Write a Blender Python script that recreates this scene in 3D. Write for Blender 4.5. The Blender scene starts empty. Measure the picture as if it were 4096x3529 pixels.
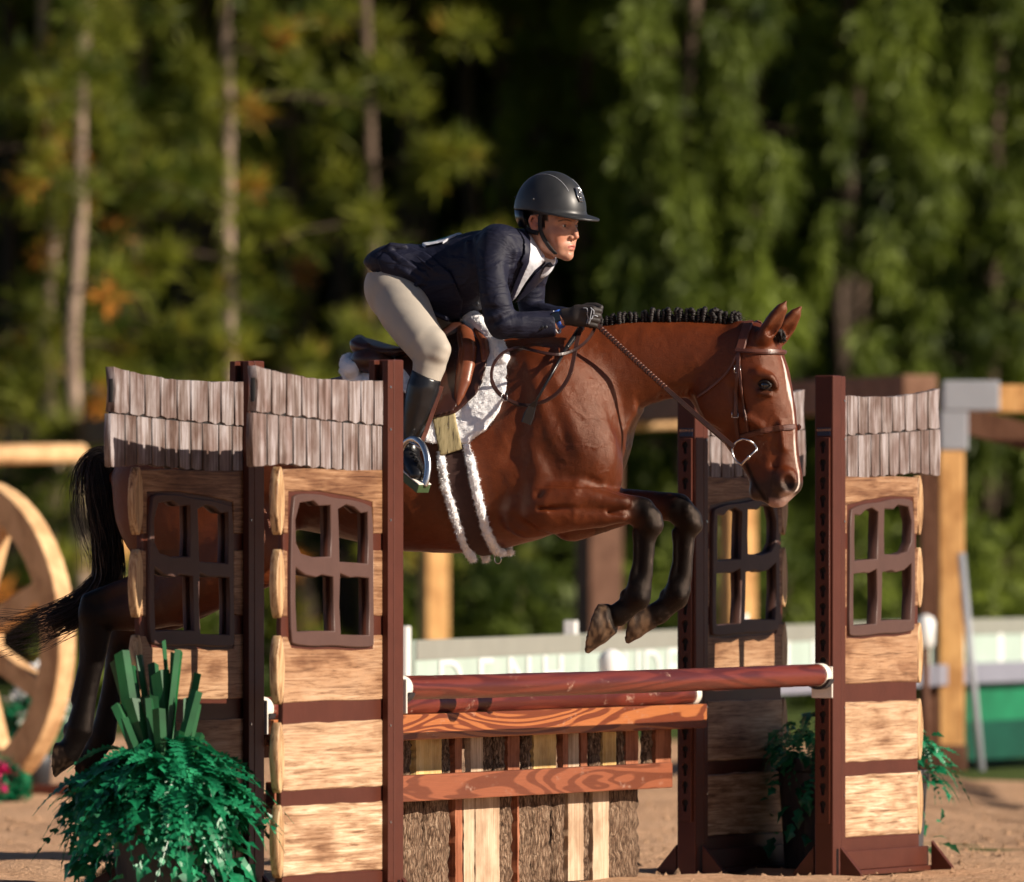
import bpy, bmesh, math, random
import numpy as np
from mathutils import Vector, Matrix
from mathutils.bvhtree import BVHTree

# ---------------------------------------------------------------- camera, sky, sun
F = 40387.0            # focal length in pixels of the 4096 px wide photograph
CX, HY = 2048.0, 2141.0  # principal column, horizon row
CAMZ = 1.25
scene = bpy.context.scene
C = scene.collection
cam = bpy.data.cameras.new('camera')
cam.sensor_width = 36.0
cam.lens = F / 4096 * 36.0
cam.shift_y = (HY - 3529 / 2) / 4096
cam.clip_start = 1.0
cam.clip_end = 600
cam.dof.use_dof = True
cam.dof.focus_distance = 34.8
cam.dof.aperture_fstop = 3.9
camo = bpy.data.objects.new('camera', cam)
camo.location = (0, 0, CAMZ)
camo.rotation_euler = (math.pi / 2, 0, 0)
C.objects.link(camo)
scene.camera = camo

# jump frame: T runs along the rails (right and away), NV across them (landing side, towards the sun)
PA = np.array([-0.409, 33.5]); PC = np.array([1.152, 36.8])
T2 = (PC - PA) / np.linalg.norm(PC - PA)
NV = np.array([T2[1], -T2[0]])
SUN_EL = math.radians(25.0)
to_sun = Vector((NV[0] * math.cos(SUN_EL), NV[1] * math.cos(SUN_EL), math.sin(SUN_EL)))
w = bpy.data.worlds.new('World'); scene.world = w; w.use_nodes = True
nt = w.node_tree; nt.nodes.clear()
sky = nt.nodes.new('ShaderNodeTexSky'); sky.sky_type = 'NISHITA'; sky.sun_disc = False
sky.sun_elevation = SUN_EL
sky.air_density = .5; sky.dust_density = .3
sky.sun_rotation = math.atan2(to_sun.x, to_sun.y)
bg = nt.nodes.new('ShaderNodeBackground'); bg.inputs[1].default_value = 0.05
wo = nt.nodes.new('ShaderNodeOutputWorld')
nt.links.new(sky.outputs[0], bg.inputs[0]); nt.links.new(bg.outputs[0], wo.inputs[0])
sl = bpy.data.lights.new('sun', 'SUN'); sl.energy = 5.0; sl.angle = math.radians(0.53); sl.color = (1.0, 0.87, 0.72)
so = bpy.data.objects.new('sun', sl); so.rotation_euler = to_sun.to_track_quat('Z', 'Y').to_euler(); so.location = (20, 10, 20)
C.objects.link(so)
scene.view_settings.view_transform = 'Standard'
scene.view_settings.look = 'None'
scene.view_settings.exposure = 0.6
scene.view_settings.gamma = 1.0
scene.view_settings.use_curve_mapping = False
scene.cycles.use_denoising = True
scene.cycles.max_bounces = 5
scene.cycles.diffuse_bounces = 2
scene.cycles.adaptive_threshold = .02
scene.cycles.transparent_max_bounces = 4
rng = random.Random(7)
R = math.radians

# ---------------------------------------------------------------- helpers
def W(px, py, Y):
    """photo pixel + distance -> point in the place"""
    return Vector(((px - CX) / F * Y, Y, CAMZ - (py - HY) / F * Y))

def tag(o, label=None, cat=None, group=None, kind=None):
    if label: o['label'] = label
    if cat: o['category'] = cat
    if group: o['group'] = group
    if kind: o['kind'] = kind
    return o

def empty(name, loc=(0, 0, 0), rz=0.0):
    o = bpy.data.objects.new(name, None); o.location = loc; o.rotation_euler = (0, 0, rz)
    o.empty_display_size = 0.1
    C.objects.link(o); return o

def link(name, me, mat, parent=None, loc=None):
    o = bpy.data.objects.new(name, me); C.objects.link(o)
    if mat is not None and not me.materials: me.materials.append(mat)
    if parent is not None: o.parent = parent
    if loc is not None: o.location = loc
    return o

def np_mesh(name, V, Fq, smooth=True):
    """fast mesh from arrays; Fq (n,3) or (n,4)"""
    me = bpy.data.meshes.new(name)
    V = np.asarray(V, dtype=np.float32); Fq = np.asarray(Fq, dtype=np.int32)
    n, k = Fq.shape
    me.vertices.add(len(V)); me.vertices.foreach_set('co', V.ravel())
    me.loops.add(n * k); me.loops.foreach_set('vertex_index', Fq.ravel())
    me.polygons.add(n); me.polygons.foreach_set('loop_start', np.arange(0, n * k, k, dtype=np.int32))
    me.update(calc_edges=True)
    if smooth: me.polygons.foreach_set('use_smooth', np.ones(n, dtype=bool))
    return me

def set_col(me, col, name='Col'):
    a = me.color_attributes.new(name, 'FLOAT_COLOR', 'POINT')
    c = np.ones((len(col), 4), dtype=np.float32); c[:, :3] = col
    a.data.foreach_set('color', c.ravel())

class MB:
    def __init__(s): s.v = []; s.f = []
    def add(s, V, Fs):
        b = len(s.v); s.v += [tuple(p) for p in V]; s.f += [tuple(i + b for i in f) for f in Fs]; return s
    def box(s, lo, hi):
        x0, y0, z0 = lo; x1, y1, z1 = hi
        return s.add([(x0,y0,z0),(x1,y0,z0),(x1,y1,z0),(x0,y1,z0),(x0,y0,z1),(x1,y0,z1),(x1,y1,z1),(x0,y1,z1)],
                     [(0,3,2,1),(4,5,6,7),(0,1,5,4),(1,2,6,5),(2,3,7,6),(3,0,4,7)])
    def tube(s, P, r, n=8, cap=True, flat=None, upv=None):
        """sweep along points; r scalar or list; flat=(a,b) elliptical factors with upv as first axis"""
        P = [Vector(p) for p in P]; m = len(P)
        rs = [r] * m if not hasattr(r, '__len__') else list(r)
        V = []; ref = None
        for i, p in enumerate(P):
            t = (P[min(i + 1, m - 1)] - P[max(i - 1, 0)])
            if t.length < 1e-9: t = Vector((0, 0, 1))
            t.normalize()
            if upv is not None:
                u = Vector(upv[i] if hasattr(upv[0], '__len__') else upv)
            else:
                u = ref if ref is not None else (Vector((0, 0, 1)) if abs(t.z) < .9 else Vector((1, 0, 0)))
            u = u - t * u.dot(t)
            if u.length < 1e-6: u = t.orthogonal()
            u.normalize(); ref = u; q = t.cross(u)
            fa, fb = flat or (1, 1)
            for k in range(n):
                a = 2 * math.pi * (k + .5) / n
                V.append(p + u * (math.cos(a) * rs[i] * fa) + q * (math.sin(a) * rs[i] * fb))
        Fs = []
        for i in range(m - 1):
            for k in range(n):
                k2 = (k + 1) % n
                Fs.append((i*n+k, i*n+k2, (i+1)*n+k2, (i+1)*n+k))
        if cap:
            Fs.append(tuple(reversed(range(n)))); Fs.append(tuple((m-1)*n+k for k in range(n)))
        return s.add(V, Fs)
    def strip(s, P, Wd, Nn, th):
        """flat strap: centre points, half-width vectors, normals, thickness"""
        V = []
        for p, wv, nn in zip(P, Wd, Nn):
            p = Vector(p); wv = Vector(wv); nn = Vector(nn)
            V += [p - wv, p + wv, p + wv * .8 + nn * th, p - wv * .8 + nn * th]
        Fs = []
        m = len(P)
        for i in range(m - 1):
            for k in range(4):
                k2 = (k + 1) % 4
                Fs.append((i*4+k, i*4+k2, (i+1)*4+k2, (i+1)*4+k))
        Fs.append((3, 2, 1, 0)); Fs.append(tuple((m-1)*4+k for k in range(4)))
        return s.add(V, Fs)
    def ball(s, c, r, n=8, m=6):
        rx, ry, rz = (r, r, r) if not hasattr(r, '__len__') else r
        V = [(c[0], c[1], c[2] + rz)]
        for i in range(1, m):
            th = math.pi * i / m
            for k in range(n):
                a = 2 * math.pi * k / n
                V.append((c[0] + rx*math.sin(th)*math.cos(a), c[1] + ry*math.sin(th)*math.sin(a), c[2] + rz*math.cos(th)))
        V.append((c[0], c[1], c[2] - rz)); L = len(V) - 1
        Fs = [(0, 1 + k, 1 + (k + 1) % n) for k in range(n)]
        for i in range(m - 2):
            for k in range(n):
                a = 1 + i*n; Fs.append((a+k, a+n+k, a+n+(k+1)%n, a+(k+1)%n))
        a = 1 + (m-2)*n
        Fs += [(a + k, L, a + (k + 1) % n) for k in range(n)]
        return s.add(V, Fs)
    def mesh(s, name, smooth=False, fix=True):
        me = bpy.data.meshes.new(name); me.from_pydata(s.v, [], s.f); me.update()
        if fix:
            bm = bmesh.new(); bm.from_mesh(me); bmesh.ops.recalc_face_normals(bm, faces=bm.faces); bm.to_mesh(me); bm.free()
        if smooth: me.polygons.foreach_set('use_smooth', [True] * len(me.polygons))
        return me
    def build(s, name, mat, parent=None, smooth=False, bevel=0, loc=None, fix=True):
        o = link(name, s.mesh(name, smooth, fix), mat, parent, loc)
        if bevel:
            b = o.modifiers.new('bevel', 'BEVEL'); b.width = bevel; b.segments = 2; b.limit_method = 'ANGLE'
        return o

def plate_mesh(name, outer, holes=(), half=.01, bev=.002):
    """flat plate in the local x-z plane with holes, thickness 2*half along y, rounded edges"""
    cu = bpy.data.curves.new(name, 'CURVE'); cu.dimensions = '2D'; cu.fill_mode = 'BOTH'
    cu.extrude = max(half - bev, .0005); cu.bevel_depth = bev; cu.bevel_resolution = 1; cu.offset = -bev
    for poly in [outer] + list(holes):
        sp = cu.splines.new('POLY'); sp.points.add(len(poly) - 1)
        for p, q in zip(sp.points, poly): p.co = (q[0], q[1], 0, 1)
        sp.use_cyclic_u = True
    o = bpy.data.objects.new(name, cu); C.objects.link(o)
    dg = bpy.context.evaluated_depsgraph_get()
    me = bpy.data.meshes.new_from_object(o.evaluated_get(dg)); me.name = name
    bpy.data.objects.remove(o); bpy.data.curves.remove(cu)
    me.transform(Matrix.Rotation(math.pi / 2, 4, 'X'))
    return me

def smooth_poly(P, it=1):
    for _ in range(it):
        Q = []
        for i in range(len(P)):
            a, b = P[i], P[(i + 1) % len(P)]
            Q.append((a[0]*.75+b[0]*.25, a[1]*.75+b[1]*.25)); Q.append((a[0]*.25+b[0]*.75, a[1]*.25+b[1]*.75))
        P = Q
    return P

def catmull(P, k=6):
    P = [Vector(p) for p in P]; out = []
    for i in range(len(P) - 1):
        p0 = P[max(i-1, 0)]; p1 = P[i]; p2 = P[i+1]; p3 = P[min(i+2, len(P)-1)]
        for j in range(k):
            t = j / k
            out.append(.5*((2*p1) + (p2-p0)*t + (2*p0-5*p1+4*p2-p3)*t*t + (3*p1-p0-3*p2+p3)*t**3))
    out.append(P[-1]); return out

def interp(tab, x):
    return float(np.interp(x, [a for a, _ in tab], [b for _, b in tab]))

def hash3(I, seed):
    I = I.astype(np.int64)
    h = ((I[..., 0]*73856093) ^ (I[..., 1]*19349663) ^ (I[..., 2]*83492791) ^ (seed*2654435761)) & 0xffffffff
    for k in (2246822519, 3266489917):
        h = ((h ^ (h >> 15)) * k) & 0xffffffff
    return ((h ^ (h >> 13)) & 0xffff) / 65535.0

def vnoise(P, sc, seed=0):
    Q = np.asarray(P, dtype=np.float64) / sc; I = np.floor(Q); f = Q - I; f = f*f*(3-2*f); out = 0
    for dx in (0, 1):
        for dy in (0, 1):
            for dz in (0, 1):
                wgt = (f[:, 0] if dx else 1-f[:, 0]) * (f[:, 1] if dy else 1-f[:, 1]) * (f[:, 2] if dz else 1-f[:, 2])
                out = out + wgt * hash3(I + np.array([dx, dy, dz]), seed)
    return out

# ---------------------------------------------------------------- solid fields (smooth blends of tapered limbs), meshed by surface nets
class Field:
    def __init__(s, lo, hi, h):
        s.lo = np.array(lo, float); s.h = h
        n = np.ceil((np.array(hi) - s.lo) / h).astype(int) + 1
        s.ax = [(s.lo[i] + h * np.arange(n[i])).astype(np.float32) for i in range(3)]
        s.v = np.full(n, .5, dtype=np.float32)
    def _sl(s, lo, hi):
        r = []
        for i in range(3):
            a = int(np.clip(np.searchsorted(s.ax[i], lo[i]), 0, len(s.ax[i]))); b = int(np.clip(np.searchsorted(s.ax[i], hi[i]), 0, len(s.ax[i])))
            r.append(slice(a, b))
        return tuple(r)
    def op(s, prim, k=.02, mode='u'):
        fn, lo, hi = prim
        m = max(k, .02) + 2 * s.h
        sl = s._sl(np.array(lo) - m, np.array(hi) + m)
        if any(q.stop <= q.start for q in sl): return s
        X = s.ax[0][sl[0]][:, None, None]; Y = s.ax[1][sl[1]][None, :, None]; Z = s.ax[2][sl[2]][None, None, :]
        d = fn(X, Y, Z).astype(np.float32); a = s.v[sl]
        if mode == 's': a = -a
        if mode == 'i': d = -d; a = -a
        h = np.maximum(k - np.abs(a - d), 0) / max(k, 1e-6)
        r = np.minimum(a, d) - h * h * k * .25
        s.v[sl] = -r if mode in 'si' else r
        return s
    def mesh(s):
        v = s.v; h = s.h
        ins = v < 0
        c = np.zeros(np.array(v.shape) - 1, dtype=np.uint8)
        for dx in (0, 1):
            for dy in (0, 1):
                for dz in (0, 1):
                    c += ins[dx:v.shape[0]-1+dx, dy:v.shape[1]-1+dy, dz:v.shape[2]-1+dz]
        act = (c > 0) & (c < 8)
        idx = np.argwhere(act)
        vid = np.full(act.shape, -1, dtype=np.int32); vid[act] = np.arange(len(idx))
        cor = [(a, b, d) for a in (0, 1) for b in (0, 1) for d in (0, 1)]
        val = {q: v[idx[:, 0]+q[0], idx[:, 1]+q[1], idx[:, 2]+q[2]] for q in cor}
        pos = np.zeros((len(idx), 3)); cnt = np.zeros(len(idx))
        for q in cor:
            for ax in range(3):
                if q[ax] == 0:
                    q2 = tuple(1 if i == ax else q[i] for i in range(3))
                    va, vb = val[q], val[q2]; cr = (va < 0) != (vb < 0)
                    t = np.where(cr, va / np.where(cr, va - vb, 1), 0)
                    p = np.tile(np.array(q, float), (len(idx), 1)); p[:, ax] = t
                    pos += p * cr[:, None]; cnt += cr
        P = s.lo + h * (idx + pos / np.maximum(cnt, 1)[:, None])
        quads = []
        nx, ny, nz = v.shape
        def emit(cr, ps, flip):
            q = np.stack(ps, 1)
            q = np.where(flip[:, None], q[:, ::-1], q); quads.append(q)
        a = ins[:-1, 1:-1, 1:-1]; b = ins[1:, 1:-1, 1:-1]; e = np.argwhere(a != b)
        if len(e):
            i, j, k = e[:, 0], e[:, 1]+1, e[:, 2]+1
            emit(e, [vid[i, j-1, k-1], vid[i, j, k-1], vid[i, j, k], vid[i, j-1, k]], ~a[tuple(e.T)])
        a = ins[1:-1, :-1, 1:-1]; b = ins[1:-1, 1:, 1:-1]; e = np.argwhere(a != b)
        if len(e):
            i, j, k = e[:, 0]+1, e[:, 1], e[:, 2]+1
            emit(e, [vid[i-1, j, k-1], vid[i-1, j, k], vid[i, j, k], vid[i, j, k-1]], ~a[tuple(e.T)])
        a = ins[1:-1, 1:-1, :-1]; b = ins[1:-1, 1:-1, 1:]; e = np.argwhere(a != b)
        if len(e):
            i, j, k = e[:, 0]+1, e[:, 1]+1, e[:, 2]
            emit(e, [vid[i-1, j-1, k], vid[i, j-1, k], vid[i, j, k], vid[i-1, j, k]], ~a[tuple(e.T)])
        return P, np.concatenate(quads)

def relax(P, Q, it=2, lam=.5):
    n = len(P)
    E = np.concatenate([Q[:, [0, 1]], Q[:, [1, 2]], Q[:, [2, 3]], Q[:, [3, 0]]])
    for _ in range(it):
        acc = np.zeros_like(P); cnt = np.zeros(n)
        for c in range(3):
            acc[:, c] = np.bincount(E[:, 0], P[E[:, 1], c], n) + np.bincount(E[:, 1], P[E[:, 0], c], n)
        cnt = np.bincount(E[:, 0], minlength=n) + np.bincount(E[:, 1], minlength=n)
        P = P * (1 - lam) + lam * acc / np.maximum(cnt, 1)[:, None]
    return P

def normals(P, Q):
    nn = np.cross(P[Q[:, 2]] - P[Q[:, 0]], P[Q[:, 3]] - P[Q[:, 1]])
    N = np.zeros_like(P)
    for k in range(4):
        for c in range(3): N[:, c] += np.bincount(Q[:, k], nn[:, c], len(P))
    return N / np.maximum(np.linalg.norm(N, axis=1), 1e-12)[:, None]

def chain(pts, sq=(1, 1, 1)):
    """tapered limb through (x,y,z,r) nodes"""
    A = np.array([[*p] for p in pts], float)
    lo = (A[:, :3] - A[:, 3:4] * max(sq)).min(0); hi = (A[:, :3] + A[:, 3:4] * max(sq)).max(0)
    q = np.array(sq, float)
    B = A.copy(); B[:, :3] = A[:, :3] / q
    def fn(X, Y, Z):
        X = X / q[0]; Y = Y / q[1]; Z = Z / q[2]; out = None
        for i in range(len(B) - 1):
            a, b = B[i, :3], B[i+1, :3]; ab = b - a; L = max(ab.dot(ab), 1e-12)
            dx, dy, dz = X - a[0], Y - a[1], Z - a[2]
            t = np.clip((dx*ab[0] + dy*ab[1] + dz*ab[2]) / L, 0, 1)
            d = np.sqrt((dx - t*ab[0])**2 + (dy - t*ab[1])**2 + (dz - t*ab[2])**2) - (B[i, 3] + t*(B[i+1, 3] - B[i, 3]))
            out = d if out is None else np.minimum(out, d)
        return out * min(q)
    return fn, lo, hi

def ell(c, r, M=None):
    c = np.array(c, float); r = np.array(r, float); m = r.max()
    Rm = np.eye(3) if M is None else np.array(M)
    def fn(X, Y, Z):
        dx, dy, dz = X - c[0], Y - c[1], Z - c[2]
        if M is not None:
            dx, dy, dz = [Rm[0, i]*dx + Rm[1, i]*dy + Rm[2, i]*dz for i in range(3)]
        k0 = np.sqrt((dx/r[0])**2 + (dy/r[1])**2 + (dz/r[2])**2); L = np.sqrt(dx*dx+dy*dy+dz*dz)
        return np.where(k0 < 1e-4, -r.min(), L * (1 - 1 / np.maximum(k0, 1e-4)))
    return fn, c - m, c + m

def rotz(a):
    c, s_ = math.cos(a), math.sin(a); return [[c, -s_, 0], [s_, c, 0], [0, 0, 1]]
def roty(a):
    c, s_ = math.cos(a), math.sin(a); return [[c, 0, s_], [0, 1, 0], [-s_, 0, c]]

def pchip(xs, ys, n=240):
    xs = np.array(xs, float); ys = np.array(ys, float); o = np.argsort(xs); xs = xs[o]; ys = ys[o]
    d = np.diff(ys) / np.diff(xs); m = np.zeros(len(xs)); m[0] = d[0]; m[-1] = d[-1]
    for i in range(1, len(xs) - 1):
        m[i] = 0 if d[i-1]*d[i] <= 0 else 2*d[i-1]*d[i]/(d[i-1]+d[i])
    X = np.linspace(xs[0], xs[-1], n); j = np.clip(np.searchsorted(xs, X) - 1, 0, len(xs)-2)
    h = xs[j+1]-xs[j]; t = (X-xs[j])/h
    Yv = (2*t**3-3*t**2+1)*ys[j] + (t**3-2*t**2+t)*h*m[j] + (-2*t**3+3*t**2)*ys[j+1] + (t**3-t**2)*h*m[j+1]
    return X, Yv

def loft(sec, axis='x', fr=None, pu=2.0, pl=2.2, off=0.0):
    """sections (s, top, bottom, half-width, widest-fraction); axis 'x': s along x, profile in z; axis 'z': s along z, profile in x.
    fr: optional (x0, y0, angle) turning the profile plane about the vertical"""
    S = np.array(sec, float)
    tabs = [pchip(S[:, 0], S[:, i]) for i in range(1, 5)]
    s0, s1 = S[:, 0].min(), S[:, 0].max()
    m = S[:, 3].max() + off
    if axis == 'x': lo = [s0, -m, S[:, 2].min() - off]; hi = [s1, m, S[:, 1].max() + off]
    else: lo = [S[:, 2].min() - off, -m, s0]; hi = [S[:, 1].max() + off, m, s1]
    if fr is not None:
        rr = max(abs(np.array(lo[:2] + hi[:2]))) * 1.5
        lo = [fr[0] - rr, fr[1] - rr, lo[2]]; hi = [fr[0] + rr, fr[1] + rr, hi[2]]
    def fn(X, Y, Z):
        if fr is not None:
            c, s_ = math.cos(fr[2]), math.sin(fr[2]); dx, dy = X - fr[0], Y - fr[1]
            X, Y = dx*c - dy*s_, dx*s_ + dy*c
        s, hgt = (X, Z) if axis == 'x' else (Z, X)
        g = [np.interp(s, t[0], t[1]) for t in tabs]
        top, bot, wd, cf = g
        ce = bot + cf * (top - bot)
        dz = hgt - ce
        hz = np.where(dz > 0, top - ce, ce - bot) + off; wd = wd + off
        p = np.where(dz > 0, pu, pl)
        r = ((np.abs(dz)/hz)**p + (np.abs(Y)/wd)**p)**(1/p)
        L = np.sqrt(dz*dz + Y*Y)
        d = np.where(r < 1e-3, -np.minimum(hz, wd), L*(1 - 1/np.maximum(r, 1e-3)))
        e = np.maximum(s0 - off - s, s - s1 - off)
        return np.maximum(d, e)
    return fn, lo, hi

def poly_sd(poly):
    """signed distance to a polygon in the x-z plane, as function of (X,Z)"""
    Pp = np.array(poly, float)
    def fn(X, Z):
        X, Z = np.broadcast_arrays(X, Z)
        d2 = np.full(X.shape, 1e9); ins = np.zeros(X.shape, bool)
        for i in range(len(Pp)):
            a = Pp[i]; b = Pp[(i+1) % len(Pp)]; e = b - a
            wx, wz = X - a[0], Z - a[1]
            t = np.clip((wx*e[0] + wz*e[1]) / max(e.dot(e), 1e-12), 0, 1)
            d2 = np.minimum(d2, (wx - t*e[0])**2 + (wz - t*e[1])**2)
            cr = ((a[1] > Z) != (b[1] > Z)) & (X < (b[0]-a[0])*(Z-a[1])/((b[1]-a[1]) if b[1] != a[1] else 1e-9) + a[0])
            ins ^= cr
        return np.where(ins, -1, 1) * np.sqrt(d2)
    return fn

def field_obj(name, fld, mat, parent=None, it=1, disp=None, col=None, loc=None):
    P, Q = fld.mesh()
    P = relax(P, Q, it)
    if disp is not None: P = P + normals(P, Q) * disp(P)[:, None]
    me = np_mesh(name, P, Q)
    if col is not None: set_col(me, col(P))
    return link(name, me, mat, parent, loc)

# ---------------------------------------------------------------- materials
class NT:
    def __init__(s, name):
        s.m = bpy.data.materials.new(name); s.m.use_nodes = True; s.t = s.m.node_tree
        s.b = s.t.nodes['Principled BSDF']; s.o = s.t.nodes['Material Output']
    def n(s, typ, **kw):
        nd = s.t.nodes.new('ShaderNode' + typ)
        for k, v in kw.items():
            if k.startswith('i'):
                key = k[1:]; key = int(key) if key.isdigit() else key.replace('_', ' ')
                inp = nd.inputs[key]
                if hasattr(v, 'is_output') or isinstance(v, bpy.types.NodeSocket): s.t.links.new(v, inp)
                else: inp.default_value = v
            else: setattr(nd, k, v)
        return nd
    def l(s, a, b): s.t.links.new(a, b)
    def coord(s, scale=(1, 1, 1), which='Object', rand=True, rot=(0, 0, 0)):
        tc = s.n('TexCoord'); mp = s.n('Mapping'); s.l(tc.outputs[which], mp.inputs[0])
        mp.inputs['Scale'].default_value = scale; mp.inputs['Rotation'].default_value = rot
        if rand:
            oi = s.n('ObjectInfo'); mu = s.n('Math', operation='MULTIPLY'); s.l(oi.outputs['Random'], mu.inputs[0]); mu.inputs[1].default_value = 37.0
            cb = s.n('CombineXYZ')
            for i in range(3): s.l(mu.outputs[0], cb.inputs[i])
            s.l(cb.outputs[0], mp.inputs['Location'])
        return mp.outputs[0]
    def noise(s, vec, scale=5, detail=4, rough=.55, dist=0.0):
        nd = s.n('TexNoise'); s.l(vec, nd.inputs['Vector']); nd.inputs['Scale'].default_value = scale
        nd.inputs['Detail'].default_value = detail; nd.inputs['Roughness'].default_value = rough; nd.inputs['Distortion'].default_value = dist
        return nd.outputs[0]
    def ramp(s, fac, stops):
        nd = s.n('ValToRGB'); s.l(fac, nd.inputs[0]); e = nd.color_ramp.elements
        while len(e) < len(stops): e.new(.5)
        for el, (p, c) in zip(e, stops): el.position = p; el.color = (*c, 1) if len(c) == 3 else c
        return nd.outputs[0]
    def mix(s, fac, a, b, mode='MIX'):
        nd = s.n('Mix', data_type='RGBA', blend_type=mode)
        for sock, v in ((nd.inputs[0], fac), (nd.inputs[6], a), (nd.inputs[7], b)):
            if isinstance(v, bpy.types.NodeSocket): s.l(v, sock)
            elif hasattr(v, '__len__'): sock.default_value = (*v, 1) if len(v) == 3 else v
            else: sock.default_value = v
        return nd.outputs[2]
    def math(s, op, a, b=0.0):
        nd = s.n('Math', operation=op)
        for sock, v in ((nd.inputs[0], a), (nd.inputs[1], b)):
            if isinstance(v, bpy.types.NodeSocket): s.l(v, sock)
            else: sock.default_value = v
        return nd.outputs[0]
    def bump(s, hgt, strength=.3, dist=.01):
        nd = s.n('Bump'); nd.inputs['Strength'].default_value = strength; nd.inputs['Distance'].default_value = dist
        s.l(hgt, nd.inputs['Height']); s.l(nd.outputs[0], s.b.inputs['Normal']); return nd
    def fin(s, col=None, rough=.5, metal=0, spec=.5, sheen=0, coat=0):
        b = s.b
        if col is not None:
            if isinstance(col, bpy.types.NodeSocket): s.l(col, b.inputs['Base Color'])
            else: b.inputs['Base Color'].default_value = (*col, 1)
        if isinstance(rough, bpy.types.NodeSocket): s.l(rough, b.inputs['Roughness'])
        else: b.inputs['Roughness'].default_value = rough
        b.inputs['Metallic'].default_value = metal; b.inputs['Specular IOR Level'].default_value = spec
        b.inputs['Sheen Weight'].default_value = sheen; b.inputs['Coat Weight'].default_value = coat
        return s.m

def simple(name, col, rough=.5, var=.25, nsc=20, bump=.15, bd=.003, metal=0, spec=.5, sheen=0, coat=0, scale=(1, 1, 1)):
    k = NT(name); v = k.coord(scale)
    nz = k.noise(v, nsc, 5, .6)
    c = k.ramp(nz, [(.25, [x*(1-var) for x in col]), (.75, [min(x*(1+var), 1) for x in col])])
    if bump: k.bump(k.noise(v, nsc*4, 4, .6), bump, bd)
    return k.fin(c, rough, metal, spec, sheen, coat)

M = {}
M['brown'] = simple('brown_plastic', (.074, .0205, .0120), .42, .15, 9, .25, .002, spec=.28)
M['framebrown'] = simple('frame_plastic', (.082, .043, .035), .5, .12, 9, .25, .002, spec=.3)
M['black'] = simple('black_leather', (.010, .010, .012), .28, .3, 30, .2, .002)
M['blackstrap'] = simple('black_webbing', (.008, .008, .01), .7, .2, 60, .2, .001)
M['void'] = simple('dark_print_shade', (.012, .010, .010), .8, .2, 20, 0)
M['steel'] = simple('steel', (.62, .62, .63), .25, .1, 20, .05, .001, metal=1)
M['whiteplastic'] = simple('white_plastic', (.75, .70, .62), .5, .15, 30, .1, .001)
M['darkplastic'] = simple('dark_plastic', (.025, .028, .035), .45, .2, 30, .1, .001)

def wood_print():
    k = NT('log_print'); v = k.coord((1, 1, 1))
    a = k.n('Mapping', iVector=v, iScale=(1.9, 1.9, 36)).outputs[0]
    nz = k.noise(a, 1.6, 6, .65, 1.2)
    fine = k.noise(k.n('Mapping', iVector=v, iScale=(5, 5, 150)).outputs[0], 1.3, 4, .7, .6)
    big = k.noise(k.n('Mapping', iVector=v, iScale=(2.5, 2.5, 7)).outputs[0], 1.4, 3, .5, .4)
    c = k.ramp(nz, [(.28, (.15, .080, .045)), (.42, (.40, .265, .165)), (.55, (.64, .49, .34)), (.70, (.82, .71, .56))])
    d = k.ramp(big, [(.34, (.40, .25, .16)), (.50, (.9, .82, .74)), (.66, (1, 1, 1))])
    c = k.mix(.75, c, d, 'MULTIPLY')
    gz = k.n('SeparateXYZ', i0=k.n('TexCoord').outputs['Generated']).outputs[2]
    gz = k.math('ADD', gz, k.math('MULTIPLY', k.math('SUBTRACT', nz, .5), .5))
    c = k.mix(.85, c, k.ramp(gz, [(.0, (.42, .28, .20)), (.28, (.62, .46, .36)), (.45, (1, .97, .93)), (.72, (1.0, .98, .95)), (.92, (.62, .47, .37)), (1.0, (.45, .31, .22))]), 'MULTIPLY')
    e = k.ramp(fine, [(.32, (.30, .22, .16)), (.44, (.85, .8, .75)), (.55, (1, 1, 1))])
    c = k.mix(.85, c, e, 'MULTIPLY')
    k.bump(fine, .25, .002)
    return k.fin(c, .55, spec=.35)
M['log'] = wood_print()

def shingle_print():
    k = NT('shingle_print'); v = k.coord((1, 1, 1))
    nz = k.noise(k.n('Mapping', iVector=v, iScale=(42, 42, 2.6)).outputs[0], 1.0, 6, .7, .8)
    fine = k.noise(k.n('Mapping', iVector=v, iScale=(190, 190, 9)).outputs[0], 1.0, 4, .7, .3)
    big = k.noise(k.n('Mapping', iVector=v, iScale=(9, 9, 7)).outputs[0], 1.0, 3, .5, .3)
    c = k.ramp(nz, [(.30, (.120, .092, .080)), (.42, (.275, .250, .240)), (.52, (.46, .485, .525)), (.62, (.66, .74, .85)), (.78, (.58, .54, .45))])
    d = k.ramp(big, [(.38, (.50, .36, .30)), (.58, (1, 1, 1))])
    c = k.mix(.8, c, d, 'MULTIPLY')
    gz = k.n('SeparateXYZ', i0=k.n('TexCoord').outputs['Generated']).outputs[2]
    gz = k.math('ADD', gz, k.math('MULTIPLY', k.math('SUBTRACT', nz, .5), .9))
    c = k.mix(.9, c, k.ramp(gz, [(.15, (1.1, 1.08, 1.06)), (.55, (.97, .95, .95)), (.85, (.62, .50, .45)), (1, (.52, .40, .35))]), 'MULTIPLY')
    e = k.ramp(fine, [(.30, (.5, .44, .42)), (.5, (1, 1, 1))])
    c = k.mix(.7, c, e, 'MULTIPLY')
    k.bump(fine, .25, .002)
    return k.fin(c, .55, spec=.35)
M['shingle'] = shingle_print()

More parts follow.
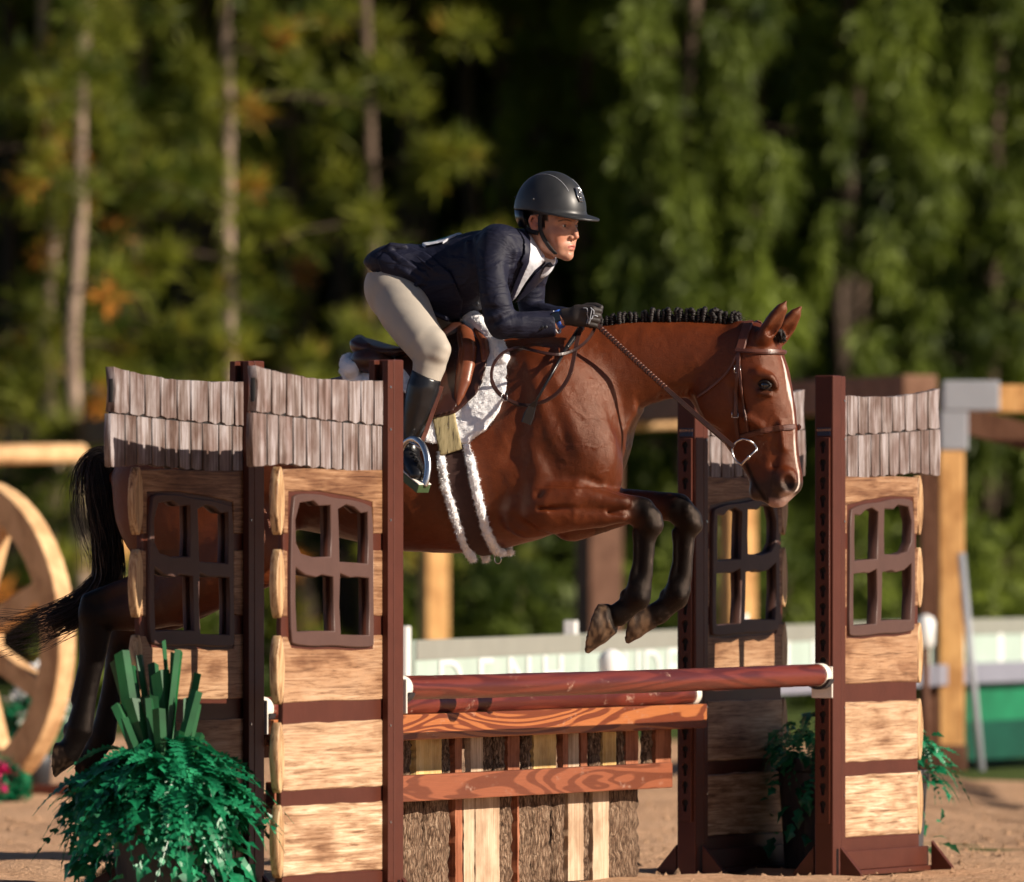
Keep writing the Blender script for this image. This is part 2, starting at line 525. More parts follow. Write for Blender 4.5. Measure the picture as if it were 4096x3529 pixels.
def logend_print():
    k = NT('log_end_print'); v = k.coord((1, 1, 1))
    wv = k.n('Mapping', iVector=v, iScale=(55, 40, 4)).outputs[0]
    nz = k.noise(wv, 1.3, 5, .6, 1.2)
    c = k.ramp(nz, [(.32, (.11, .050, .022)), (.44, (.34, .19, .085)), (.58, (.55, .37, .20)), (.8, (.38, .21, .09))])
    return k.fin(c, .5)
M['logend'] = logend_print()

def stained(name, dark, light, ringscale=10, stretch=(.55, 3.2, 5), worn=True, contrast=(.35, .65), rough=.45):
    k = NT(name); v = k.coord(stretch)
    nz = k.noise(v, 1.5, 2, .45, .9)
    rings = k.n('Math', operation='SINE'); mu = k.math('MULTIPLY', nz, ringscale * 6.28); k.l(mu, rings.inputs[0])
    rr = k.math('MULTIPLY_ADD', rings.outputs[0], .5); k.t.nodes[-1].inputs[2].default_value = .5
    c = k.mix(k.ramp(rr, [(contrast[0], (0, 0, 0)), (contrast[1], (1, 1, 1))]), dark, light)
    fine = k.noise(k.n('Mapping', iVector=v, iScale=(4, 40, 40)).outputs[0], 3, 4, .7)
    c = k.mix(.6, c, k.ramp(fine, [(.3, (.55, .5, .5)), (.6, (1, 1, 1))]), 'MULTIPLY')
    if worn:
        sc = k.noise(k.n('Mapping', iVector=v, iScale=(6, 1.2, 1.2)).outputs[0], 2.2, 6, .75)
        c = k.mix(k.ramp(sc, [(.60, (0, 0, 0)), (.70, (.7, .7, .7))]), c, (.42, .27, .2))
    k.bump(fine, .3, .002)
    return k.fin(c, rough, spec=.45)
M['plank'] = stained('stained_plank', (.16, .036, .012), (.40, .135, .042))
M['plankbrown'] = stained('worn_plank', (.15, .042, .018), (.27, .085, .038))
M['rail'] = stained('stained_rail', (.085, .0150, .0105), (.150, .028, .0165), 7, (.5, 5, 5), True, (.2, .8), .33)

def bark_mat():
    k = NT('bark'); v = k.coord((1, 1, 1))
    st = k.n('Mapping', iVector=v, iScale=(85, 85, 17)).outputs[0]
    vo = k.n('TexVoronoi', feature='DISTANCE_TO_EDGE'); k.l(k.mix(.12, st, k.noise(st, .7, 4, .6)), vo.inputs['Vector']); vo.inputs['Scale'].default_value = 1.0
    nz = k.noise(st, 1.4, 6, .7, .4)
    c = k.ramp(nz, [(.32, (.040, .022, .014)), (.48, (.185, .110, .068)), (.64, (.42, .30, .205))])
    cr = k.ramp(vo.outputs['Distance'], [(.0, (.25, .22, .2)), (.16, (1, 1, 1))])
    c = k.mix(.9, c, cr, 'MULTIPLY')
    k.bump(k.math('ADD', k.math('MULTIPLY', vo.outputs['Distance'], 1.2), nz), .9, .012)
    return k.fin(c, .85, spec=.2)
M['bark'] = bark_mat()
def sawn(name, a, b):
    k = NT(name); v = k.coord((1, 1, 1))
    nz = k.noise(k.n('Mapping', iVector=v, iScale=(70, 70, 3)).outputs[0], 1.2, 4, .6, .6)
    c = k.ramp(nz, [(.3, a), (.65, b)])
    big = k.noise(k.n('Mapping', iVector=v, iScale=(6, 6, 4)).outputs[0], 1.5, 4, .6)
    c = k.mix(.6, c, k.ramp(big, [(.38, (.48, .37, .29)), (.58, (1, 1, 1))]), 'MULTIPLY')
    k.bump(nz, .25, .003)
    return k.fin(c, .7, spec=.25)
M['sawn'] = sawn('pale_sawn_wood', (.38, .26, .165), (.62, .48, .34))
M['sawnyellow'] = sawn('yellow_sawn_wood', (.60, .38, .12), (.74, .55, .26))
M['sawnred'] = sawn('red_heartwood', (.24, .075, .035), (.42, .17, .09))
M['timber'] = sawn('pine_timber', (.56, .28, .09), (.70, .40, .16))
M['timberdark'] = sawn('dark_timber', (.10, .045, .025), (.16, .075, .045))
M['beam'] = sawn('brown_beam', (.17, .085, .050), (.25, .13, .08))
M['wheelwood'] = sawn('wheel_wood', (.66, .40, .19), (.76, .50, .27))
M['greymetal'] = simple('grey_paint', (.30, .31, .34), .5, .1, 5, .05)
M['greyrail'] = simple('grey_rail', (.22, .22, .27), .55, .08, 5, .05)
M['whitepaint'] = simple('white_paint', (.80, .80, .78), .5, .08, 5, .05)
M['greenpanel'] = simple('green_panel', (.012, .16, .07), .4, .3, 4, .05)
M['palegreen'] = simple('pale_green_banner', (.40, .49, .43), .55, .1, 4, .05)
M['letter'] = simple('white_letter', (.72, .74, .72), .55, .05, 4, 0)
M['pinkflower'] = simple('pink_petal', (.70, .012, .16), .6, .2, 9, 0)
M['whiteflower'] = simple('white_petal', (.8, .8, .8), .6, .1, 9, 0)
# ---------------------------------------------------------------- ground
def sand_mat():
    k = NT('arena_sand'); v = k.coord((1, 1, 1), rand=False)
    a = k.noise(v, 2.2, 6, .65); b = k.noise(v, 26, 5, .7); d = k.noise(v, 140, 3, .7)
    c = k.ramp(a, [(.3, (.68, .40, .235)), (.7, (.86, .555, .35))])
    c = k.mix(.6, c, k.ramp(b, [(.3, (.6, .55, .5)), (.6, (1, 1, 1))]), 'MULTIPLY')
    c = k.mix(.5, c, k.ramp(d, [(.3, (.62, .58, .55)), (.55, (1, 1, 1))]), 'MULTIPLY')
    hh = k.math('ADD', k.math('MULTIPLY', a, 1.6), k.math('ADD', b, k.math('MULTIPLY', d, .35)))
    k.bump(hh, .9, .05)
    return k.fin(c, .9, spec=.15)
M['sand'] = sand_mat()
def grass_ground():
    k = NT('grass_ground'); v = k.coord((1, 1, 1), rand=False)
    a = k.noise(v, 1.2, 6, .7)
    c = k.ramp(a, [(.3, (.05, .075, .015)), (.7, (.10, .14, .03))])
    k.bump(k.noise(v, 40, 4, .7), .8, .05)
    return k.fin(c, .9, spec=.15)
M['grassground'] = grass_ground()
def sheet(name, P, z, mat, n=1):
    mb = MB(); mb.add([(x, y, z) for x, y in P], [tuple(range(len(P)))])
    o = mb.build(name, mat, fix=False); tag(o, kind='structure'); return o
sheet('ground', [(-400, -100), (400, -100), (400, 500), (-400, 500)], -.02, M['grassground'])
# arena footing: raked, uneven sand with hoof-churned lumps near the jump
def arena():
    xs = np.concatenate([np.linspace(-60, -4, 12), np.linspace(-3.6, 3.6, 120), np.linspace(4, 60, 12)])
    ys = np.concatenate([np.linspace(-20, 31, 10), np.linspace(31.3, 51.2, 220)])
    X, Yg = np.meshgrid(xs, ys, indexing='ij'); P = np.stack([X.ravel(), Yg.ravel(), np.zeros(X.size)], 1)
    Q3 = P.copy()
    z = (vnoise(Q3, .45, 1) - .5) * .035 + (vnoise(Q3, .16, 2) - .5) * .022 + (vnoise(Q3, 1.6, 3) - .5) * .03
    z -= .05 * np.maximum(vnoise(Q3 + 9, .24, 4) - .72, 0) * 3
    P[:, 2] = z - .004 + .012
    edge = (P[:, 1] > 51.0); P[edge, 2] = -.012
    yend = np.interp(P[:, 0], [1.7, 2.3], [62.0, 51.5]); far = P[:, 1] > 40; P[far, 1] = 40 + (P[far, 1] - 40)*(yend[far] - 40)/11.2
    n, m = len(xs), len(ys); I = np.arange(n*m).reshape(n, m)
    Qd = np.stack([I[:-1, :-1].ravel(), I[1:, :-1].ravel(), I[1:, 1:].ravel(), I[:-1, 1:].ravel()], 1)
    o = link('arena_floor', np_mesh('arena_floor', P, Qd), M['sand']); tag(o, kind='structure')
arena()

# ---------------------------------------------------------------- jump standards with cottage wings
def wob(P, a, r):
    return [(x + r.uniform(-a, a), z + r.uniform(-a, a)) for x, z in P]
ZT = [(.04, 1.762), (.3, 1.757), (.6, 1.762), (.85, 1.779), (1.03, 1.799)]
ZM = [(.04, 1.605), (.5, 1.620), (1.03, 1.642)]
ZB = [(.04, 1.446), (.4, 1.456), (.8, 1.473), (1.03, 1.462)]
PANES = [[(.732, 1.30), (.70, 1.355), (.60, 1.362), (.56, 1.345), (.475, 1.348), (.471, 1.25), (.475, 1.180), (.60, 1.178), (.69, 1.190), (.728, 1.225)],
         [(.419, 1.335), (.36, 1.350), (.30, 1.342), (.25, 1.322), (.199, 1.326), (.195, 1.24), (.199, 1.156), (.30, 1.160), (.408, 1.163), (.412, 1.25)],
         [(.730, 1.146), (.66, 1.120), (.58, 1.112), (.54, 1.120), (.455, 1.113), (.452, 1.02), (.445, .936), (.58, .938), (.722, .936), (.732, 1.04)],
         [(.403, 1.125), (.33, 1.110), (.28, 1.112), (.19, 1.108), (.186, 1.01), (.188, .920), (.30, .922), (.398, .924), (.410, 1.02)]]
FRAME = [(.754, 1.372), (.70, 1.386), (.55, 1.384), (.45, 1.372), (.30, 1.366), (.20, 1.352), (.158, 1.340), (.156, 1.10), (.150, .892), (.165, .880), (.30, .880), (.45, .888), (.60, .886), (.74, .894), (.762, .905), (.768, 1.10)]
LOGZ = [(1.255, 1.468), (.985, 1.200), (.705, .920), (.418, .638), (.142, .370)]
WM = {}
def build_wing_meshes():
    r = random.Random(3)
    outer = [(.042, .10), (.80, .10), (.815, .40), (.80, .68), (.815, .95), (.80, 1.22), (.80, 1.455), (.042, 1.455)]
    WM['sheet'] = plate_mesh('back_sheet', outer, PANES, .009, .001)
    WM['frame'] = plate_mesh('window_frame', smooth_poly(FRAME, 1), PANES, .021, .004)
    def bar(x0, x1, z0, z1, n=7):
        top = [(x0 + (x1-x0)*i/n, z1 + r.uniform(-.003, .003)) for i in range(n + 1)]
        bot = [(x1 + (x0-x1)*i/n, z0 + r.uniform(-.003, .003)) for i in range(n + 1)]
        return top + bot
    logs = []
    z0, z1 = LOGZ[0]
    logs.append([(.042, z1), (.30, z1-.004), (.6, z1), (.808, z1-.004), (.808, z0+.03), (.80, z0), (.772, z0), (.768, 1.392), (.55, 1.394), (.30, 1.376), (.146, 1.36), (.142, z0), (.042, z0)])
    z0, z1 = LOGZ[1]
    logs.append(bar(.042, .142, z0, z1, 3)); logs.append(bar(.776, .81, z0, z1, 3))
    z0, z1 = LOGZ[2]
    logs.append([(.042, z1), (.138, z1), (.140, .874), (.30, .870), (.45, .877), (.60, .876), (.745, .884), (.776, z1), (.808, z1), (.812, z0+.1), (.806, z0), (.5, z0+.004), (.25, z0), (.042, z0+.002)])
    for z0, z1 in LOGZ[3:]: logs.append(bar(.042, .808, z0, z1, 9))
    WM['logs'] = [plate_mesh('log', p, (), .0135, .004) for p in logs]
    WM['ends'] = []
    for z0, z1 in LOGZ:
        zc, hz = (z0 + z1) / 2, (z1 - z0) / 2 + .006
        P = []
        for i in range(18):
            a = 2 * math.pi * i / 18
            P.append((.826 + .029 * math.copysign(abs(math.cos(a))**1.25, math.cos(a)) * (1 + r.uniform(-.05, .05)), zc + hz * math.sin(a)))
        WM['ends'].append(plate_mesh('log_end', P, (), .0150, .004))
    roof = [(w_, interp(ZT, w_) - .008) for w_ in (.045, .2, .4, .6, .8, 1.0)] + [(w_, interp(ZB, w_) + .01) for w_ in (1.005, .8, .6, .4, .2, .045)]
    WM['roofsheet'] = plate_mesh('roof_sheet', roof, (), .008, .001)
    top = [1.013, .897, .789, .678, .559, .46, .333, .241, .143, .045]
    botr = [1.026, .921, .838, .732, .634, .535, .452, .369, .25, .151, .045]
    WM['shingles'] = []
    for row, edges, hi, lo, half in ((0, top, ZT, ZM, .0165), (1, botr, ZM, ZB, .0125)):
        for i in range(len(edges) - 1):
            b, a = edges[i] - .0062, edges[i+1] + .0062
            ov = .0 if row == 0 else .004
            up = [(a + (b-a)*t, interp(hi, a + (b-a)*t) + ov + (r.uniform(-.002, .002) if row == 0 else 0)) for t in (0, .25, .5, .75, 1)]
            dn = [(b + (a-b)*t, interp(lo, b + (a-b)*t) + .012 - .006*math.sin(math.pi*t) + r.uniform(-.0035, .0035)) for t in (0, .2, .4, .6, .8, 1)]
            if i == 0:
                k = .012 if row == 0 else -.006
                mid = [(b - k, (up[-1][1] + dn[0][1]) / 2)]
                P = up + mid + dn
            else:
                P = up + [(b + r.uniform(-.0015, .0015), (up[-1][1] + dn[0][1]) / 2)] + dn
            WM['shingles'].append(plate_mesh('shingle', P, (), half, .0015))
    # keyhole track
    holes = []
    for i in range(21):
        zc = 1.58 - i * .0655
        P = []
        for j in range(11):
            a = R(-60) + R(300) * j / 10
            P.append((.0125 * math.cos(a), zc + .0125 * math.sin(a)))
        P = [(.0125*math.cos(R(-60) + R(300)*j/10), zc + .0125*math.sin(R(-60) + R(300)*j/10)) for j in range(11)]
        P += [(-.0062, zc - .028), (-.003, zc - .032), (.003, zc - .032), (.0062, zc - .028)]
        holes.append(P)
    WM['track'] = plate_mesh('keyhole_track', [(-.026, .20), (.026, .20), (.026, 1.605), (-.026, 1.605)], holes, .006, .0015)
build_wing_meshes()

def text_obj(txt, size, mat, name='lettering'):
    cu = bpy.data.curves.new(name, 'FONT'); cu.body = txt; cu.size = size; cu.extrude = .0004; cu.align_x = 'CENTER'; cu.align_y = 'CENTER'
    o = bpy.data.objects.new(name, cu); C.objects.link(o)
    dg = bpy.context.evaluated_depsgraph_get(); me = bpy.data.meshes.new_from_object(o.evaluated_get(dg)); me.name = name
    bpy.data.objects.remove(o); bpy.data.curves.remove(cu)
    me.transform(Matrix.Rotation(math.pi / 2, 4, 'X')); me.materials.clear(); me.materials.append(mat)
    return me
M['tagblue'] = simple('tag_blue', (.02, .026, .055), .4, .1, 20, 0)
M['tagorange'] = simple('tag_orange', (.62, .30, .13), .4, .1, 20, 0)

def standard(p, near, label, turf=False, cups=()):
    """near: wing runs towards the camera (-T); else away (+T). local x outward, local y = +NV (near) or -NV (far)"""
    ang = math.atan2(-T2[1], -T2[0]) if near else math.atan2(T2[1], T2[0])
    fs = 1 if near else -1
    root = empty('jump_standard', (p[0], p[1], 0), ang)
    tag(root, label, 'jump standard', 'brown cottage wing standards holding the fence')
    h = .0375
    post = MB().box((-h, -h, .0), (h, h, 1.832)).build('post', M['brown'], root, bevel=.005)
    MB().box((h + .0005, .014, .10), (h + .04, .0365, 1.83)).build('flange', M['brown'], root, bevel=.003)
    MB().box((h + .0005, -.0365, .10), (h + .04, -.014, 1.83)).build('flange', M['brown'], root, bevel=.003)
    tr = link('keyhole_track', WM['track'], M['brown'], root); tr.rotation_euler = (0, 0, -math.pi / 2 if True else 0); tr.location = (-h - .0062, 0, 0)
    # black strip behind the track paints the shade inside the holes
    MB().box((-h - .0012, -.020, .21), (-h - .0004, .020, 1.60)).build('hole_shade', M['void'], root)
    t = MB().box((-h - .002, -.026, 1.612), (-h - .0003, .026, 1.642)).build('name_tag', M['tagblue'], root)
    tx = link('tag_lettering', text_obj('BOLDFOOT', .0105, M['tagorange']), None, t); tx.location = (-h - .0025, 0, 1.632)
    tx.rotation_euler = (0, 0, -math.pi / 2)
    link('back_sheet', WM['sheet'], M['brown'], root)
    link('window_frame', WM['frame'], M['framebrown'], root)
    for me in WM['logs']: link('log', me, M['log'], root)
    for me in WM['ends']: link('log_end', me, M['logend'], root)
    link('roof_sheet', WM['roofsheet'], M['void'], root)
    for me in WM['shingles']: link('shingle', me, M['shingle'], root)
    MB().box((.039, -.014, .0), (.815, .014, .139)).build('base_board', M['brown'], root, bevel=.003)
    MB().box((.045, -.05, .004), (.86, .05, .024)).build('base_plate', M['brown'], root, bevel=.003)
    for s_ in (1, -1):
        MB().box((.06, s_*.030 - .008, .0245), (.85, s_*.030 + .008, .095)).build('base_rail', M['brown'], root, bevel=.003)
    def gusset(x, ln, hh):
        for s_ in (1, -1):
            V = [(x-.012, s_*.052, .004), (x-.012, s_*ln, .004), (x-.012, s_*ln, .018), (x-.012, s_*.052, hh),
                 (x+.012, s_*.052, .004), (x+.012, s_*ln, .004), (x+.012, s_*ln, .018), (x+.012, s_*.052, hh)]
            g = MB().add(V, [(0,1,2,3),(7,6,5,4),(0,4,5,1),(1,5,6,2),(2,6,7,3),(3,7,4,0)]).build('foot_brace', M['brown'], root, bevel=.002)
            if turf and s_ < 0 and x > .5:
                mb = MB(); r = random.Random(5)
                for i in range(900):
                    q = r.random(); y = -(.052 + (ln - .052) * q); z = hh + (.018 - hh) * q
                    xx = x + r.uniform(-.03, .03); L = r.uniform(.012, .03)
                    mb.add([(xx-.0015, y, z), (xx+.0015, y, z), (xx + r.uniform(-.012, .012), y + r.uniform(-.015, .01), z + L)], [(0, 1, 2)])
                tag(mb.build('turf_trim', M['turf'], root, fix=False), kind='stuff')
    gusset(0, .135, .115); gusset(.85, .34 if turf else .135, .17 if turf else .115)
    for s_ in (-1, 1):
        for zc in (1.74, 1.60, 1.30, .62, .30):
            mb = MB().tube([(h + .026, s_*.036, zc), (h + .026, s_*.0395, zc)], .0045, 10)
            mb.build('screw', M['steel'], root, smooth=False)
    for z in cups:      # cup that carries a rail, on the inner face
        c = MB()
        c.box((-h - .020, -.042, z - .085), (-h - .0126, .042, z + .030))
        c.build('cup_plate', M['whiteplastic'], root, bevel=.003)
        c = MB()
        P = [(-h - .062, .046*math.sin(a), z - .046*math.cos(a)) for a in np.linspace(-1.25, 1.25, 9)]
        V = []
        for q in P: V += [(q[0], q[1], q[2]), (-h - .0205, q[1], q[2])]
        for q in P: V += [(q[0], q[1]*1.17, z + (q[2]-z)*1.17), (-h - .0205, q[1]*1.17, z + (q[2]-z)*1.17)]
        Fs = []
        n = len(P)
        for i in range(n - 1):
            a = 2*i; Fs.append((a, a+1, a+3, a+2)); b = 2*n + 2*i; Fs.append((b, b+2, b+3, b+1))
            Fs.append((a, a+2, b+2, b)); Fs.append((a+1, b+1, b+3, a+3))
        c.add(V, Fs); c.build('jump_cup', M['darkplastic'], root)
    return root

def turf_mat():
    k = NT('turf'); v = k.coord((1, 1, 1)); c = k.ramp(k.noise(v, 30, 3), [(.3, (.03, .07, .012)), (.7, (.075, .14, .03))])
    return k.fin(c, .6)
M['turf'] = turf_mat()
SB, SD = .517, .55
PB = PA - SB * NV; PD = PC - SD * NV
RAIL_Z, BACK_Z = .742, .668
standard(PA, True, 'sunlit cottage wing standard nearest the camera with weathered shingle roof, left end of front rail', cups=(RAIL_Z,))
standard(PB, True, 'half shaded cottage wing standard behind the fern planter, in front of the horse hindquarters', turf=True, cups=(BACK_Z,))
standard(PC, False, 'sunlit cottage wing standard at far right, holding the right end of the upper rail', cups=(RAIL_Z,))
standard(PD, False, 'shaded cottage wing standard under the horse nose, behind the front legs', cups=(BACK_Z,))

def w3(p, z): return Vector((p[0], p[1], z))
def rail(pa, pb, z, label, r=.0405):
    a = pa + T2 * .058; b = pb - T2 * .058; L = float(np.linalg.norm(b - a))
    root = empty('jump_rail', (a[0], a[1], z), math.atan2(T2[1], T2[0]))
    tag(root, label, 'jump rail', 'round stained jump rails')
    n = 60; rr = random.Random(int(z * 1000)); P = []; Rr = []
    for i in range(n + 1):
        P.append((.012 + (L - .024) * i / n, rr.uniform(-.0006, .0006), rr.uniform(-.0006, .0006) - .004 * math.sin(math.pi * i / n))); Rr.append(r * rr.uniform(.992, 1.008))
    MB().tube(P, Rr, 20).build('pole', M['rail'], root, smooth=True)
    for x0, x1 in ((0, .045), (L - .045, L)):
        MB().tube([(x0, 0, 0), (x0 + .004, 0, 0), (x1 - .004, 0, 0), (x1, 0, 0)], [r*.9, r*1.04, r*1.04, r*.9], 20).build('end_cap', M['whiteplastic'], root, smooth=True)
rail(PA, PC, RAIL_Z, 'upper dark red round rail across the fence, nearest the camera')
rail(PB, PD, BACK_Z, 'lower dark red round rail just behind the upper one, above the plank')

# ---------------------------------------------------------------- slab panel under the rails
def slab_panel():
    a = PB + T2 * .10; ang = math.atan2(T2[1], T2[0])
    a = a + NV * .0
    root = empty('slab_panel', (a[0], a[1], 0), ang)
    tag(root, 'rustic panel of bark slabs and sawn boards behind a stained plank', 'fence panel')
    Lp = 3.30
    # local: x along the rails, y to the far-left (take-off) side; landing side is -y
    r = random.Random(11)
    MB().box((-.02, -.055, .333), (Lp - .10, -.018, .424)).build('lower_plank', M['plankbrown'], root, bevel=.004)
    # slabs: seen left edge pixel -> distance along the rail
    def along(px, off=-.03):
        best = None
        lo, hi = 0., 3.6
        for _ in range(40):
            m = (lo + hi) / 2; q = a + T2 * m - NV * .045
            if CX + F * q[0] / q[1] < px: lo = m
            else: hi = m
        return (lo + hi) / 2
    def slab(x0, x1, z0, z1, kind, yb, dep):
        n = 6; m = 14
        prof = []
        for i in range(n + 1):
            t = i / n; b = math.sin(math.pi * min(max(t, .04), .96)) ** .55 if kind == 'bark' else 1.0
            prof.append((t, b))
        V = []; jit = [r.uniform(-.008, .008) for _ in range(m + 1)]; jit2 = [r.uniform(-.008, .008) for _ in range(m + 1)]
        for j in range(m + 1):
            z = z0 + (z1 - z0) * j / m
            for t, b in prof:
                x = x0 + jit[j] * (1 if kind == 'bark' else .3) + (x1 - x0 + (jit2[j] - jit[j]) * (1 if kind == 'bark' else .3)) * t
                rough = r.uniform(-.007, .007) if kind == 'bark' else r.uniform(-.0008, .0008)
                V.append((x, yb - dep * b - rough, z))
            V.append((x1 + jit2[j], yb, z)); V.append((x0 + jit[j], yb, z))
        k = n + 3; Fs = []
        for j in range(m):
            for i in range(k):
                i2 = (i + 1) % k; Fs.append((j*k+i, j*k+i2, (j+1)*k+i2, (j+1)*k+i))
        Fs.append(tuple(reversed(range(k)))); Fs.append(tuple(m*k+i for i in range(k)))
        mat = {'bark': M['bark'], 'pale': M['sawn'], 'yel': M['sawnyellow'], 'red': M['sawnred'], 'dark': M['bark']}[kind]
        MB().add(V, Fs).build('slab', mat, root, smooth=(kind == 'bark'))
    def zx(x): return 1550 + x / 1.429
    low = [(-160, -70, 'bark'), (-65, 0, 'pale'), (5, 95, 'bark'), (105, 230, 'bark'), (235, 380, 'bark'), (385, 428, 'red'), (433, 497, 'pale'), (500, 640, 'pale'), (644, 738, 'bark'), (740, 752, 'red'), (754, 848, 'bark'), (852, 958, 'bark'),
           (965, 1028, 'bark'), (1030, 1120, 'pale'), (1123, 1168, 'bark'), (1171, 1265, 'pale'), (1268, 1465, 'bark')]
    for x0, x1, kd in low:
        slab(along(zx(x0)), along(zx(x1)) - .004, .004 + r.uniform(0, .01), .345 + r.uniform(-.01, .01), kd, .075, .032)
    up = [(-170, -90, 'bark'), (-60, 20, 'yel'), (30, 95, 'bark'), (105, 165, 'bark'), (167, 315, 'yel'), (333, 388, 'bark'), (392, 434, 'red'), (486, 558, 'pale'), (562, 628, 'bark'), (636, 698, 'bark'), (700, 770, 'red'), (800, 848, 'bark'), (850, 980, 'yel'), (1010, 1042, 'red'),
          (1046, 1108, 'pale'), (1112, 1150, 'red'), (1182, 1245, 'bark'), (1247, 1325, 'yel'), (1338, 1368, 'bark'), (1372, 1445, 'red'), (1490, 1535, 'bark'), (1537, 1628, 'red')]
    for x0, x1, kd in up:
        slab(along(zx(x0)), along(zx(x1)) - .003, .38 + r.uniform(-.01, .0), .565 + r.uniform(-.01, .02), kd, .075, .024 + r.uniform(-.006, .006))
    MB().box((0, .0765, .30), (Lp - .3, .105, .38)).build('back_batten', M['timberdark'], root, bevel=.003)
    MB().box((0, .0765, .50), (Lp - .15, .105, .57)).build('back_batten', M['timberdark'], root, bevel=.003)
    q = PB + T2 * .05
    o = empty('jump_plank', (q[0], q[1], .545), ang); tag(o, 'orange stained plank with knotty grain hanging above the slabs', 'plank')
    MB().box((.01, -.062, .0), (3.54, -.027, .088)).build('board', M['plank'], o, bevel=.004)
    for x in (.012, 3.50): MB().box((x, -.024, .02), (x + .03, .035, .05)).build('hanger', M['darkplastic'], o, bevel=.003)
slab_panel()
# ---------------------------------------------------------------- wood behind the arena
def leaf_mat(name, a, b, trans=.35, sc=1.1, hue=None):
    k = NT(name); tc = k.n('TexCoord'); g = k.n('NewGeometry')
    nz = k.noise(g.outputs['Position'], sc, 4, .6)
    c = k.ramp(nz, [(.38, a), (.60, b)] + ([(.68, hue)] if hue else []))
    k.fin(c, .55, spec=.3)
    tr = k.n('BsdfTranslucent'); k.l(c, tr.inputs[0]); mx = k.n('MixShader'); mx.inputs[0].default_value = trans
    k.l(k.b.outputs[0], mx.inputs[1]); k.l(tr.outputs[0], mx.inputs[2]); k.l(mx.outputs[0], k.o.inputs[0])
    return k.m
M['pine'] = leaf_mat('pine_needles', (.045, .075, .009), (.27, .285, .030), .40, 1.4, (.42, .22, .035))
M['spruce'] = leaf_mat('spruce_needles', (.028, .048, .006), (.195, .25, .030), .38, .75)
M['orangeleaf'] = leaf_mat('dead_needles', (.50, .17, .025), (.75, .30, .05), .3, 2.0)
M['darkleaf'] = leaf_mat('shaded_foliage', (.018, .032, .008), (.045, .07, .014), .2, .8)  # shade of the deep wood put into a darker leaf colour
def trunk_mat(name, a, b):
    k = NT(name); v = k.coord((14, 14, 2.2)); nz = k.noise(v, 1.6, 5, .7, .4)
    c = k.ramp(nz, [(.3, a), (.65, b)]); k.bump(nz, .8, .02); return k.fin(c, .9, spec=.15)
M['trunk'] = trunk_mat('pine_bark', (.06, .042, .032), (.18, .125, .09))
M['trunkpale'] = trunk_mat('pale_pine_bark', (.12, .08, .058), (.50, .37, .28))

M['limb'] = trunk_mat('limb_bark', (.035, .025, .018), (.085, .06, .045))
nrg = np.random.default_rng(5)
def blades(centres, radii, n, length, width, droop=0.0, up=.2):
    """tufts of needles: n thin triangles per centre"""
    m = len(centres); Cc = np.repeat(np.asarray(centres), n, axis=0); rr = np.repeat(np.asarray(radii), n)
    d = nrg.normal(size=(m*n, 3)); d[:, 2] += up; d[:, 2] -= droop; d /= np.linalg.norm(d, axis=1)[:, None]
    st = Cc + d * (rr * nrg.random(m*n) ** .5 * .6)[:, None]
    L = length * (.6 + .8 * nrg.random(m*n)); e = st + d * L[:, None] + np.array([0, 0, -droop*.25]) * L[:, None]
    sd = np.cross(d, nrg.normal(size=(m*n, 3))); sd /= np.maximum(np.linalg.norm(sd, axis=1), 1e-6)[:, None]
    mid = st + d * (L * .5)[:, None]
    V = np.empty((m*n*3, 3)); V[0::3] = st - sd*width*.3; V[1::3] = mid + sd*width; V[2::3] = e
    return V
def tri_mesh(name, V):
    return np_mesh(name, V, np.arange(len(V)).reshape(-1, 3), smooth=False)

def trunk_mb(h, r0, seed, limbs):
    r = random.Random(seed); P = []; rs = []
    for i in range(15):
        t = i / 14; P.append((r.uniform(-.09, .09) * (1 if i else 0), r.uniform(-.09, .09), h * t)); rs.append(r0 * (1 - .85 * t) * (1.25 if i == 0 else 1))
    mb = MB().tube(P, rs, 9); lm = MB()
    for (z, az, L, rise, rad) in limbs:
        Q = []
        for j in range(6):
            u = j / 5; Q.append((math.cos(az)*L*u, math.sin(az)*L*u, z + rise*L*u - .18*L*u*u + r.uniform(-.02, .02)))
        lm.tube(Q, [rad*(1 - .8*j/5) for j in range(6)], 5)
    return mb, lm

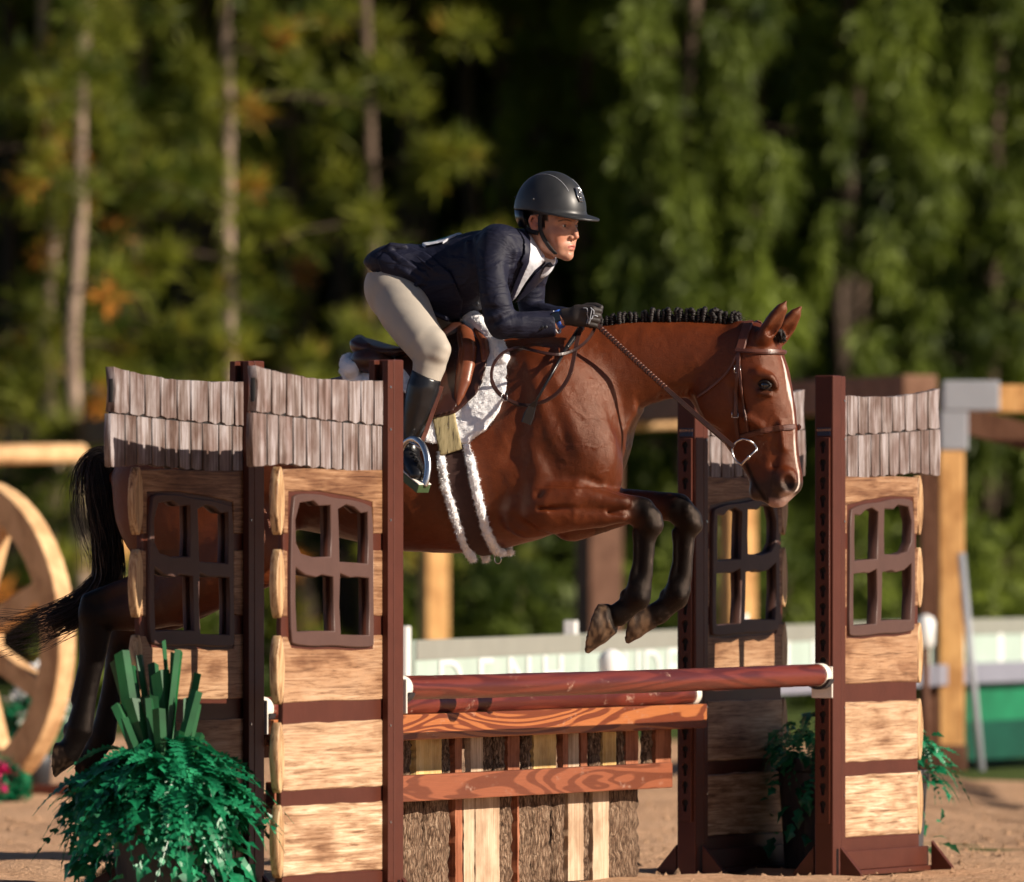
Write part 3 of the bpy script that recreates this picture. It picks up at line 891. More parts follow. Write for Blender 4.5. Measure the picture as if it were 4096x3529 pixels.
def make_pine(seed, h=13.0, r0=.072, low=.4, stub=False):
    r = random.Random(seed); limbs = []; cen = []; rad = []; oc = []
    z = low
    if stub: z = 6.7
    while z < h * .97:
        for _ in range(r.choice((1, 2, 2)) if z < 6.5 else (6 if stub else 4)):
            az = r.uniform(0, 2*math.pi); L = r.uniform(.6, 1.75) * (1 if z < 7 else max(.25, (h - z) / 6))
            rise = r.uniform(-.1, .4); limbs.append((z, az, L, rise, .018))
            nt_ = 2 if z < 6.5 else 4
            for q in range(nt_):
                u = r.uniform(.45, 1.05)
                p = (math.cos(az)*L*u + r.uniform(-.12, .12), math.sin(az)*L*u + r.uniform(-.12, .12), z + rise*L*u - .18*L*u*u + r.uniform(-.05, .16))
                (oc if r.random() < .07 and z < 6.5 else cen).append(p)
        z += r.uniform(.26, .5) if z < 6.5 else .45
    if not stub:
        for _ in range(22):
            a = r.uniform(2.6, 6.8); cen.append((.3*math.cos(a), .3*math.sin(a), r.uniform(.8, 6.4)))
    V = np.zeros((0, 3)) if stub else blades([c for c in cen if c[2] < 6.6], [.07] * sum(c[2] < 6.6 for c in cen), 80, .235, .016, 0, .55)
    hi = [c for c in cen if c[2] >= 6.6]
    V2 = blades(hi, [.3] * len(hi), 22, .6, .20, 0, .3)
    crown = tri_mesh('crown', np.concatenate([V, V2]))
    dead = tri_mesh('dead_needles', blades(oc, [.06] * len(oc), 50, .16, .018)) if oc else None
    t_, l_ = trunk_mb(h, r0, seed, limbs); return t_.mesh('trunk', True), crown, dead, l_.mesh('limbs', True)

def make_spruce(seed, h=13.0, r0=.07, rb=1.2):
    r = random.Random(seed); limbs = []; cen = []; cen2 = []
    z = .15
    while z < h * .96:
        rr = rb * (1 - z / h) ** .8
        nb = 4 if z < 7 else 6
        for _ in range(nb):
            az = r.uniform(0, 2*math.pi); L = rr * r.uniform(.7, 1.1); rise = .15
            limbs.append((z, az, L, rise, .022))
            k = 7 if z < 7 else 5
            for q in range(k):
                u = r.uniform(.35, 1.05); s_ = r.uniform(-.3, .3) * L * .5
                x = math.cos(az)*L*u - math.sin(az)*s_; y = math.sin(az)*L*u + math.cos(az)*s_; zz = z + rise*L*u - .35*L*u*u
                if z < 7:
                    H = r.uniform(.3, .65)
                    for j in range(8): cen.append((x + r.uniform(-.035, .035), y + r.uniform(-.035, .035), zz - H*j/7))
                else: cen2.append((x, y, zz))
        z += r.uniform(.24, .36) if z < 7 else .5
    V = blades(cen, [.045] * len(cen), 8, .14, .020, 1.25, 0)
    V2 = blades(cen2, [.3] * len(cen2), 14, .6, .24, .5, 0)
    t_, l_ = trunk_mb(h, r0, seed, limbs[::2]) if True else None; return t_.mesh('trunk', True), tri_mesh('crown', np.concatenate([V, V2])), None, l_.mesh('limbs', True)

def plant_tree(kind, meshes, X, Y, rz, label, group, sc=1.0, pale=False, deep=False):
    t = empty(kind, (X, Y, -.02), rz); t.scale = (sc, sc, sc)
    tag(t, label, 'tree', group)
    a, b, d, lm = meshes
    tag(link('limbs', lm, M['limb'], t), kind='stuff')
    o = link('trunk', a, None, t)
    if not a.materials: a.materials.append(M['trunk'])
    o.material_slots[0].link = 'OBJECT'; o.material_slots[0].material = M['limb'] if deep else M['trunkpale' if pale else 'trunk']  # deep trunks take the dark limb bark in place of shade
    link('crown', b, M['pine' if kind == 'pine_tree' else 'spruce'], t)
    if d: link('dead_needles', d, M['orangeleaf'], t)
    return t
PINES = [make_pine(s_) for s_ in (1, 2, 3, 4)]
DEEP = [make_pine(s_, 14.0, .085, .4, True) for s_ in (31, 32, 33)]
SPR = [make_spruce(s_) for s_ in (21, 22, 23)]
def at(px, Y): return (px - CX) / F * Y
GP, GS = 'pines along the left of the wood', 'spruces along the right of the wood'
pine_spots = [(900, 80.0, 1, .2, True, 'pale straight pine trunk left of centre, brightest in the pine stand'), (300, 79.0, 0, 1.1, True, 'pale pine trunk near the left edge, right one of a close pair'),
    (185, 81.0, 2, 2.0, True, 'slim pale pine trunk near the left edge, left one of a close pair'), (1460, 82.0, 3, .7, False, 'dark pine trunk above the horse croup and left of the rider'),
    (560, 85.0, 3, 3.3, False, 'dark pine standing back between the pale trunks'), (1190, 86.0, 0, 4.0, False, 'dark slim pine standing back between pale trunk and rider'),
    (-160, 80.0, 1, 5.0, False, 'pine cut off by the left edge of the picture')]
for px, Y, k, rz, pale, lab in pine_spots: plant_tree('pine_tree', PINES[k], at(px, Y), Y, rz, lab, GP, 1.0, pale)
spr_spots = [(2330, 86.5, 2, 1.3, 'narrow spruce directly behind the rider head'), (2760, 83.0, 0, .3, 'light green drooping spruce just right of the rider head'), (3430, 84.0, 1, 1.7, 'drooping spruce in the middle of the right half, behind the horse ears'),
    (3960, 84.5, 2, 2.9, 'drooping spruce near the right edge, above the far right standard'), (4480, 85.5, 0, 4.2, 'spruce cut off by the right edge of the picture')]
for px, Y, k, rz, lab in spr_spots: plant_tree('spruce_tree', SPR[k], at(px, Y), Y, rz, lab, GS)
# the wood goes on behind and to both sides (shades the interior, closes the gaps)
rr_ = random.Random(4)
i_ = 0
def more(px, Y, kind):
    global i_
    i_ += 1
    pool = DEEP
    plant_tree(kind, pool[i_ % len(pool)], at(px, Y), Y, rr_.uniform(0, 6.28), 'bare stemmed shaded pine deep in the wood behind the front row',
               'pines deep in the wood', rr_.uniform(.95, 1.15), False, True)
for Y, x0, st in ((87, -300, 400), (91, -500, 430), (95, -200, 450), (99, -100, 500)):
    px = x0
    while px < 7600:
        more(px + rr_.uniform(-90, 90), Y + rr_.uniform(-1, 1) + max(0, px - 1900)*.0012, 'pine_tree'); px += st
for px, Y in ((5500, 93), (6200, 95), (7000, 97), (7900, 99), (5600, 98), (6600, 101), (-700, 82), (-1300, 84)):
    more(px, Y, 'pine_tree')
# far mass of the wood
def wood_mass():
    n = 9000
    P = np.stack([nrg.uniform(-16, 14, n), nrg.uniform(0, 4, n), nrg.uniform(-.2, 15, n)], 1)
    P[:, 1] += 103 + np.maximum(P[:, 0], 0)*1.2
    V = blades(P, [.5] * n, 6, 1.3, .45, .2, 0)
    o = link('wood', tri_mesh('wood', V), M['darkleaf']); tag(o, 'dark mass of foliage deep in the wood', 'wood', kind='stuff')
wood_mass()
# low bushes along the foot of the wood
def bush(px, Y, w_, h_, lab):
    n = 130
    th = nrg.uniform(0, 6.28, n); rr = w_ * np.sqrt(nrg.random(n)); z = h_ * nrg.random(n) * np.sqrt(np.maximum(1 - (rr/w_)**2, .05))
    P = np.stack([np.cos(th)*rr, np.sin(th)*rr*.7, z + .05], 1)
    b = empty('bush', (at(px, Y), Y, -.02)); tag(b, lab, 'bush', 'low bushes at the foot of the wood')
    link('foliage', tri_mesh('foliage', blades(P, [.12]*n, 28, .16, .03, 0, .4)), M['spruce'], b)
    mb = MB()
    for i in range(6):
        a = i * 1.05; mb.tube([(0, 0, 0), (math.cos(a)*w_*.3, math.sin(a)*w_*.2, h_*.4), (math.cos(a)*w_*.5, math.sin(a)*w_*.3, h_*.75)], [.02, .014, .006], 5)
    mb.build('stem', M['trunk'], b)
bush(1980, 74, .85, 1.25, 'low green bush seen under the horse belly')
bush(2350, 76, .8, 1.1, 'low green bush seen between belly and front hooves')
bush(620, 73, .8, 1.0, 'low bush behind the left wing roof')
bush(3000, 75, 1.2, 1.3, 'wide bush behind the shaded standard and the horse muzzle')
bush(3850, 74, 1.3, 1.5, 'wide bush behind the far right standard')

# ---------------------------------------------------------------- timber frames, banner fence, rail
def beam(px0, py0, Y0, px1, py1, Y1, half, name, mat, parent, L0):
    a, b = W(px0, py0, Y0) - L0, W(px1, py1, Y1) - L0
    return MB().tube([a, b], half * 1.414, 4, upv=(0, 0, 1)).build(name, mat, parent, bevel=.01)
def timber_frame():
    Y0, Y1 = 84.0, 58.5
    base = W(800, 3000, 70); base.z = 0
    root = empty('timber_frame', base); tag(root, 'long timber frame with a dark top beam behind the horse, receding to the left', 'timber frame')
    beam(-250, 1762, Y0, 3680, 1572, Y1, .105, 'top_beam', M['beam'], root, base)
    for px, py, Y, hw, mt in ((1733, 1658, 70.5, .085, 'timber'), (2395, 1640, 66.5, .12, 'timberdark'), (2950, 1620, 63.2, .09, 'timber'), (480, 1740, 79.5, .075, 'timber')):  # second post takes dark timber in place of the shade on it
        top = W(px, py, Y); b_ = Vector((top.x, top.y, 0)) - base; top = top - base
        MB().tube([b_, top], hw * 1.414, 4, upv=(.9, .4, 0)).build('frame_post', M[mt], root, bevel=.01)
        if mt == 'timber':
            c_ = Vector((top.x, top.y, top.z - .32)); MB().tube([c_, top], hw*1.5, 4, upv=(.9, .4, 0)).build('post_bracket', M['greymetal'], root, bevel=.01)
timber_frame()
def log_beam(px0, py0, Y0, px1, py1, Y1, r_, lab):
    a, b = W(px0, py0, Y0), W(px1, py1, Y1); base = Vector((a.x, a.y, a.z))
    o = MB().tube([a - base, (a*.995 + b*.005) - base, (a*.4+b*.6) - base, b - base], [r_*.8, r_, r_, r_*.9], 14).build('peeled_log', M['wheelwood'], None, smooth=True, loc=base)
    tag(o, lab, 'log', 'peeled logs lying across the timber frames')
log_beam(-200, 1823, 60.0, 330, 1812, 60.6, .060, 'peeled golden log at the left edge, under the dark beam')
log_beam(2530, 1695, 64.0, 2780, 1687, 64.4, .045, 'peeled golden log seen between horse chest and shaded standard')
def right_frame():
    base = W(3805, 3084, 53.5); base.z = 0
    root = empty('gate_frame', base); tag(root, 'timber post with grey metal bracket and overhead beam at the right edge', 'timber frame')
    Y = 53.5
    def vpost(px, Yp, hw, z0, z1, name, mt):
        x = at(px, Yp) - base.x; MB().box((x - hw, Yp - base.y - hw, z0), (x + hw, Yp - base.y + hw, z1)).build(name, mt, root, bevel=.008)
    vpost(3805, Y, .066, .02, 1.70, 'post', M['timber'])
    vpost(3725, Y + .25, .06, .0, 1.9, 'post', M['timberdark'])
    vpost(3808, Y, .075, .0, .14, 'post_shoe', M['timberdark'])
    vpost(3815, Y, .073, 1.70, 2.02, 'bracket', M['greymetal'])
    a = W(3770, 1580, Y); MB().box((a.x - base.x, -.08, a.z - .085), (a.x - base.x + .30, .08, a.z + .075)).build('bracket_arm', M['greymetal'], root, bevel=.008)
    b = W(3945, 1595, Y); MB().box((b.x - base.x, -.07, b.z - .075), (b.x - base.x + 1.4, .07, b.z + .072)).build('overhead_beam', M['timber'], root, bevel=.008)
    P = [W(3860, 1680, Y + .4), W(4300, 1800, Y + .4)]
    MB().tube([p - base for p in P], .10, 4, upv=(0, 0, 1)).build('brace', M['timberdark'], root)
    MB().tube([W(3845, 2215, Y - .3) - base, W(3925, 3085, Y - .5) - base], .021, 10).build('leaning_pipe', M['greymetal'], root, smooth=True)
right_frame()
M['greenshade'] = simple('green_shade', (.004, .055, .032), .4, .3, 4, 0)
M['stripegrey'] = simple('banner_grey', (.25, .25, .215), .55, .08, 5, 0)
def banner_fence():
    ptsY = [(1650, 43.2), (2320, 46.0), (3000, 50.0), (3860, 54.2), (4700, 57.0)]
    base = Vector((at(1650, 43.2), 43.2, 0))
    root = empty('banner_fence', base); tag(root, 'low arena fence with pale green and white sponsor banners and a grey rail', 'fence')
    pal = ['palegreen', 'palegreen', 'palegreen', 'greenpanel']
    rails = []
    for i in range(len(ptsY) - 1):
        (p0, Y0), (p1, Y1) = ptsY[i], ptsY[i+1]
        a = Vector((at(p0, Y0), Y0, 0)) - base; b = Vector((at(p1, Y1), Y1, 0)) - base; d = (b - a); L = d.length; d.normalize()
        ang = math.atan2(d.y, d.x)
        pn = MB().box((.02, -.012, .04 if i == 3 else .52), (L - .02, .012, .80)).build('banner_panel', M[pal[i]], root, bevel=.004); pn.location = a; pn.rotation_euler = (0, 0, ang)
        st = MB().box((.02, -.016, .715), (L - .02, -.0125, .80)).build('stripe_and_shade', M['stripegrey'], pn)
        if i >= 3:
            MB().box((.02, -.016, .46), (L - .02, -.0125, .713)).build('stripe_and_shade', M['palegreen'], pn)
        if i == 3: MB().box((.02, -.016, .042), (L - .02, -.0125, .25)).build('stripe_and_shade', M['greenshade'], pn)  # darker green strip paints the shading low on the panel
        txt = ['DENH', 'AUDENHA', 'llAdlih', 'llAdlih'][i]
        for q, ch in enumerate(txt):
            t = link('banner_letter', text_obj(ch, .25 if i < 2 else .27, M['letter'], 'banner_letter'), None, pn)
            t.location = (L*(.09 + .82*(q + .5)/len(txt)), -.0185, .615); t.scale = (2.4, 1, 1)
        po = MB().box((-.03, .015, 0), (.03, .07, .86)).build('fence_post', M['whitepaint'], root, bevel=.004); po.location = a; po.rotation_euler = (0, 0, ang)
        ra = MB().box((0, -.10, .455), (L, -.05, .565)).build('grey_rail', M['greyrail'], root, bevel=.006); ra.location = a; ra.rotation_euler = (0, 0, ang)
banner_fence()
def small_white(px, py, Y, r_, lab):
    c = W(px, py, Y); root = empty('bollard', (c.x, Y, 0)); tag(root, lab, 'post')
    MB().tube([(0, 0, c.z - r_*2.6), (0, 0, c.z - r_*2.4), (0, 0, c.z), (0, 0, c.z + r_*.5), (0, 0, c.z + r_*.8)], [r_*.5, r_*.9, r_, r_*.75, r_*.2], 14).build('cap', M['whitepaint'], root, smooth=True)
    MB().tube([(0, 0, 0), (0, 0, c.z - r_*2.3)], r_*.4, 10).build('stake', M['timberdark'], root, smooth=True)
small_white(2445, 2640, 44.5, .06, 'white capped stake in front of the banner, under the front hooves')
small_white(3703, 2490, 52.2, .05, 'white capped stake behind the far right standard')
# ---------------------------------------------------------------- wagon wheel display at the left
def wagon_wheel():
    Y = 47.6; c = W(-110, 2555, Y); Rr = .755
    root = empty('wagon_wheel', (c.x, Y, .03), R(-51)); tag(root, 'big pale wooden wagon wheel standing at the left edge', 'wheel')
    n = 48
    def ring(r0, r1, hy, name):
        V = []; Fs = []
        for i in range(n):
            a = 2*math.pi*i/n; ca, sa = math.cos(a), math.sin(a)
            V += [(r0*ca, -hy, r0*sa + c.z-.03), (r1*ca, -hy, r1*sa + c.z-.03), (r1*ca, hy, r1*sa + c.z-.03), (r0*ca, hy, r0*sa + c.z-.03)]
        for i in range(n):
            j = (i+1) % n
            for k in range(4):
                k2 = (k+1) % 4; Fs.append((4*i+k, 4*i+k2, 4*j+k2, 4*j+k))
        MB().add(V, Fs).build(name, M['wheelwood'], root, bevel=.01)
    ring(.60, Rr, .05, 'rim')
    MB().tube([(0, -.09, c.z-.03), (0, .09, c.z-.03)], .13, 20).build('hub', M['wheelwood'], root, bevel=.01)
    for i in range(8):
        a = R(22) + i * math.pi / 4
        MB().tube([(.10*math.cos(a), 0, c.z - .03 + .10*math.sin(a)), (.63*math.cos(a), 0, c.z - .03 + .63*math.sin(a))], .068, 4, flat=(.75, 1.05), upv=(0, 1, 0)).build('spoke', M['wheelwood'], root, bevel=.006)
    base = Vector((c.x, Y, 0)); d = Vector((.55, -.05, 0))
    o = empty('wheel_base', base, R(-12)); tag(o, 'brown plank base under the wagon wheel', 'plank')
    MB().box((-.8, -.12, .0), (.56, -.02, .075)).build('board', M['brown'], o, bevel=.006)
    MB().box((-.8, .08, .0), (.56, .16, .075)).build('board', M['brown'], o, bevel=.006)
    MB().box((-.8, -.018, .0), (.56, .078, .028)).build('board', M['brown'], o, bevel=.006)
wagon_wheel()
def flower_box(px, Y, z, w_, mat, lab, nb=34):
    x = at(px, Y); root = empty('flower_pot', (x, Y, 0)); tag(root, lab, 'flowers', 'flowers by the wagon wheel')
    MB().tube([(0, 0, 0), (0, 0, z*.55)], [w_*.5, w_*.65], 14).build('pot', M['darkplastic'], root, smooth=True)
    n = 70; P = np.stack([nrg.normal(0, w_*.45, n), nrg.normal(0, w_*.4, n), z*.55 + np.abs(nrg.normal(0, w_*.75, n))], 1)
    link('leaves', tri_mesh('leaves', blades(P, [.05]*n, 20, w_*.55, .018, 0, .4)), M['greenfern'], root)
    P[:, 2] += w_*.6; k = P[:nb]
    link('blossoms', tri_mesh('blossoms', blades(k, [.03]*len(k), 16, .05, .02)), mat, root)
def fern_mat():
    k = NT('plastic_fern'); g = k.n('NewGeometry'); nz = k.noise(g.outputs['Position'], 9, 4, .6)
    c = k.ramp(nz, [(.3, (.003, .065, .028)), (.5, (.009, .19, .078)), (.7, (.05, .42, .20))])
    k.fin(c, .33, spec=.55)
    tr = k.n('BsdfTranslucent'); k.l(c, tr.inputs[0]); mx = k.n('MixShader'); mx.inputs[0].default_value = .25
    k.l(k.b.outputs[0], mx.inputs[1]); k.l(tr.outputs[0], mx.inputs[2]); k.l(mx.outputs[0], k.o.inputs[0])
    return k.m
M['greenfern'] = fern_mat()
flower_box(150, 50.0, .42, .13, M['whiteflower'], 'white flowers with dark green leaves seen through the wagon wheel')
flower_box(18, 46.5, .10, .07, M['pinkflower'], 'pink flowers at the foot of the wagon wheel', 7)
# ---------------------------------------------------------------- horse
PSI = R(15); YH = 35.0
cP, sP = math.cos(PSI), math.sin(PSI)
KPX = YH / F
def HB(px, py, v=0.0):
    """photo pixel -> horse frame (along, sideways +far, up) at sideways offset v"""
    a = (px - CX) / F
    s = (a * (YH + v * cP) - v * sP) / (cP + a * sP)
    Y = YH - s * sP + v * cP
    return np.array([s, v, CAMZ - (py - HY) / F * Y])
def to_px(P):
    X = P[:, 0]*cP + P[:, 1]*sP; Y = YH - P[:, 0]*sP + P[:, 1]*cP
    return CX + F*X/Y, HY - F*(P[:, 2] - CAMZ)/Y
def HC(pts, v):
    """chain nodes (px,py,r[,v]) -> horse frame"""
    return [(*HB(p[0], p[1], p[3] if len(p) > 3 else v), p[2]) for p in pts]
def prof(tab):
    out = []
    for px, t, b, wd, cf in tab:
        s = HB(px, t)[0]; out.append((s, HB(px, t)[2], HB(px, b)[2], wd, cf))
    return out
TORSO = prof([(452, 1885, 1935, .05, .5), (480, 1862, 1960, .10, .5), (520, 1832, 1985, .155, .5), (600, 1772, 2030, .21, .5), (700, 1708, 2060, .245, .5), (800, 1655, 2085, .265, .5), (900, 1615, 2100, .275, .5),
    (1000, 1585, 2108, .275, .5), (1100, 1560, 2112, .268, .48), (1200, 1542, 2120, .268, .46), (1300, 1520, 2138, .275, .45), (1400, 1495, 2160, .285, .44), (1500, 1468, 2184, .292, .43), (1600, 1440, 2204, .292, .42),
    (1700, 1415, 2209, .288, .42), (1800, 1382, 2212, .275, .42), (1900, 1340, 2211, .258, .42), (2000, 1316, 2196, .248, .42), (2100, 1308, 2172, .243, .42), (2200, 1310, 2140, .235, .42),
    (2300, 1335, 2085, .215, .42), (2380, 1400, 2020, .195, .42), (2440, 1490, 1950, .165, .45), (2490, 1590, 1870, .12, .48), (2515, 1660, 1800, .07, .5)])
torso_fn = loft(TORSO, 'x', None, 1.75, 2.25)
NECK = prof([(2120, 1345, 1850, .12, .45), (2200, 1322, 1850, .145, .42), (2300, 1310, 1830, .150, .40), (2400, 1299, 1760, .135, .42), (2480, 1290, 1690, .118, .44), (2540, 1285, 1650, .105, .45), (2608, 1281, 1616, .095, .46), (2700, 1279, 1594, .086, .48),
    (2800, 1279, 1590, .082, .5), (2880, 1284, 1600, .080, .5), (2950, 1296, 1560, .076, .5), (3000, 1315, 1500, .062, .5)])
# head: turned a little further towards the camera about the poll
HP = HB(2960, 1400); HYAW = R(11)
cH = math.cos(PSI + HYAW)
def hz(py): return CAMZ - (py - HY) * KPX * .993
def hx(px): return (px - 2960) * KPX * .993 / cH
def head_to_body(s, v):
    c, s_ = math.cos(HYAW), math.sin(HYAW)
    return HP[0] + s*c + v*s_, HP[1] - s*s_ + v*c
def HH(px, py, v=0.0):
    """photo pixel -> horse frame for a point on the head at head-sideways offset v"""
    s = (px - 2960) * KPX * .993 - v * math.sin(PSI + HYAW); s /= cH
    x, y = head_to_body(s, v); return np.array([x, y, hz(py)])
def HHC(pts): return [(*HH(p[0], p[1], p[3]), p[2]) for p in pts]
HEAD = [(hz(y), hx(r_), hx(l_), wd, cf) for y, l_, r_, wd, cf in [
    (1292, 2950, 3035, .035, .5), (1320, 2925, 3075, .062, .5), (1371, 2890, 3105, .082, .55), (1430, 2850, 3128, .094, .6), (1490, 2812, 3146, .100, .62), (1550, 2790, 3158, .100, .62), (1605, 2782, 3168, .094, .6), (1650, 2796, 3176, .086, .6),
    (1700, 2842, 3181, .076, .58), (1750, 2882, 3184, .066, .56), (1800, 2918, 3188, .058, .55), (1850, 2955, 3194, .054, .55), (1895, 2986, 3202, .056, .58), (1930, 3000, 3205, .058, .6), (1960, 3008, 3196, .056, .6), (1985, 3022, 3172, .050, .55), (2005, 3050, 3152, .042, .5), (2022, 3085, 3134, .028, .5)]]
def loft_head():
    fn, lo, hi = loft(HEAD, 'z', None, 2.1, 2.0)
    def f2(X, Y, Z):
        dx, dy = X - HP[0], Y - HP[1]; c, s_ = math.cos(HYAW), math.sin(HYAW)
        return fn(dx*c - dy*s_, dx*s_ + dy*c, Z)
    return f2, [HP[0] - .25, -.32, lo[2]], [HP[0] + .42, .25, hi[2]]
NF = [(2115, 2040, .100, -.165), (2200, 2018, .104, -.185), (2300, 2012, .090, -.185), (2400, 2029, .070, -.170), (2500, 2034, .050, -.155), (2566, 2046, .050), (2590, 2083, .046), (2596, 2120, .037), (2590, 2165, .028), (2586, 2232, .026), (2580, 2300, .028), (2556, 2355, .044), (2548, 2390, .048), (2512, 2428, .038), (2475, 2458, .042)]
FF = [(2290, 2070, .085), (2400, 2045, .076), (2520, 2024, .060), (2640, 2025, .049), (2712, 2030, .050), (2742, 2068, .046), (2750, 2105, .038), (2748, 2150, .029), (2743, 2232, .026), (2736, 2305, .029), (2712, 2358, .045), (2702, 2390, .046), (2668, 2424, .037), (2632, 2453, .041)]
NHN = [(1010, 2190, .150, -.17), (860, 2285, .130, -.16), (700, 2385, .104, -.14), (560, 2435, .080, -.13), (440, 2452, .062, -.13), (386, 2468, .060, -.13), (383, 2530, .055, -.13), (378, 2600, .046, -.13), (362, 2700, .038, -.13), (346, 2780, .037, -.13), (332, 2850, .042, -.13), (318, 2915, .048, -.13), (300, 2965, .041, -.13), (278, 3005, .043, -.13)]
FHN = [(1000, 2190, .15, .15), (860, 2290, .125, .14), (720, 2400, .095, .13), (600, 2470, .075, .13), (520, 2510, .062, .13), (490, 2560, .054, .13), (468, 2660, .042, .13), (448, 2760, .036, .13), (430, 2860, .040, .13), (410, 2945, .047, .13), (380, 3005, .040, .13), (350, 3045, .042, .13)]
def hoof(fld, heel, toe, c1, c2, v):
    """hoof between the coronet line c1-c2 and the sole line heel-toe (photo pixels)"""
    H, Tt, A, B = [HB(q[0], q[1], v) for q in (heel, toe, c1, c2)]
    so, co = (H + Tt)/2, (A + B)/2; rs, rc = np.linalg.norm(Tt - H)/2, np.linalg.norm(B - A)/2*1.02
    ax = so - co; ax /= np.linalg.norm(ax)
    def pn(p, q):
        d = q - p; n = np.array([-d[2], 0, d[0]]); n /= np.linalg.norm(n); return n if n.dot(ax) > 0 else -n
    ns, nc = pn(H, Tt), pn(A, B); L = np.linalg.norm(so - co)
    fn, lo, hi = chain([(*(co - ax*.05), rc - (rs - rc)*.05/L), (*co, rc), (*so, rs), (*(so + ax*.06), rs + (rs - rc)*.06/L)], (1, .88, 1))
    def f2(X, Y, Z):
        d = fn(X, Y, Z)
        e = (X - so[0])*ns[0] + (Z - so[2])*ns[2]; g = -((X - co[0])*nc[0] + (Z - co[2])*nc[2]) - .004
        return np.maximum(np.maximum(d, e), g)
    fld.op((f2, np.minimum(so, co) - rs*1.4, np.maximum(so, co) + rs*1.4), .008)
    fld.op(ell(so + ns*.022 + (H - Tt)*.06, (rs*.62, rs*.55, rs*.66)), .008, 's')
HOOVES = [((2398, 2411), (2353, 2582), (2432, 2416), (2464, 2534), -.145), ((2540, 2418), (2508, 2560), (2604, 2424), (2622, 2510), .145), ((196, 2972), (168, 3121), (252, 2976), (302, 3054), -.13), ((276, 3026), (236, 3154), (326, 3014), (356, 3090), .13)]
def build_horse():
    fld = Field((-1.62, -.40, .30), (1.16, .42, 2.10), .0062)
    fld.op(torso_fn, .03)
    fld.op(loft(NECK, 'x', None, 1.9, 2.1), .12)
    fld.op(loft_head(), .05)
    # hindquarters
    for v, k in ((-.15, NHN), (.15, FHN)):
        fld.op(ell(HB(790, 1960, v), (.30, .125, .33), roty(R(25))), .08)
        fld.op(chain(HC(k, v), (1, .86, 1)), .06)
        fld.op(chain([(*HB(600 if v < 0 else 690, 2330 if v < 0 else 2350, v), .05), (*HB(480 if v < 0 else 580, 2352 if v < 0 else 2400, v), .028), (*HB(352 if v < 0 else 470, 2398 if v < 0 else 2462, v), .024), (*HB(352 if v < 0 else 468, 2450 if v < 0 else 2510, v), .03)]), .03)
    # shoulders, chest, forearms
    for v in (-1, 1):
        fld.op(ell(HB(2215, 1700, v*.165), (.16, .072, .27), roty(R(-22))), .09)          # shoulder blade
        fld.op(ell(HB(2330, 1840, v*.15), (.125, .085, .15), roty(R(15))), .035)          # point of shoulder
        fld.op(ell(HB(2150, 1900, v*.175), (.16, .068, .125), roty(R(28))), .03)         # triceps
        fld.op(ell(HB(2100, 2035, v*.165), (.055, .05, .075)), .03)                      # elbow
        fld.op(ell(HB(2395, 1880, v*.085), (.085, .075, .14)), .03)                      # pectoral
        fld.op(chain(HC([(2195, 1470, .028, v*.185), (2250, 1600, .038, v*.200), (2300, 1740, .040, v*.205), (2325, 1800, .030, v*.205)], 0)), .022)
        fld.op(chain(HC([(2125, 1490, .030, v*.200), (2170, 1620, .040, v*.212), (2215, 1740, .040, v*.216), (2250, 1820, .026, v*.212)], 0)), .022)
        fld.op(chain(HC([(2075, 1720, .030, v*.214), (2120, 1810, .038, v*.212), (2165, 1890, .040, v*.212), (2150, 1950, .03, v*.212)], 0)), .022)
    fld.op(chain(HC(NF, -.145), (1, .80, 1)), .018)
    fld.op(chain(HC(FF, .145), (1, .82, 1)), .03)
    # forearm muscles, tendon, fetlock detail
    fld.op(chain(HC([(2190, 1985, .058), (2300, 1982, .054), (2420, 2004, .035), (2500, 2010, .022)], -.205)), .012)
    fld.op(chain(HC([(2180, 2075, .052), (2300, 2068, .046), (2420, 2066, .032), (2490, 2066, .02)], -.198)), .012)
    fld.op(chain(HC([(2160, 2034, .006), (2300, 2034, .007), (2440, 2038, .006), (2510, 2040, .004)], -.256)), .014, 's')
    fld.op(chain(HC([(2400, 2052, .004), (2480, 2052, .005), (2545, 2050, .004)], -.215)), .010, 's')
    # bony knee
    for dx, dy, v in ((0, 0, -.145), (158, -14, .145)):
        fld.op(ell(HB(2590+dx, 2062+dy, v - .018), (.030, .028, .034)), .012)
        fld.op(ell(HB(2606+dx, 2104+dy, v - .014), (.026, .026, .022)), .010)
        fld.op(ell(HB(2548+dx, 2080+dy, v - .004), (.022, .024, .030)), .012)
        fld.op(chain(HC([(2612+dx, 2086+dy, .004), (2580+dx, 2090+dy, .004)], v - .052)), .008, 's')
        fld.op(chain(HC([(2566+dx, 2060+dy, .004), (2566+dx, 2110+dy, .005), (2560+dx, 2150+dy, .005)], v - .046)), .010, 's')
        fld.op(ell(HB(2562+dx, 2392+dy*.6, v - .02), (.024, .022, .024)), .010)
        fld.op(chain(HC([(2528+dx, 2386+dy*.6, .005), (2546+dx, 2350+dy*.6, .005)], v - .046)), .010, 's')
    for L_, v in ((NF, -.145), (FF, .145)):
        dx = 0 if v < 0 else 158; 
        fld.op(chain(HC([(2548+dx, 2130, .018), (2550+dx, 2180, .0155), (2548+dx, 2250, .0150), (2536+dx, 2320, .020)], v - .004)), .004)
        fld.op(chain(HC([(2612+dx, 2075, .03), (2622+dx, 2100, .028)], v)), .02)
        fld.op(chain(HC([(2496+dx, 2372, .012), (2490+dx, 2382, .010)], v)), .012)
        fld.op(chain(HC([(2560+dx, 2170, .005), (2556+dx, 2240, .006), (2545+dx, 2310, .006)], v - .034)), .008, 's')
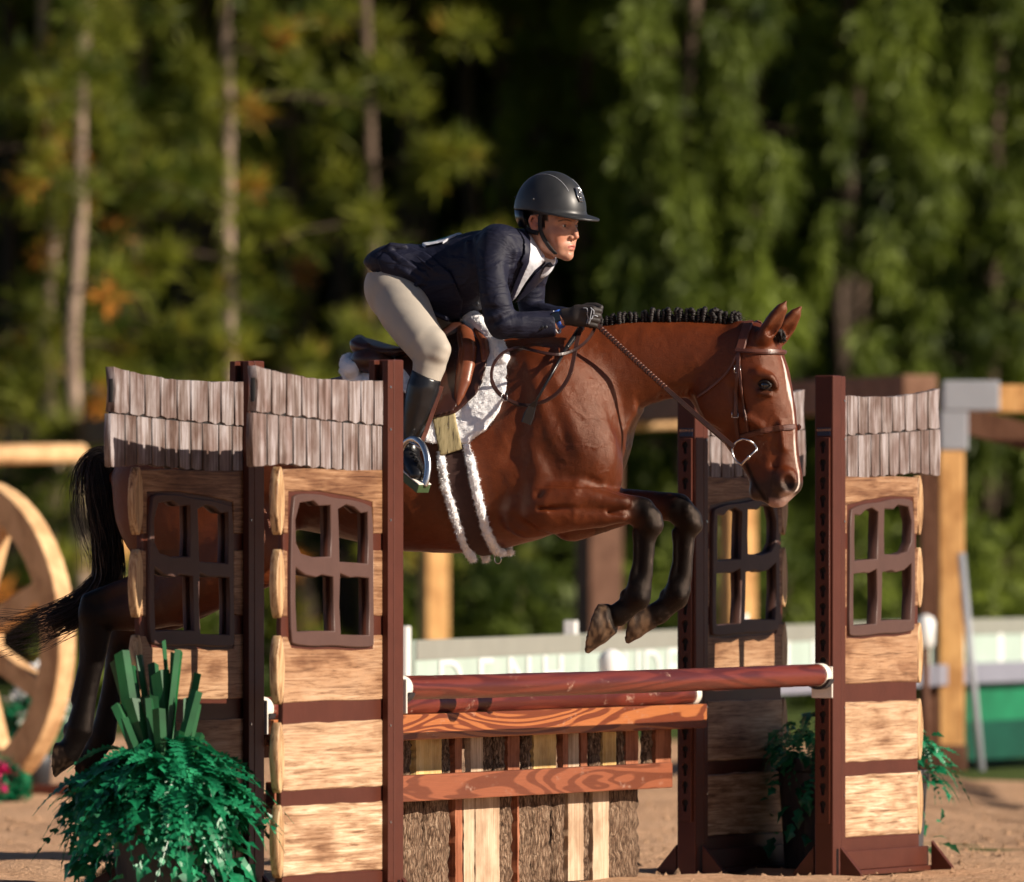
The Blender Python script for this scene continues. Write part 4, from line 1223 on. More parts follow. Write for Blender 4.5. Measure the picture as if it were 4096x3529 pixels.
    for dx, dy, v in ((0, 0, -.13), (112, 48, .13)):
        fld.op(chain(HC([(340+dx, 2500+dy, .02), (336+dx, 2650+dy, .016), (300+dx, 2800+dy, .016)], v)), .014)
        fld.op(chain(HC([(268+dx*.8, 2912+dy*.6, .014), (262+dx*.8, 2925+dy*.6, .010)], v)), .012)
    # flat of shoulder grooves
    fld.op(chain([(*HB(2085, 1480, -.262), .018), (*HB(2075, 1650, -.268), .018), (*HB(2050, 1830, -.266), .018)]), .05, 's')
    fld.op(chain([(*HB(2085, 1820, -.285), .016), (*HB(2105, 1870, -.285), .014)]), .05, 's')
    fld.op(chain([(*HB(2150, 1975, -.262), .012), (*HB(2195, 1915, -.275), .012), (*HB(2265, 1886, -.275), .010), (*HB(2330, 1905, -.245), .008), (*HB(2400, 1940, -.20), .006)]), .018, 's')
    fld.op(chain([(*HB(2060, 1900, -.262), .012), (*HB(2070, 2010, -.262), .014), (*HB(2060, 2100, -.25), .014)]), .035, 's')
    fld.op(chain([(*HB(2010, 2060, -.262), .012), (*HB(2180, 2150, -.20), .012)]), .03, 's')
    # jugular groove and gullet folds
    fld.op(chain([(*HB(2520, 1610, -.125), .004), (*HB(2620, 1560, -.110), .006), (*HB(2760, 1500, -.10), .006)]), .04, 's')
    for i in range(6):
        px = 2640 + i*22; fld.op(chain([(*HB(px, 1588 - i*3, -.03), .004), (*HB(px + 10, 1550 - i*4, -.09), .003)]), .012, 's')
    # small crinkles of the neck-shoulder crease
    for i in range(5):
        px = 2325 + i*22; fld.op(chain([(*HB(px, 1400 + i*10, -.15), .004), (*HB(px + 45, 1500 + i*10, -.16), .004)]), .014, 's')
    # ---- head details
    for sg in (-1, 1):
        fld.op(ell(HH(2872, 1590, sg*.062), (.078, .034, .105), roty(R(-15))), .03)     # cheek
        fld.op(chain(HHC([(2985, 1668, .014, sg*.082), (3040, 1702, .013, sg*.070), (3068, 1742, .009, sg*.058)])), .016)   # facial crest
        fld.op(chain(HHC([(3030, 1498, .020, sg*.088), (3075, 1512, .018, sg*.086), (3098, 1545, .013, sg*.076)])), .02)   # brow
        fld.op(ell(HH(3062, 1541, sg*.098), (.026, .013, .018)), .014, 's')             # socket
        fld.op(chain(HHC([(3035, 1572, .010, sg*.092), (3075, 1580, .010, sg*.086)])), .012)
        fld.op(chain(HHC([(3080, 1440, .016, sg*.082), (3088, 1470, .014, sg*.080)])), .025, 's')  # hollow above the eye
        fld.op(chain(HHC([(2960, 1640, .012, sg*.090), (2930, 1560, .014, sg*.098)])), .03, 's')
        fld.op(ell(HH(3138, 1925, sg*.046), (.043, .024, .047)), .018)                   # nostril wing
        fld.op(ell(HH(3146, 1934, sg*.070), (.023, .026, .031), roty(R(-14))), .006, 's')
        fld.op(chain(HHC([(3105, 1800, .010, sg*.056), (3090, 1860, .010, sg*.052)])), .02, 's')
        fld.op(chain(HHC([(3120, 1700, .009, sg*.056), (3130, 1790, .008, sg*.046)])), .02)
        fld.op(chain(HHC([(2985, 1862, .006, sg*.056), (3012, 1920, .006, sg*.060), (3040, 1970, .006, sg*.058), (3062, 2000, .007, sg*.046)])), .012, 's')   # mouth line
        fld.op(ell(HH(3026, 1965, sg*.022), (.026, .03, .034)), .015)                    # lower lip
        fld.op(ell(HH(3105, 1995, sg*.02), (.036, .03, .030)), .018)                     # upper lip
        fld.op(chain(HHC([(3000, 1845, .005, sg*.056), (3020, 1860, .005, sg*.056)])), .012, 's')
    # ears
    for sg, dp in ((-1, ((3052, 1352), (3092, 1290), (3122, 1240), (3140, 1208))), (1, ((3118, 1350), (3150, 1300), (3180, 1258), (3204, 1226)))):
        vv = sg*.058
        fld.op(chain([(*HH(*dp[0], vv), .030), (*HH(*dp[1], vv), .031), (*HH(*dp[2], vv), .021), (*HH(*dp[3], vv), .005)]), .022)
        o = 26
        fld.op(chain([(*HH(dp[0][0] + o, dp[0][1] - 22, vv - .016), .015), (*HH(dp[1][0] + o - 2, dp[1][1] + 4, vv - .020), .020), (*HH(dp[2][0] + 18, dp[2][1] + 10, vv - .016), .012)]), .006, 's')
    for q in HOOVES: hoof(fld, *q)
    P, Q = fld.mesh(); P = relax(P, Q, 2, .45)
    N0 = normals(P, Q)
    # fine skin relief: veins and folds on the shoulder
    px, py = to_px(P)
    near = P[:, 1] < 0
    relief = (vnoise(P, .035, 3) - .5) * .0022 + (vnoise(P, .016, 8) - .5) * .0012
    warp = P + np.stack([vnoise(P, .05, 21), vnoise(P, .05, 22), vnoise(P, .05, 23)], 1)*.05
    vein = np.maximum(0, 1 - np.abs(vnoise(warp, .085, 24) - .5)/.045)
    zone = np.clip(1.3 - np.hypot((px - 2370)/170, (py - 1770)/190), 0, 1) + .6*np.clip(1.2 - np.hypot((px - 2300)/160, (py - 2040)/80), 0, 1) + .7*np.clip(1.2 - np.hypot((px - 3050)/110, (py - 1720)/180), 0, 1) + .35*np.clip(1.2 - np.hypot((px - 1800)/300, (py - 2050)/140), 0, 1)
    relief += vein*np.clip(zone, 0, 1)*.0034
    big = (vnoise(P*np.array([1, 1, .7]), .11, 31) - .5)*.017*np.clip((px - 2050)/120, 0, 1)*np.clip((2600 - px)/200, 0, 1)*(py < 1950)
    ribs = np.sin(P[:, 0]*78 + P[:, 2]*14)*.0016*np.clip(1.2 - np.hypot((px - 1720)/260, (py - 1900)/190), 0, 1)
    relief += big + ribs
    leg = ((py > 2080) & (px > 2450)) | (px < 700)
    P = P + N0 * np.where(leg, relief * .5, relief)[:, None]
    me = np_mesh('body', P, Q)
    # ---- coat colours
    n = len(P)
    bay = np.array([.066, .0130, .0034]); lite = np.array([.140, .0310, .0080]); blk = np.array([.0045, .0036, .0034]); dkb = np.array([.045, .011, .005])
    m1 = vnoise(P, .22, 5)[:, None]
    col = bay * (1 - m1) + lite * m1
    def blend(c, f): 
        nonlocal col
        f = np.clip(f, 0, 1)[:, None]; col = col*(1-f) + np.array(c)*f
    nz = (vnoise(P, .05, 9) - .5)
    # black points: forelegs from the knee down
    fore = (py > 1930) & (px > 2380) & (py > 1900) & (P[:, 2] < 1.46)
    blend(dkb, np.where(fore & (P[:, 1] < .03), (px - 2440)/110 + nz*.6, 0)); blend(blk, np.where(fore & (P[:, 1] < .03), (px - 2490)/90 + nz*.8, 0) * 1.0)
    blend(blk, np.where(fore & (py > 2110), (py - 2090)/60, 0) * (px < 2900))
    blend(blk, np.where(fore & (P[:, 1] >= .03), (px - 2560)/140 + nz*.6, 0))
    hind = px < 760
    blend(dkb, np.where(hind & (py > 2200), (780 - px)/180 + nz*.5, 0)); blend(blk, np.where(hind & (py > 2300), np.maximum((520 - px)/110, (py - 2520)/80) + nz*.8, 0))
    # head: dark muzzle, pale lip, blaze
    hl = np.array([HP[0], HP[1]]); c, s_ = math.cos(HYAW), math.sin(HYAW)
    hs = (P[:, 0]-hl[0])*c - (P[:, 1]-hl[1])*s_; hv = (P[:, 0]-hl[0])*s_ + (P[:, 1]-hl[1])*c
    ish = (px > 2880) & (py < 2060) & (P[:, 2] > 1.33)
    blend((.030, .018, .016), np.where(ish & (py > 1840), (py - 1860)/70 + (3060 - px)/300 + nz, 0) * .92)
    blend((.05, .02, .012), np.where(ish & (np.hypot(px - 3062, py - 1545) < 75) & near, 1.15 - np.hypot((px - 3062)/1.0, (py - 1545)*1.1)/62, 0))
    blend((.32, .20, .17), np.where(ish & (py > 1990) & (px > 3075), (py - 1990)/22 + nz, 0) * .8)
    blend((.36, .25, .21), np.where(ish & near & (py > 1958) & (px > 3105) & (px < 3185), (1 - np.hypot((px-3150)/38, (py-1985)/26)) * 2.4, 0))
    frontm = N0[:, 0]*c - N0[:, 1]*s_
    wbl = np.interp(py, [1405, 1425, 1480, 1560, 1620, 1700, 1800, 1900, 1960, 1975], [0, .003, .009, .011, .006, .0035, .004, .005, .007, 0])
    cv = np.interp(py, [1405, 1500, 1700, 1900, 1975], [-.004, -.010, -.012, -.016, -.02])
    bl = ish & (frontm > .25) & (py > 1405) & (py < 1975)
    blend((.74, .66, .60), np.where(bl, (wbl - np.abs(hv - cv) + nz*.004)/.004, 0))
    # ears: dark rims
    ear = (py < 1300) & (px > 3060); blend(blk, np.where(ear, (1225 - py)/35, 0) * .8); blend((.16, .06, .03), np.where(ear & (frontm > .1), .5, 0))
    # hooves
    for i, (h_, t_, a_, b_, v2) in enumerate(HOOVES):
        A, B = HB(a_[0], a_[1], v2), HB(b_[0], b_[1], v2); so_ = (HB(h_[0], h_[1], v2) + HB(t_[0], t_[1], v2))/2; co = (A + B)/2
        d_ = B - A; nc = np.array([-d_[2], 0, d_[0]]); nc /= np.linalg.norm(nc); nc = nc if nc.dot(so_ - co) > 0 else -nc
        t = (P - co) @ nc; k = (t > -.003) & (np.linalg.norm(P - so_, axis=1) < .135) & (np.abs(P[:, 1] - v2) < .09)
        m_ = np.clip((vnoise(P*np.array([1, 1, .35]), .010, 4) - .42)*3, 0, 1)[:, None]
        hc = np.array([.040, .025, .018])*(1 - m_) + np.array([.20, .125, .075])*m_
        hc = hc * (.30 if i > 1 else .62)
        k2 = np.where(k, np.clip((t + .003)/.006, 0, 1), 0)[:, None]; col = col*(1 - k2) + hc*k2
    dust = np.clip((vnoise(P, .010, 12) + .6*vnoise(P, .05, 13) - 1.02)*3, 0, 1)*((py > 2000) & (px > 2500) & (P[:, 2] < 1.42))
    frontl = np.clip(N0[:, 0]*1.2, 0, 1)
    dust = dust*(.3 + .9*frontl) + .25*frontl*((py > 2040) & (px > 2500) & (py < 2360))
    col = col*(1 - .4*np.clip(dust, 0, 1)[:, None]) + np.array([.075, .055, .047])*.4*np.clip(dust, 0, 1)[:, None]
    ml = np.array([(2986, 1858), (3000, 1890), (3013, 1920), (3028, 1950), (3042, 1972), (3062, 1998)]); dm = np.full(n, 1e9)
    for a_, b_ in zip(ml[:-1], ml[1:]):
        e_ = b_ - a_; t_ = np.clip(((px - a_[0])*e_[0] + (py - a_[1])*e_[1])/(e_ @ e_), 0, 1); dm = np.minimum(dm, np.hypot(px - a_[0] - t_*e_[0], py - a_[1] - t_*e_[1]))
    blend((.006, .004, .004), np.where(ish, 1.3 - dm/9, 0))  # shade of the mouth groove painted as a dark line
    set_col(me, np.clip(col, 0, 1))
    return me, P, Q
def horse_mat():
    k = NT('horse_coat'); a = k.n('VertexColor'); a.layer_name = 'Col'
    v = k.coord((1, 1, 1), rand=False)
    hair = k.noise(k.n('Mapping', iVector=v, iScale=(160, 160, 520)).outputs[0], 1.0, 3, .7, .3)
    mott = k.noise(v, 38, 6, .7)
    c = k.mix(.35, a.outputs['Color'], k.ramp(mott, [(.3, (.55, .5, .45)), (.6, (1.15, 1.1, 1.05))]), 'MULTIPLY')
    c = k.mix(.35, c, k.ramp(hair, [(.3, (.6, .55, .5)), (.6, (1.1, 1.1, 1.1))]), 'MULTIPLY')
    k.bump(k.math('ADD', k.math('MULTIPLY', hair, .9), k.math('MULTIPLY', mott, .9)), .5, .004)
    k.fin(c, k.ramp(mott, [(.3, (.42,)*3), (.7, (.29,)*3)]), spec=.5, sheen=.0)
    lum = k.n('RGBToBW', i0=a.outputs['Color']).outputs[0]; k.l(k.math('MINIMUM', k.math('MULTIPLY_ADD', lum, 14.0), .5), k.b.inputs['Specular IOR Level']); [q for q in k.t.nodes if q.type == 'MATH' and q.operation == 'MULTIPLY_ADD'][-1].inputs[2].default_value = .16
    k.b.inputs['Specular Tint'].default_value = (1, .78, .65, 1)
    k.b.inputs['Sheen Roughness'].default_value = .35
    k.b.inputs['Sheen Tint'].default_value = (1, .75, .6, 1)
    return k.m
M['horse'] = horse_mat()
horse = empty('horse', (0, YH, 0), -PSI)
tag(horse, 'bay horse with a narrow white blaze and braided mane jumping the fence', 'horse')
hme, HPts, HQ = build_horse()
hbody = link('body', hme, M['horse'], horse)
BVH = BVHTree.FromPolygons([tuple(p) for p in HPts], [tuple(q) for q in HQ])
HM = Matrix.Translation((0, YH, 0)) @ Matrix.Rotation(-PSI, 4, 'Z'); HMI = HM.inverted()
CAML = HMI @ Vector((0, 0, CAMZ))
def hit(px, py, off=0.0, fallback=None):
    """point on the near side of the horse (horse frame) under a photo pixel, lifted by off"""
    d = (HMI.to_3x3() @ Vector(((px - CX)/F, 1, -(py - HY)/F))).normalized()
    loc, nor, i, dist = BVH.ray_cast(CAML, d)
    if loc is None:
        loc, nor, i, dist = BVH.find_nearest(Vector(HB(px, py, fallback if fallback is not None else -.05)))
    return loc + nor * off, nor
# eyes
def eye(sg):
    c = HH(3060, 1543, sg*.0835)
    o = MB().ball((0, 0, 0), (.0215, .0165, .0185), 20, 16).build('eye', M['eye'], horse, smooth=True, loc=c)
def eye_mat():
    k = NT('horse_eye'); return k.fin((.012, .006, .004), .06, spec=.7, coat=.6)
M['eye'] = eye_mat()
eye(-1); eye(1)
def lid(sg):
    P = [HH(*q, sg*.1) for q in ()]
hairm = NT('black_hair')
hv_ = hairm.coord((30, 30, 160), rand=True); hn = hairm.noise(hv_, 1.5, 3, .6)
hairm.bump(hn, .8, .006)
M['hair'] = hairm.fin(hairm.ramp(hn, [(.3, (.006, .0045, .0045)), (.7, (.018, .012, .010))]), .5, spec=.4)
hairb = NT('brown_hair'); M['hairbrown'] = hairb.fin((.045, .022, .013), .4, spec=.5)
for sg in (-1, 1):    # eyelids
    ce = HH(3060, 1543, sg*.0835); c0, s0 = math.cos(HYAW), math.sin(HYAW)
    mb = MB()
    for zb, r_ in ((.0125, .0042), (-.0115, .0034)):
        L = []
        for i in range(13):
            t = -1 + 2*i/12; ds = t*.0235; dz = zb*(1 - t*t) + (.002 if zb > 0 else 0) - .002*t
            dv = .0165*math.sqrt(max(1 - (ds/.026)**2 - (dz/.022)**2, .05)) + .0008
            x, y = ds*c0 + sg*dv*s0, -ds*s0 + sg*dv*c0; L.append(Vector((ce[0] + x, ce[1] + y, ce[2] + dz)))
        mb.tube(L, r_, 8)
    mb.build('eyelid', M['hair'], horse, smooth=True)
# tail
def strands(paths, n, name, mat, parent, r0, seed, spread, wob_=.01, sides=3, lens=(1, 1), kind=None):
    r = random.Random(seed); mb = MB()
    P = [Vector(p[:3]) for p in paths]; rad = [p[3] for p in paths]
    Pc = catmull(P, 5); rc = np.interp(np.linspace(0, 1, len(Pc)), np.linspace(0, 1, len(rad)), rad)
    m = len(Pc)
    for i in range(n):
        a = r.uniform(0, 2*math.pi); q = math.sqrt(r.random()); st = int(r.uniform(0, m*.25)) if r.random() < .6 else 0; en = int(m * r.uniform(*lens))
        ph = r.uniform(0, 6.28); fq = r.uniform(4, 11); am = wob_ * r.uniform(.2, 1); L = []
        fl = 1 + spread * r.random()**2
        for j in range(st, max(en, st + 3)):
            j = min(j, m - 1); t = j / (m - 1)
            tg = (Pc[min(j+1, m-1)] - Pc[max(j-1, 0)]).normalized(); u = Vector((0, 1, 0)); u = (u - tg*u.dot(tg)).normalized(); w_ = tg.cross(u)
            k = rc[j] * q * (1 + (fl - 1) * t)
            L.append(Pc[j] + u*(math.cos(a)*k + am*t*math.sin(fq*t + ph)) + w_*(math.sin(a)*k + am*t*math.cos(fq*t*1.3 + ph)))
        mb.tube(L, [r0*(1 - .75*jj/len(L)) for jj in range(len(L))], sides, cap=False)
    o = mb.build(name, mat, parent, smooth=True, fix=False)
    if kind: o['kind'] = kind
    return o
tp = [(*HB(470, 1868), .035), (*HB(420, 1825), .034), (*HB(385, 1850), .04), (*HB(400, 1960, .0), .045), (*HB(418, 2080, .02), .050), (*HB(430, 2210, .03), .050), (*HB(422, 2330, .04), .048), (*HB(330, 2425, .03), .050), (*HB(200, 2490, .0), .058), (*HB(80, 2535, -.02), .075), (*HB(-60, 2560, -.04), .10)]
strands(tp[:9], 620, 'tail', M['hair'], horse, .0030, 2, .25, .018, 3, (.8, 1.0))
strands(tp[3:], 260, 'tail', M['hairbrown'], horse, .0024, 3, .35, .04, 3, (.6, 1.0))
strands([(*HB(440, 1815), .028), (*HB(375, 1830), .03), (*HB(345, 1900, -.02), .045), (*HB(345, 2040, -.02), .05), (*HB(385, 2200, -.02), .055), (*HB(395, 2300, -.01), .05)], 150, 'tail', M['hairbrown'], horse, .0016, 6, .6, .03, 3, (.5, 1.0))
strands([(*HB(400, 1825), .02), (*HB(330, 1870, -.02), .03), (*HB(275, 1990, -.02), .05), (*HB(290, 2120, -.02), .06)], 26, 'tail', M['hair'], horse, .0008, 8, .8, .05, 3, (.5, 1.0))
MB().tube(catmull([Vector(p[:3]) for p in tp[:9]], 5), [.6*q for q in np.interp(np.linspace(0, 1, 41), np.linspace(0, 1, 9), [p[3] for p in tp[:9]])], 8).build('tail_core', M['hair'], horse, smooth=True)
# braided mane: one knot after another along the crest
def mane():
    r = random.Random(9); nb = 25
    for i in range(nb):
        px = 2412 + (2958 - 2412) * i / (nb - 1); py = float(np.interp(px, [2412, 2546, 2640, 2731, 2854, 2960], [1300, 1281, 1272, 1270, 1274, 1288])) + r.uniform(-3, 3)
        b = Vector(HB(px, py, -.006)); mb = MB(); k = r.uniform(.70, .88); tilt = r.uniform(-.005, .005)
        Lp = catmull([Vector(q)*k for q in ((0, .004, -.006), (tilt, -.004, .014), (tilt*2, -.009, .030), (tilt, -.018, .033), (-tilt, -.023, .020), (tilt, -.024, .004), (0, -.025, -.012), (-tilt, -.024, -.020))], 5)
        mb.tube(Lp, [k*.0098*(1 + .22*math.sin(t*2.05))*(1 if t < 26 else max(.35, 1 - (t - 26)/12)) for t in range(len(Lp))], 9)
        o = mb.build('braid', M['hair'], horse, smooth=True, loc=b); o.rotation_euler = (r.uniform(-.15, .15), r.uniform(-.15, .15), r.uniform(-.3, .3))
    mb = MB()
    for i in range(420):    # stray hairs at the roots
        px = r.uniform(2380, 2990); py = float(np.interp(px, [2380, 2546, 2640, 2731, 2854, 2990], [1304, 1282, 1274, 1271, 1275, 1294]))
        b = Vector(HB(px, py + 4, r.uniform(-.02, .014))); e = b + Vector((r.uniform(-.02, .02), r.uniform(-.02, .02), r.uniform(.006, .03))); m_ = (b + e)/2 + Vector((r.uniform(-.006, .006), 0, .004))
        mb.tube([b, m_, e], [.0011, .0008, .0003], 3, cap=False)
    tag(mb.build('mane_roots', M['hair'], horse, fix=False), kind='stuff')
    # crest ridge of laid hair
    P = [HB(px, py + 6, -.004) for px, py in ((2370, 1306), (2450, 1294), (2546, 1283), (2640, 1276), (2731, 1273), (2854, 1277), (2930, 1284), (2990, 1296), (3030, 1312))]
    MB().tube(catmull(P, 5), .013, 8).build('mane_ridge', M['hair'], horse, smooth=True)
    mb = MB(); 
    for i in range(60):
        b = Vector(HH(3075 + r.uniform(-12, 18), 1330 + r.uniform(-8, 8), r.uniform(-.03, .02))); e = Vector(HH(3112 + r.uniform(-16, 14), 1362 + r.uniform(-14, 12), r.uniform(-.02, .02)))
        e.x += .015; m_ = (b + e)/2 + Vector((.012, 0, .014)); mb.tube([b, m_, e], [.0055, .006, .002], 5)
    mb.build('forelock', M['hair'], horse, smooth=True, fix=False)
mane()
# ---------------------------------------------------------------- rider
class Frame:
    def __init__(s, px, Y, psi):
        s.Y = Y; s.X = (px - CX)/F*Y; s.c, s.s = math.cos(psi), math.sin(psi); s.psi = psi
        s.M = Matrix.Translation((s.X, s.Y, 0)) @ Matrix.Rotation(-psi, 4, 'Z')
    def B(s, px, py, v=0.0):
        a = (px - CX)/F
        q = (a*(s.Y + v*s.c) - s.X - v*s.s)/(s.c + a*s.s); Y = s.Y - q*s.s + v*s.c
        return np.array([q, v, CAMZ - (py - HY)/F*Y])
    def ch(s, pts): return [(*s.B(p[0], p[1], p[3]), p[2]) for p in pts]
    def px(s, X, Y, Z):
        wx = s.X + X*s.c + Y*s.s; wy = s.Y - X*s.s + Y*s.c
        return CX + F*wx/wy, HY - F*(Z - CAMZ)/wy
RF = Frame(1900, 35.04, R(22))
person = empty('person', (RF.X, RF.Y, 0), -RF.psi)
tag(person, 'rider in navy jacket, beige breeches and dark helmet crouched over the horse', 'person')
def cloth_mat(name, col, rough, weave=900, fold=.5, sheen=.2, fscale=(7, 7, 16)):
    k = NT(name); v = k.coord((1, 1, 1), rand=False)
    nz = k.noise(k.n('Mapping', iVector=v, iScale=fscale).outputs[0], 1.2, 3, .5, .6)
    fine = k.noise(v, weave, 2, .6)
    c = k.mix(.25, col, k.ramp(fine, [(.3, (.7, .7, .7)), (.7, (1.2, 1.2, 1.2))]), 'MULTIPLY')
    k.bump(k.math('ADD', nz, k.math('MULTIPLY', fine, .03)), fold, .02)
    return k.fin(c, rough, spec=.3, sheen=sheen)
M['navy'] = cloth_mat('navy_wool', (.0072, .0082, .0225), .62, 700, .9, .0)
M['navyflat'] = cloth_mat('navy_lapel', (.0088, .0100, .0260), .55, 700, .2, .0)
M['beige'] = cloth_mat('beige_stretch', (.42, .375, .315), .6, 900, .22, .1, (4, 4, 6))
M['shirt'] = cloth_mat('white_shirt', (.60, .62, .68), .6, 900, .35, .1, (20, 20, 20))  # grey-blue of the shade put into the white cloth colour
def skin_mat():
    k = NT('skin'); a = k.n('VertexColor'); a.layer_name = 'Col'; v = k.coord((1, 1, 1), rand=False)
    nz = k.noise(v, 60, 5, .65); c = k.mix(.35, a.outputs['Color'], k.ramp(nz, [(.3, (.75, .68, .64)), (.65, (1.08, 1.05, 1.03))]), 'MULTIPLY')
    k.bump(k.noise(v, 420, 3, .6), .18, .001)
    k.fin(c, .45, spec=.4)
    k.b.inputs['Subsurface Weight'].default_value = .12; k.b.inputs['Subsurface Radius'].default_value = (.010, .004, .002); k.b.inputs['Subsurface Scale'].default_value = .6
    return k.m
M['skin'] = skin_mat()
# --- jacket
JT = [(1504, 1034, 1072, .11), (1520, 1008, 1090, .132), (1548, 986, 1112, .15), (1580, 976, 1132, .162), (1640, 976, 1175, .168), (1700, 978, 1222, .160), (1740, 972, 1258, .150), (1800, 955, 1280, .142), (1855, 936, 1268, .148), (1910, 925, 1240, .160), (1978, 917, 1222, .172), (2030, 914, 1205, .172), (2080, 918, 1170, .160), (2130, 940, 1125, .135), (2170, 985, 1085, .10), (2192, 1020, 1055, .05)]
JSEC = []
for px, t, b, wd in JT:
    q = RF.B(px, t); JSEC.append((q[0], q[2], RF.B(px, b)[2], wd, .52))
jack_fn = loft(JSEC, 'x', None, 2.2, 2.3)
ARM_N = [(1995, 985, .073, -.145), (1975, 1050, .060, -.180), (1972, 1110, .052, -.205), (1982, 1200, .053, -.225), (1996, 1268, .054, -.225), (2012, 1296, .051, -.215)]
FORE_N = [(2012, 1296, .051, -.215), (2070, 1302, .047, -.195), (2150, 1297, .046, -.160), (2216, 1292, .045, -.135)]
ARM_F = [(2140, 1000, .066, .135), (2140, 1060, .058, .160), (2128, 1130, .047, .185), (2124, 1215, .046, .19), (2140, 1260, .046, .17), (2220, 1275, .043, .11), (2290, 1278, .040, .085)]
def build_jacket():
    f = Field((-.42, -.30, 1.88), (.42, .30, 2.36), .0044)
    f.op(jack_fn, .02)
    f.op(ell(RF.B(2020, 985, -.10), (.10, .075, .065), roty(R(25))), .04)
    f.op(ell(RF.B(2110, 1000, .10), (.09, .075, .065), roty(R(25))), .04)
    f.op(chain(RF.ch(ARM_N)), .03); f.op(chain(RF.ch(FORE_N)), .012); f.op(chain(RF.ch(ARM_F)), .025)
    # flared coat tail kicked up at the back, hem rolls
    f.op(chain(RF.ch([(1514, 1048, .009, -.13), (1530, 1004, .010, -.14), (1562, 982, .011, -.14), (1620, 990, .010, -.12)])), .02)
    f.op(chain(RF.ch([(1515, 1056, .008, -.11), (1540, 1098, .008, -.135), (1600, 1140, .008, -.165), (1668, 1192, .008, -.172), (1718, 1246, .008, -.165), (1790, 1278, .008, -.14)])), .015)
    # folds
    for a_ in ([(1560, 1010, .010, -.150), (1620, 1050, .014, -.172), (1690, 1100, .010, -.160), (1745, 1130, .001, -.140)],
               [(1570, 1060, .010, -.160), (1640, 1100, .012, -.172), (1720, 1150, .001, -.145)],
               [(1660, 1020, .004, -.155), (1720, 1070, .006, -.150), (1770, 1120, .001, -.135)],
               [(1640, 1160, .008, -.168), (1680, 1130, .006, -.166), (1700, 1090, .002, -.155)],
               [(1905, 950, .008, -.14), (1935, 1010, .009, -.165), (1950, 1060, .006, -.168)],
               [(1870, 965, .006, -.135), (1885, 1020, .007, -.152), (1890, 1080, .004, -.156)],
               [(2055, 960, .010, -.13), (2062, 1010, .012, -.165), (2050, 1070, .008, -.165)]):
        f.op(chain(RF.ch(a_)), .018)
    for a_ in ([(1600, 1035, .004, -.178), (1660, 1085, .006, -.182), (1720, 1125, .003, -.168)],
               [(2046, 1010, .008, -.20), (2040, 1080, .010, -.20), (2042, 1150, .008, -.19)],
               [(2056, 1250, .004, -.236), (2010, 1270, .005, -.268), (1962, 1300, .004, -.266)], [(2040, 1216, .004, -.262), (1990, 1236, .005, -.280), (1948, 1240, .004, -.272)],
               [(1775, 985, .004, -.125), (1785, 1060, .005, -.155), (1800, 1140, .004, -.155)]):
        f.op(chain(RF.ch(a_)), .022, 's')
    # cut the cuff square
    c0 = RF.B(2219, 1292, -.135); c1 = RF.B(2150, 1297, -.16); ax = (c0 - c1)/np.linalg.norm(c0 - c1)
    def cut(X, Y, Z): return -((X - c0[0])*ax[0] + (Y - c0[1])*ax[1] + (Z - c0[2])*ax[2])
    def cutbox(X, Y, Z): return np.maximum(cut(X, Y, Z), np.sqrt((X-c0[0])**2 + (Y-c0[1])**2 + (Z-c0[2])**2) - .075)
    f.op((cutbox, c0 - .08, c0 + .08), .002, 's')
    f.op(ell(c0, (.018, .034, .034)), .004, 's')
    def disp(P):
        q = P * np.array([1, 1, 1.0]); return (vnoise(q*np.array([1, 1, .6]), .055, 2) - .5)*.0055 + (vnoise(q, .022, 4) - .5)*.0018
    return field_obj('jacket', f, M['navy'], person, 2, disp)
build_jacket()
def px_shell(name, poly, base, o0, o1, mat, vmax, lo, hi, h=.0035, disp=None):
    """cloth panel lying on a base form, outlined by a photo-traced polygon, near side only"""
    ps = poly_sd(poly)
    fn = base[0]
    def f2(X, Y, Z):
        X, Y, Z = np.broadcast_arrays(X, Y, Z)
        px, py = RF.px(X, Y, Z); d = fn(X, Y, Z)
        return np.maximum(np.maximum(np.abs(d - (o0+o1)/2) - (o1-o0)/2, ps(px, py)*KPX), Y - vmax)
    f = Field(lo, hi, h); f.op((f2, lo, hi), .001)
    return field_obj(name, f, mat, person, 1, disp)
def jacket_base():
    a = jack_fn[0]; b = ell(RF.B(2020, 985, -.10), (.10, .075, .065), roty(R(25)))[0]; c = ell(RF.B(2110, 1000, .10), (.09, .075, .065), roty(R(25)))[0]
    def fn(X, Y, Z):
        d = a(X, Y, Z)
        for q in (b, c):
            e = q(X, Y, Z); h = np.maximum(.04 - np.abs(d - e), 0)/.04; d = np.minimum(d, e) - h*h*.01
        return d
    return (fn,)
JB = jacket_base()
lo_, hi_ = RF.B(2030, 1230) - np.array([.06, .30, .02]), RF.B(2210, 900) + np.array([.08, .14, .03])
px_shell('shirt_front', [(2112, 930), (2142, 950), (2176, 1016), (2184, 1042), (2166, 1058), (2136, 1084), (2102, 1130), (2068, 1186), (2050, 1206), (2060, 1170), (2090, 1100), (2112, 1050), (2118, 1000)], JB, -.012, .0075, M['shirt'], .10, lo_, hi_)
px_shell('lapel', [(2070, 915), (2105, 925), (2121, 950), (2123, 1000), (2116, 1052), (2094, 1102), (2066, 1168), (2048, 1210), (2040, 1200), (2054, 1140), (2078, 1080), (2092, 1055), (2080, 1048), (2098, 1012), (2096, 960)], JB, -.012, .011, M['navyflat'], .06, lo_, hi_)
px_shell('lapel', [(2188, 1054), (2232, 1036), (2228, 1066), (2196, 1112), (2150, 1154), (2110, 1194), (2056, 1218), (2074, 1190), (2108, 1138), (2144, 1092)], JB, -.012, .013, M['navyflat'], .14, lo_, hi_)
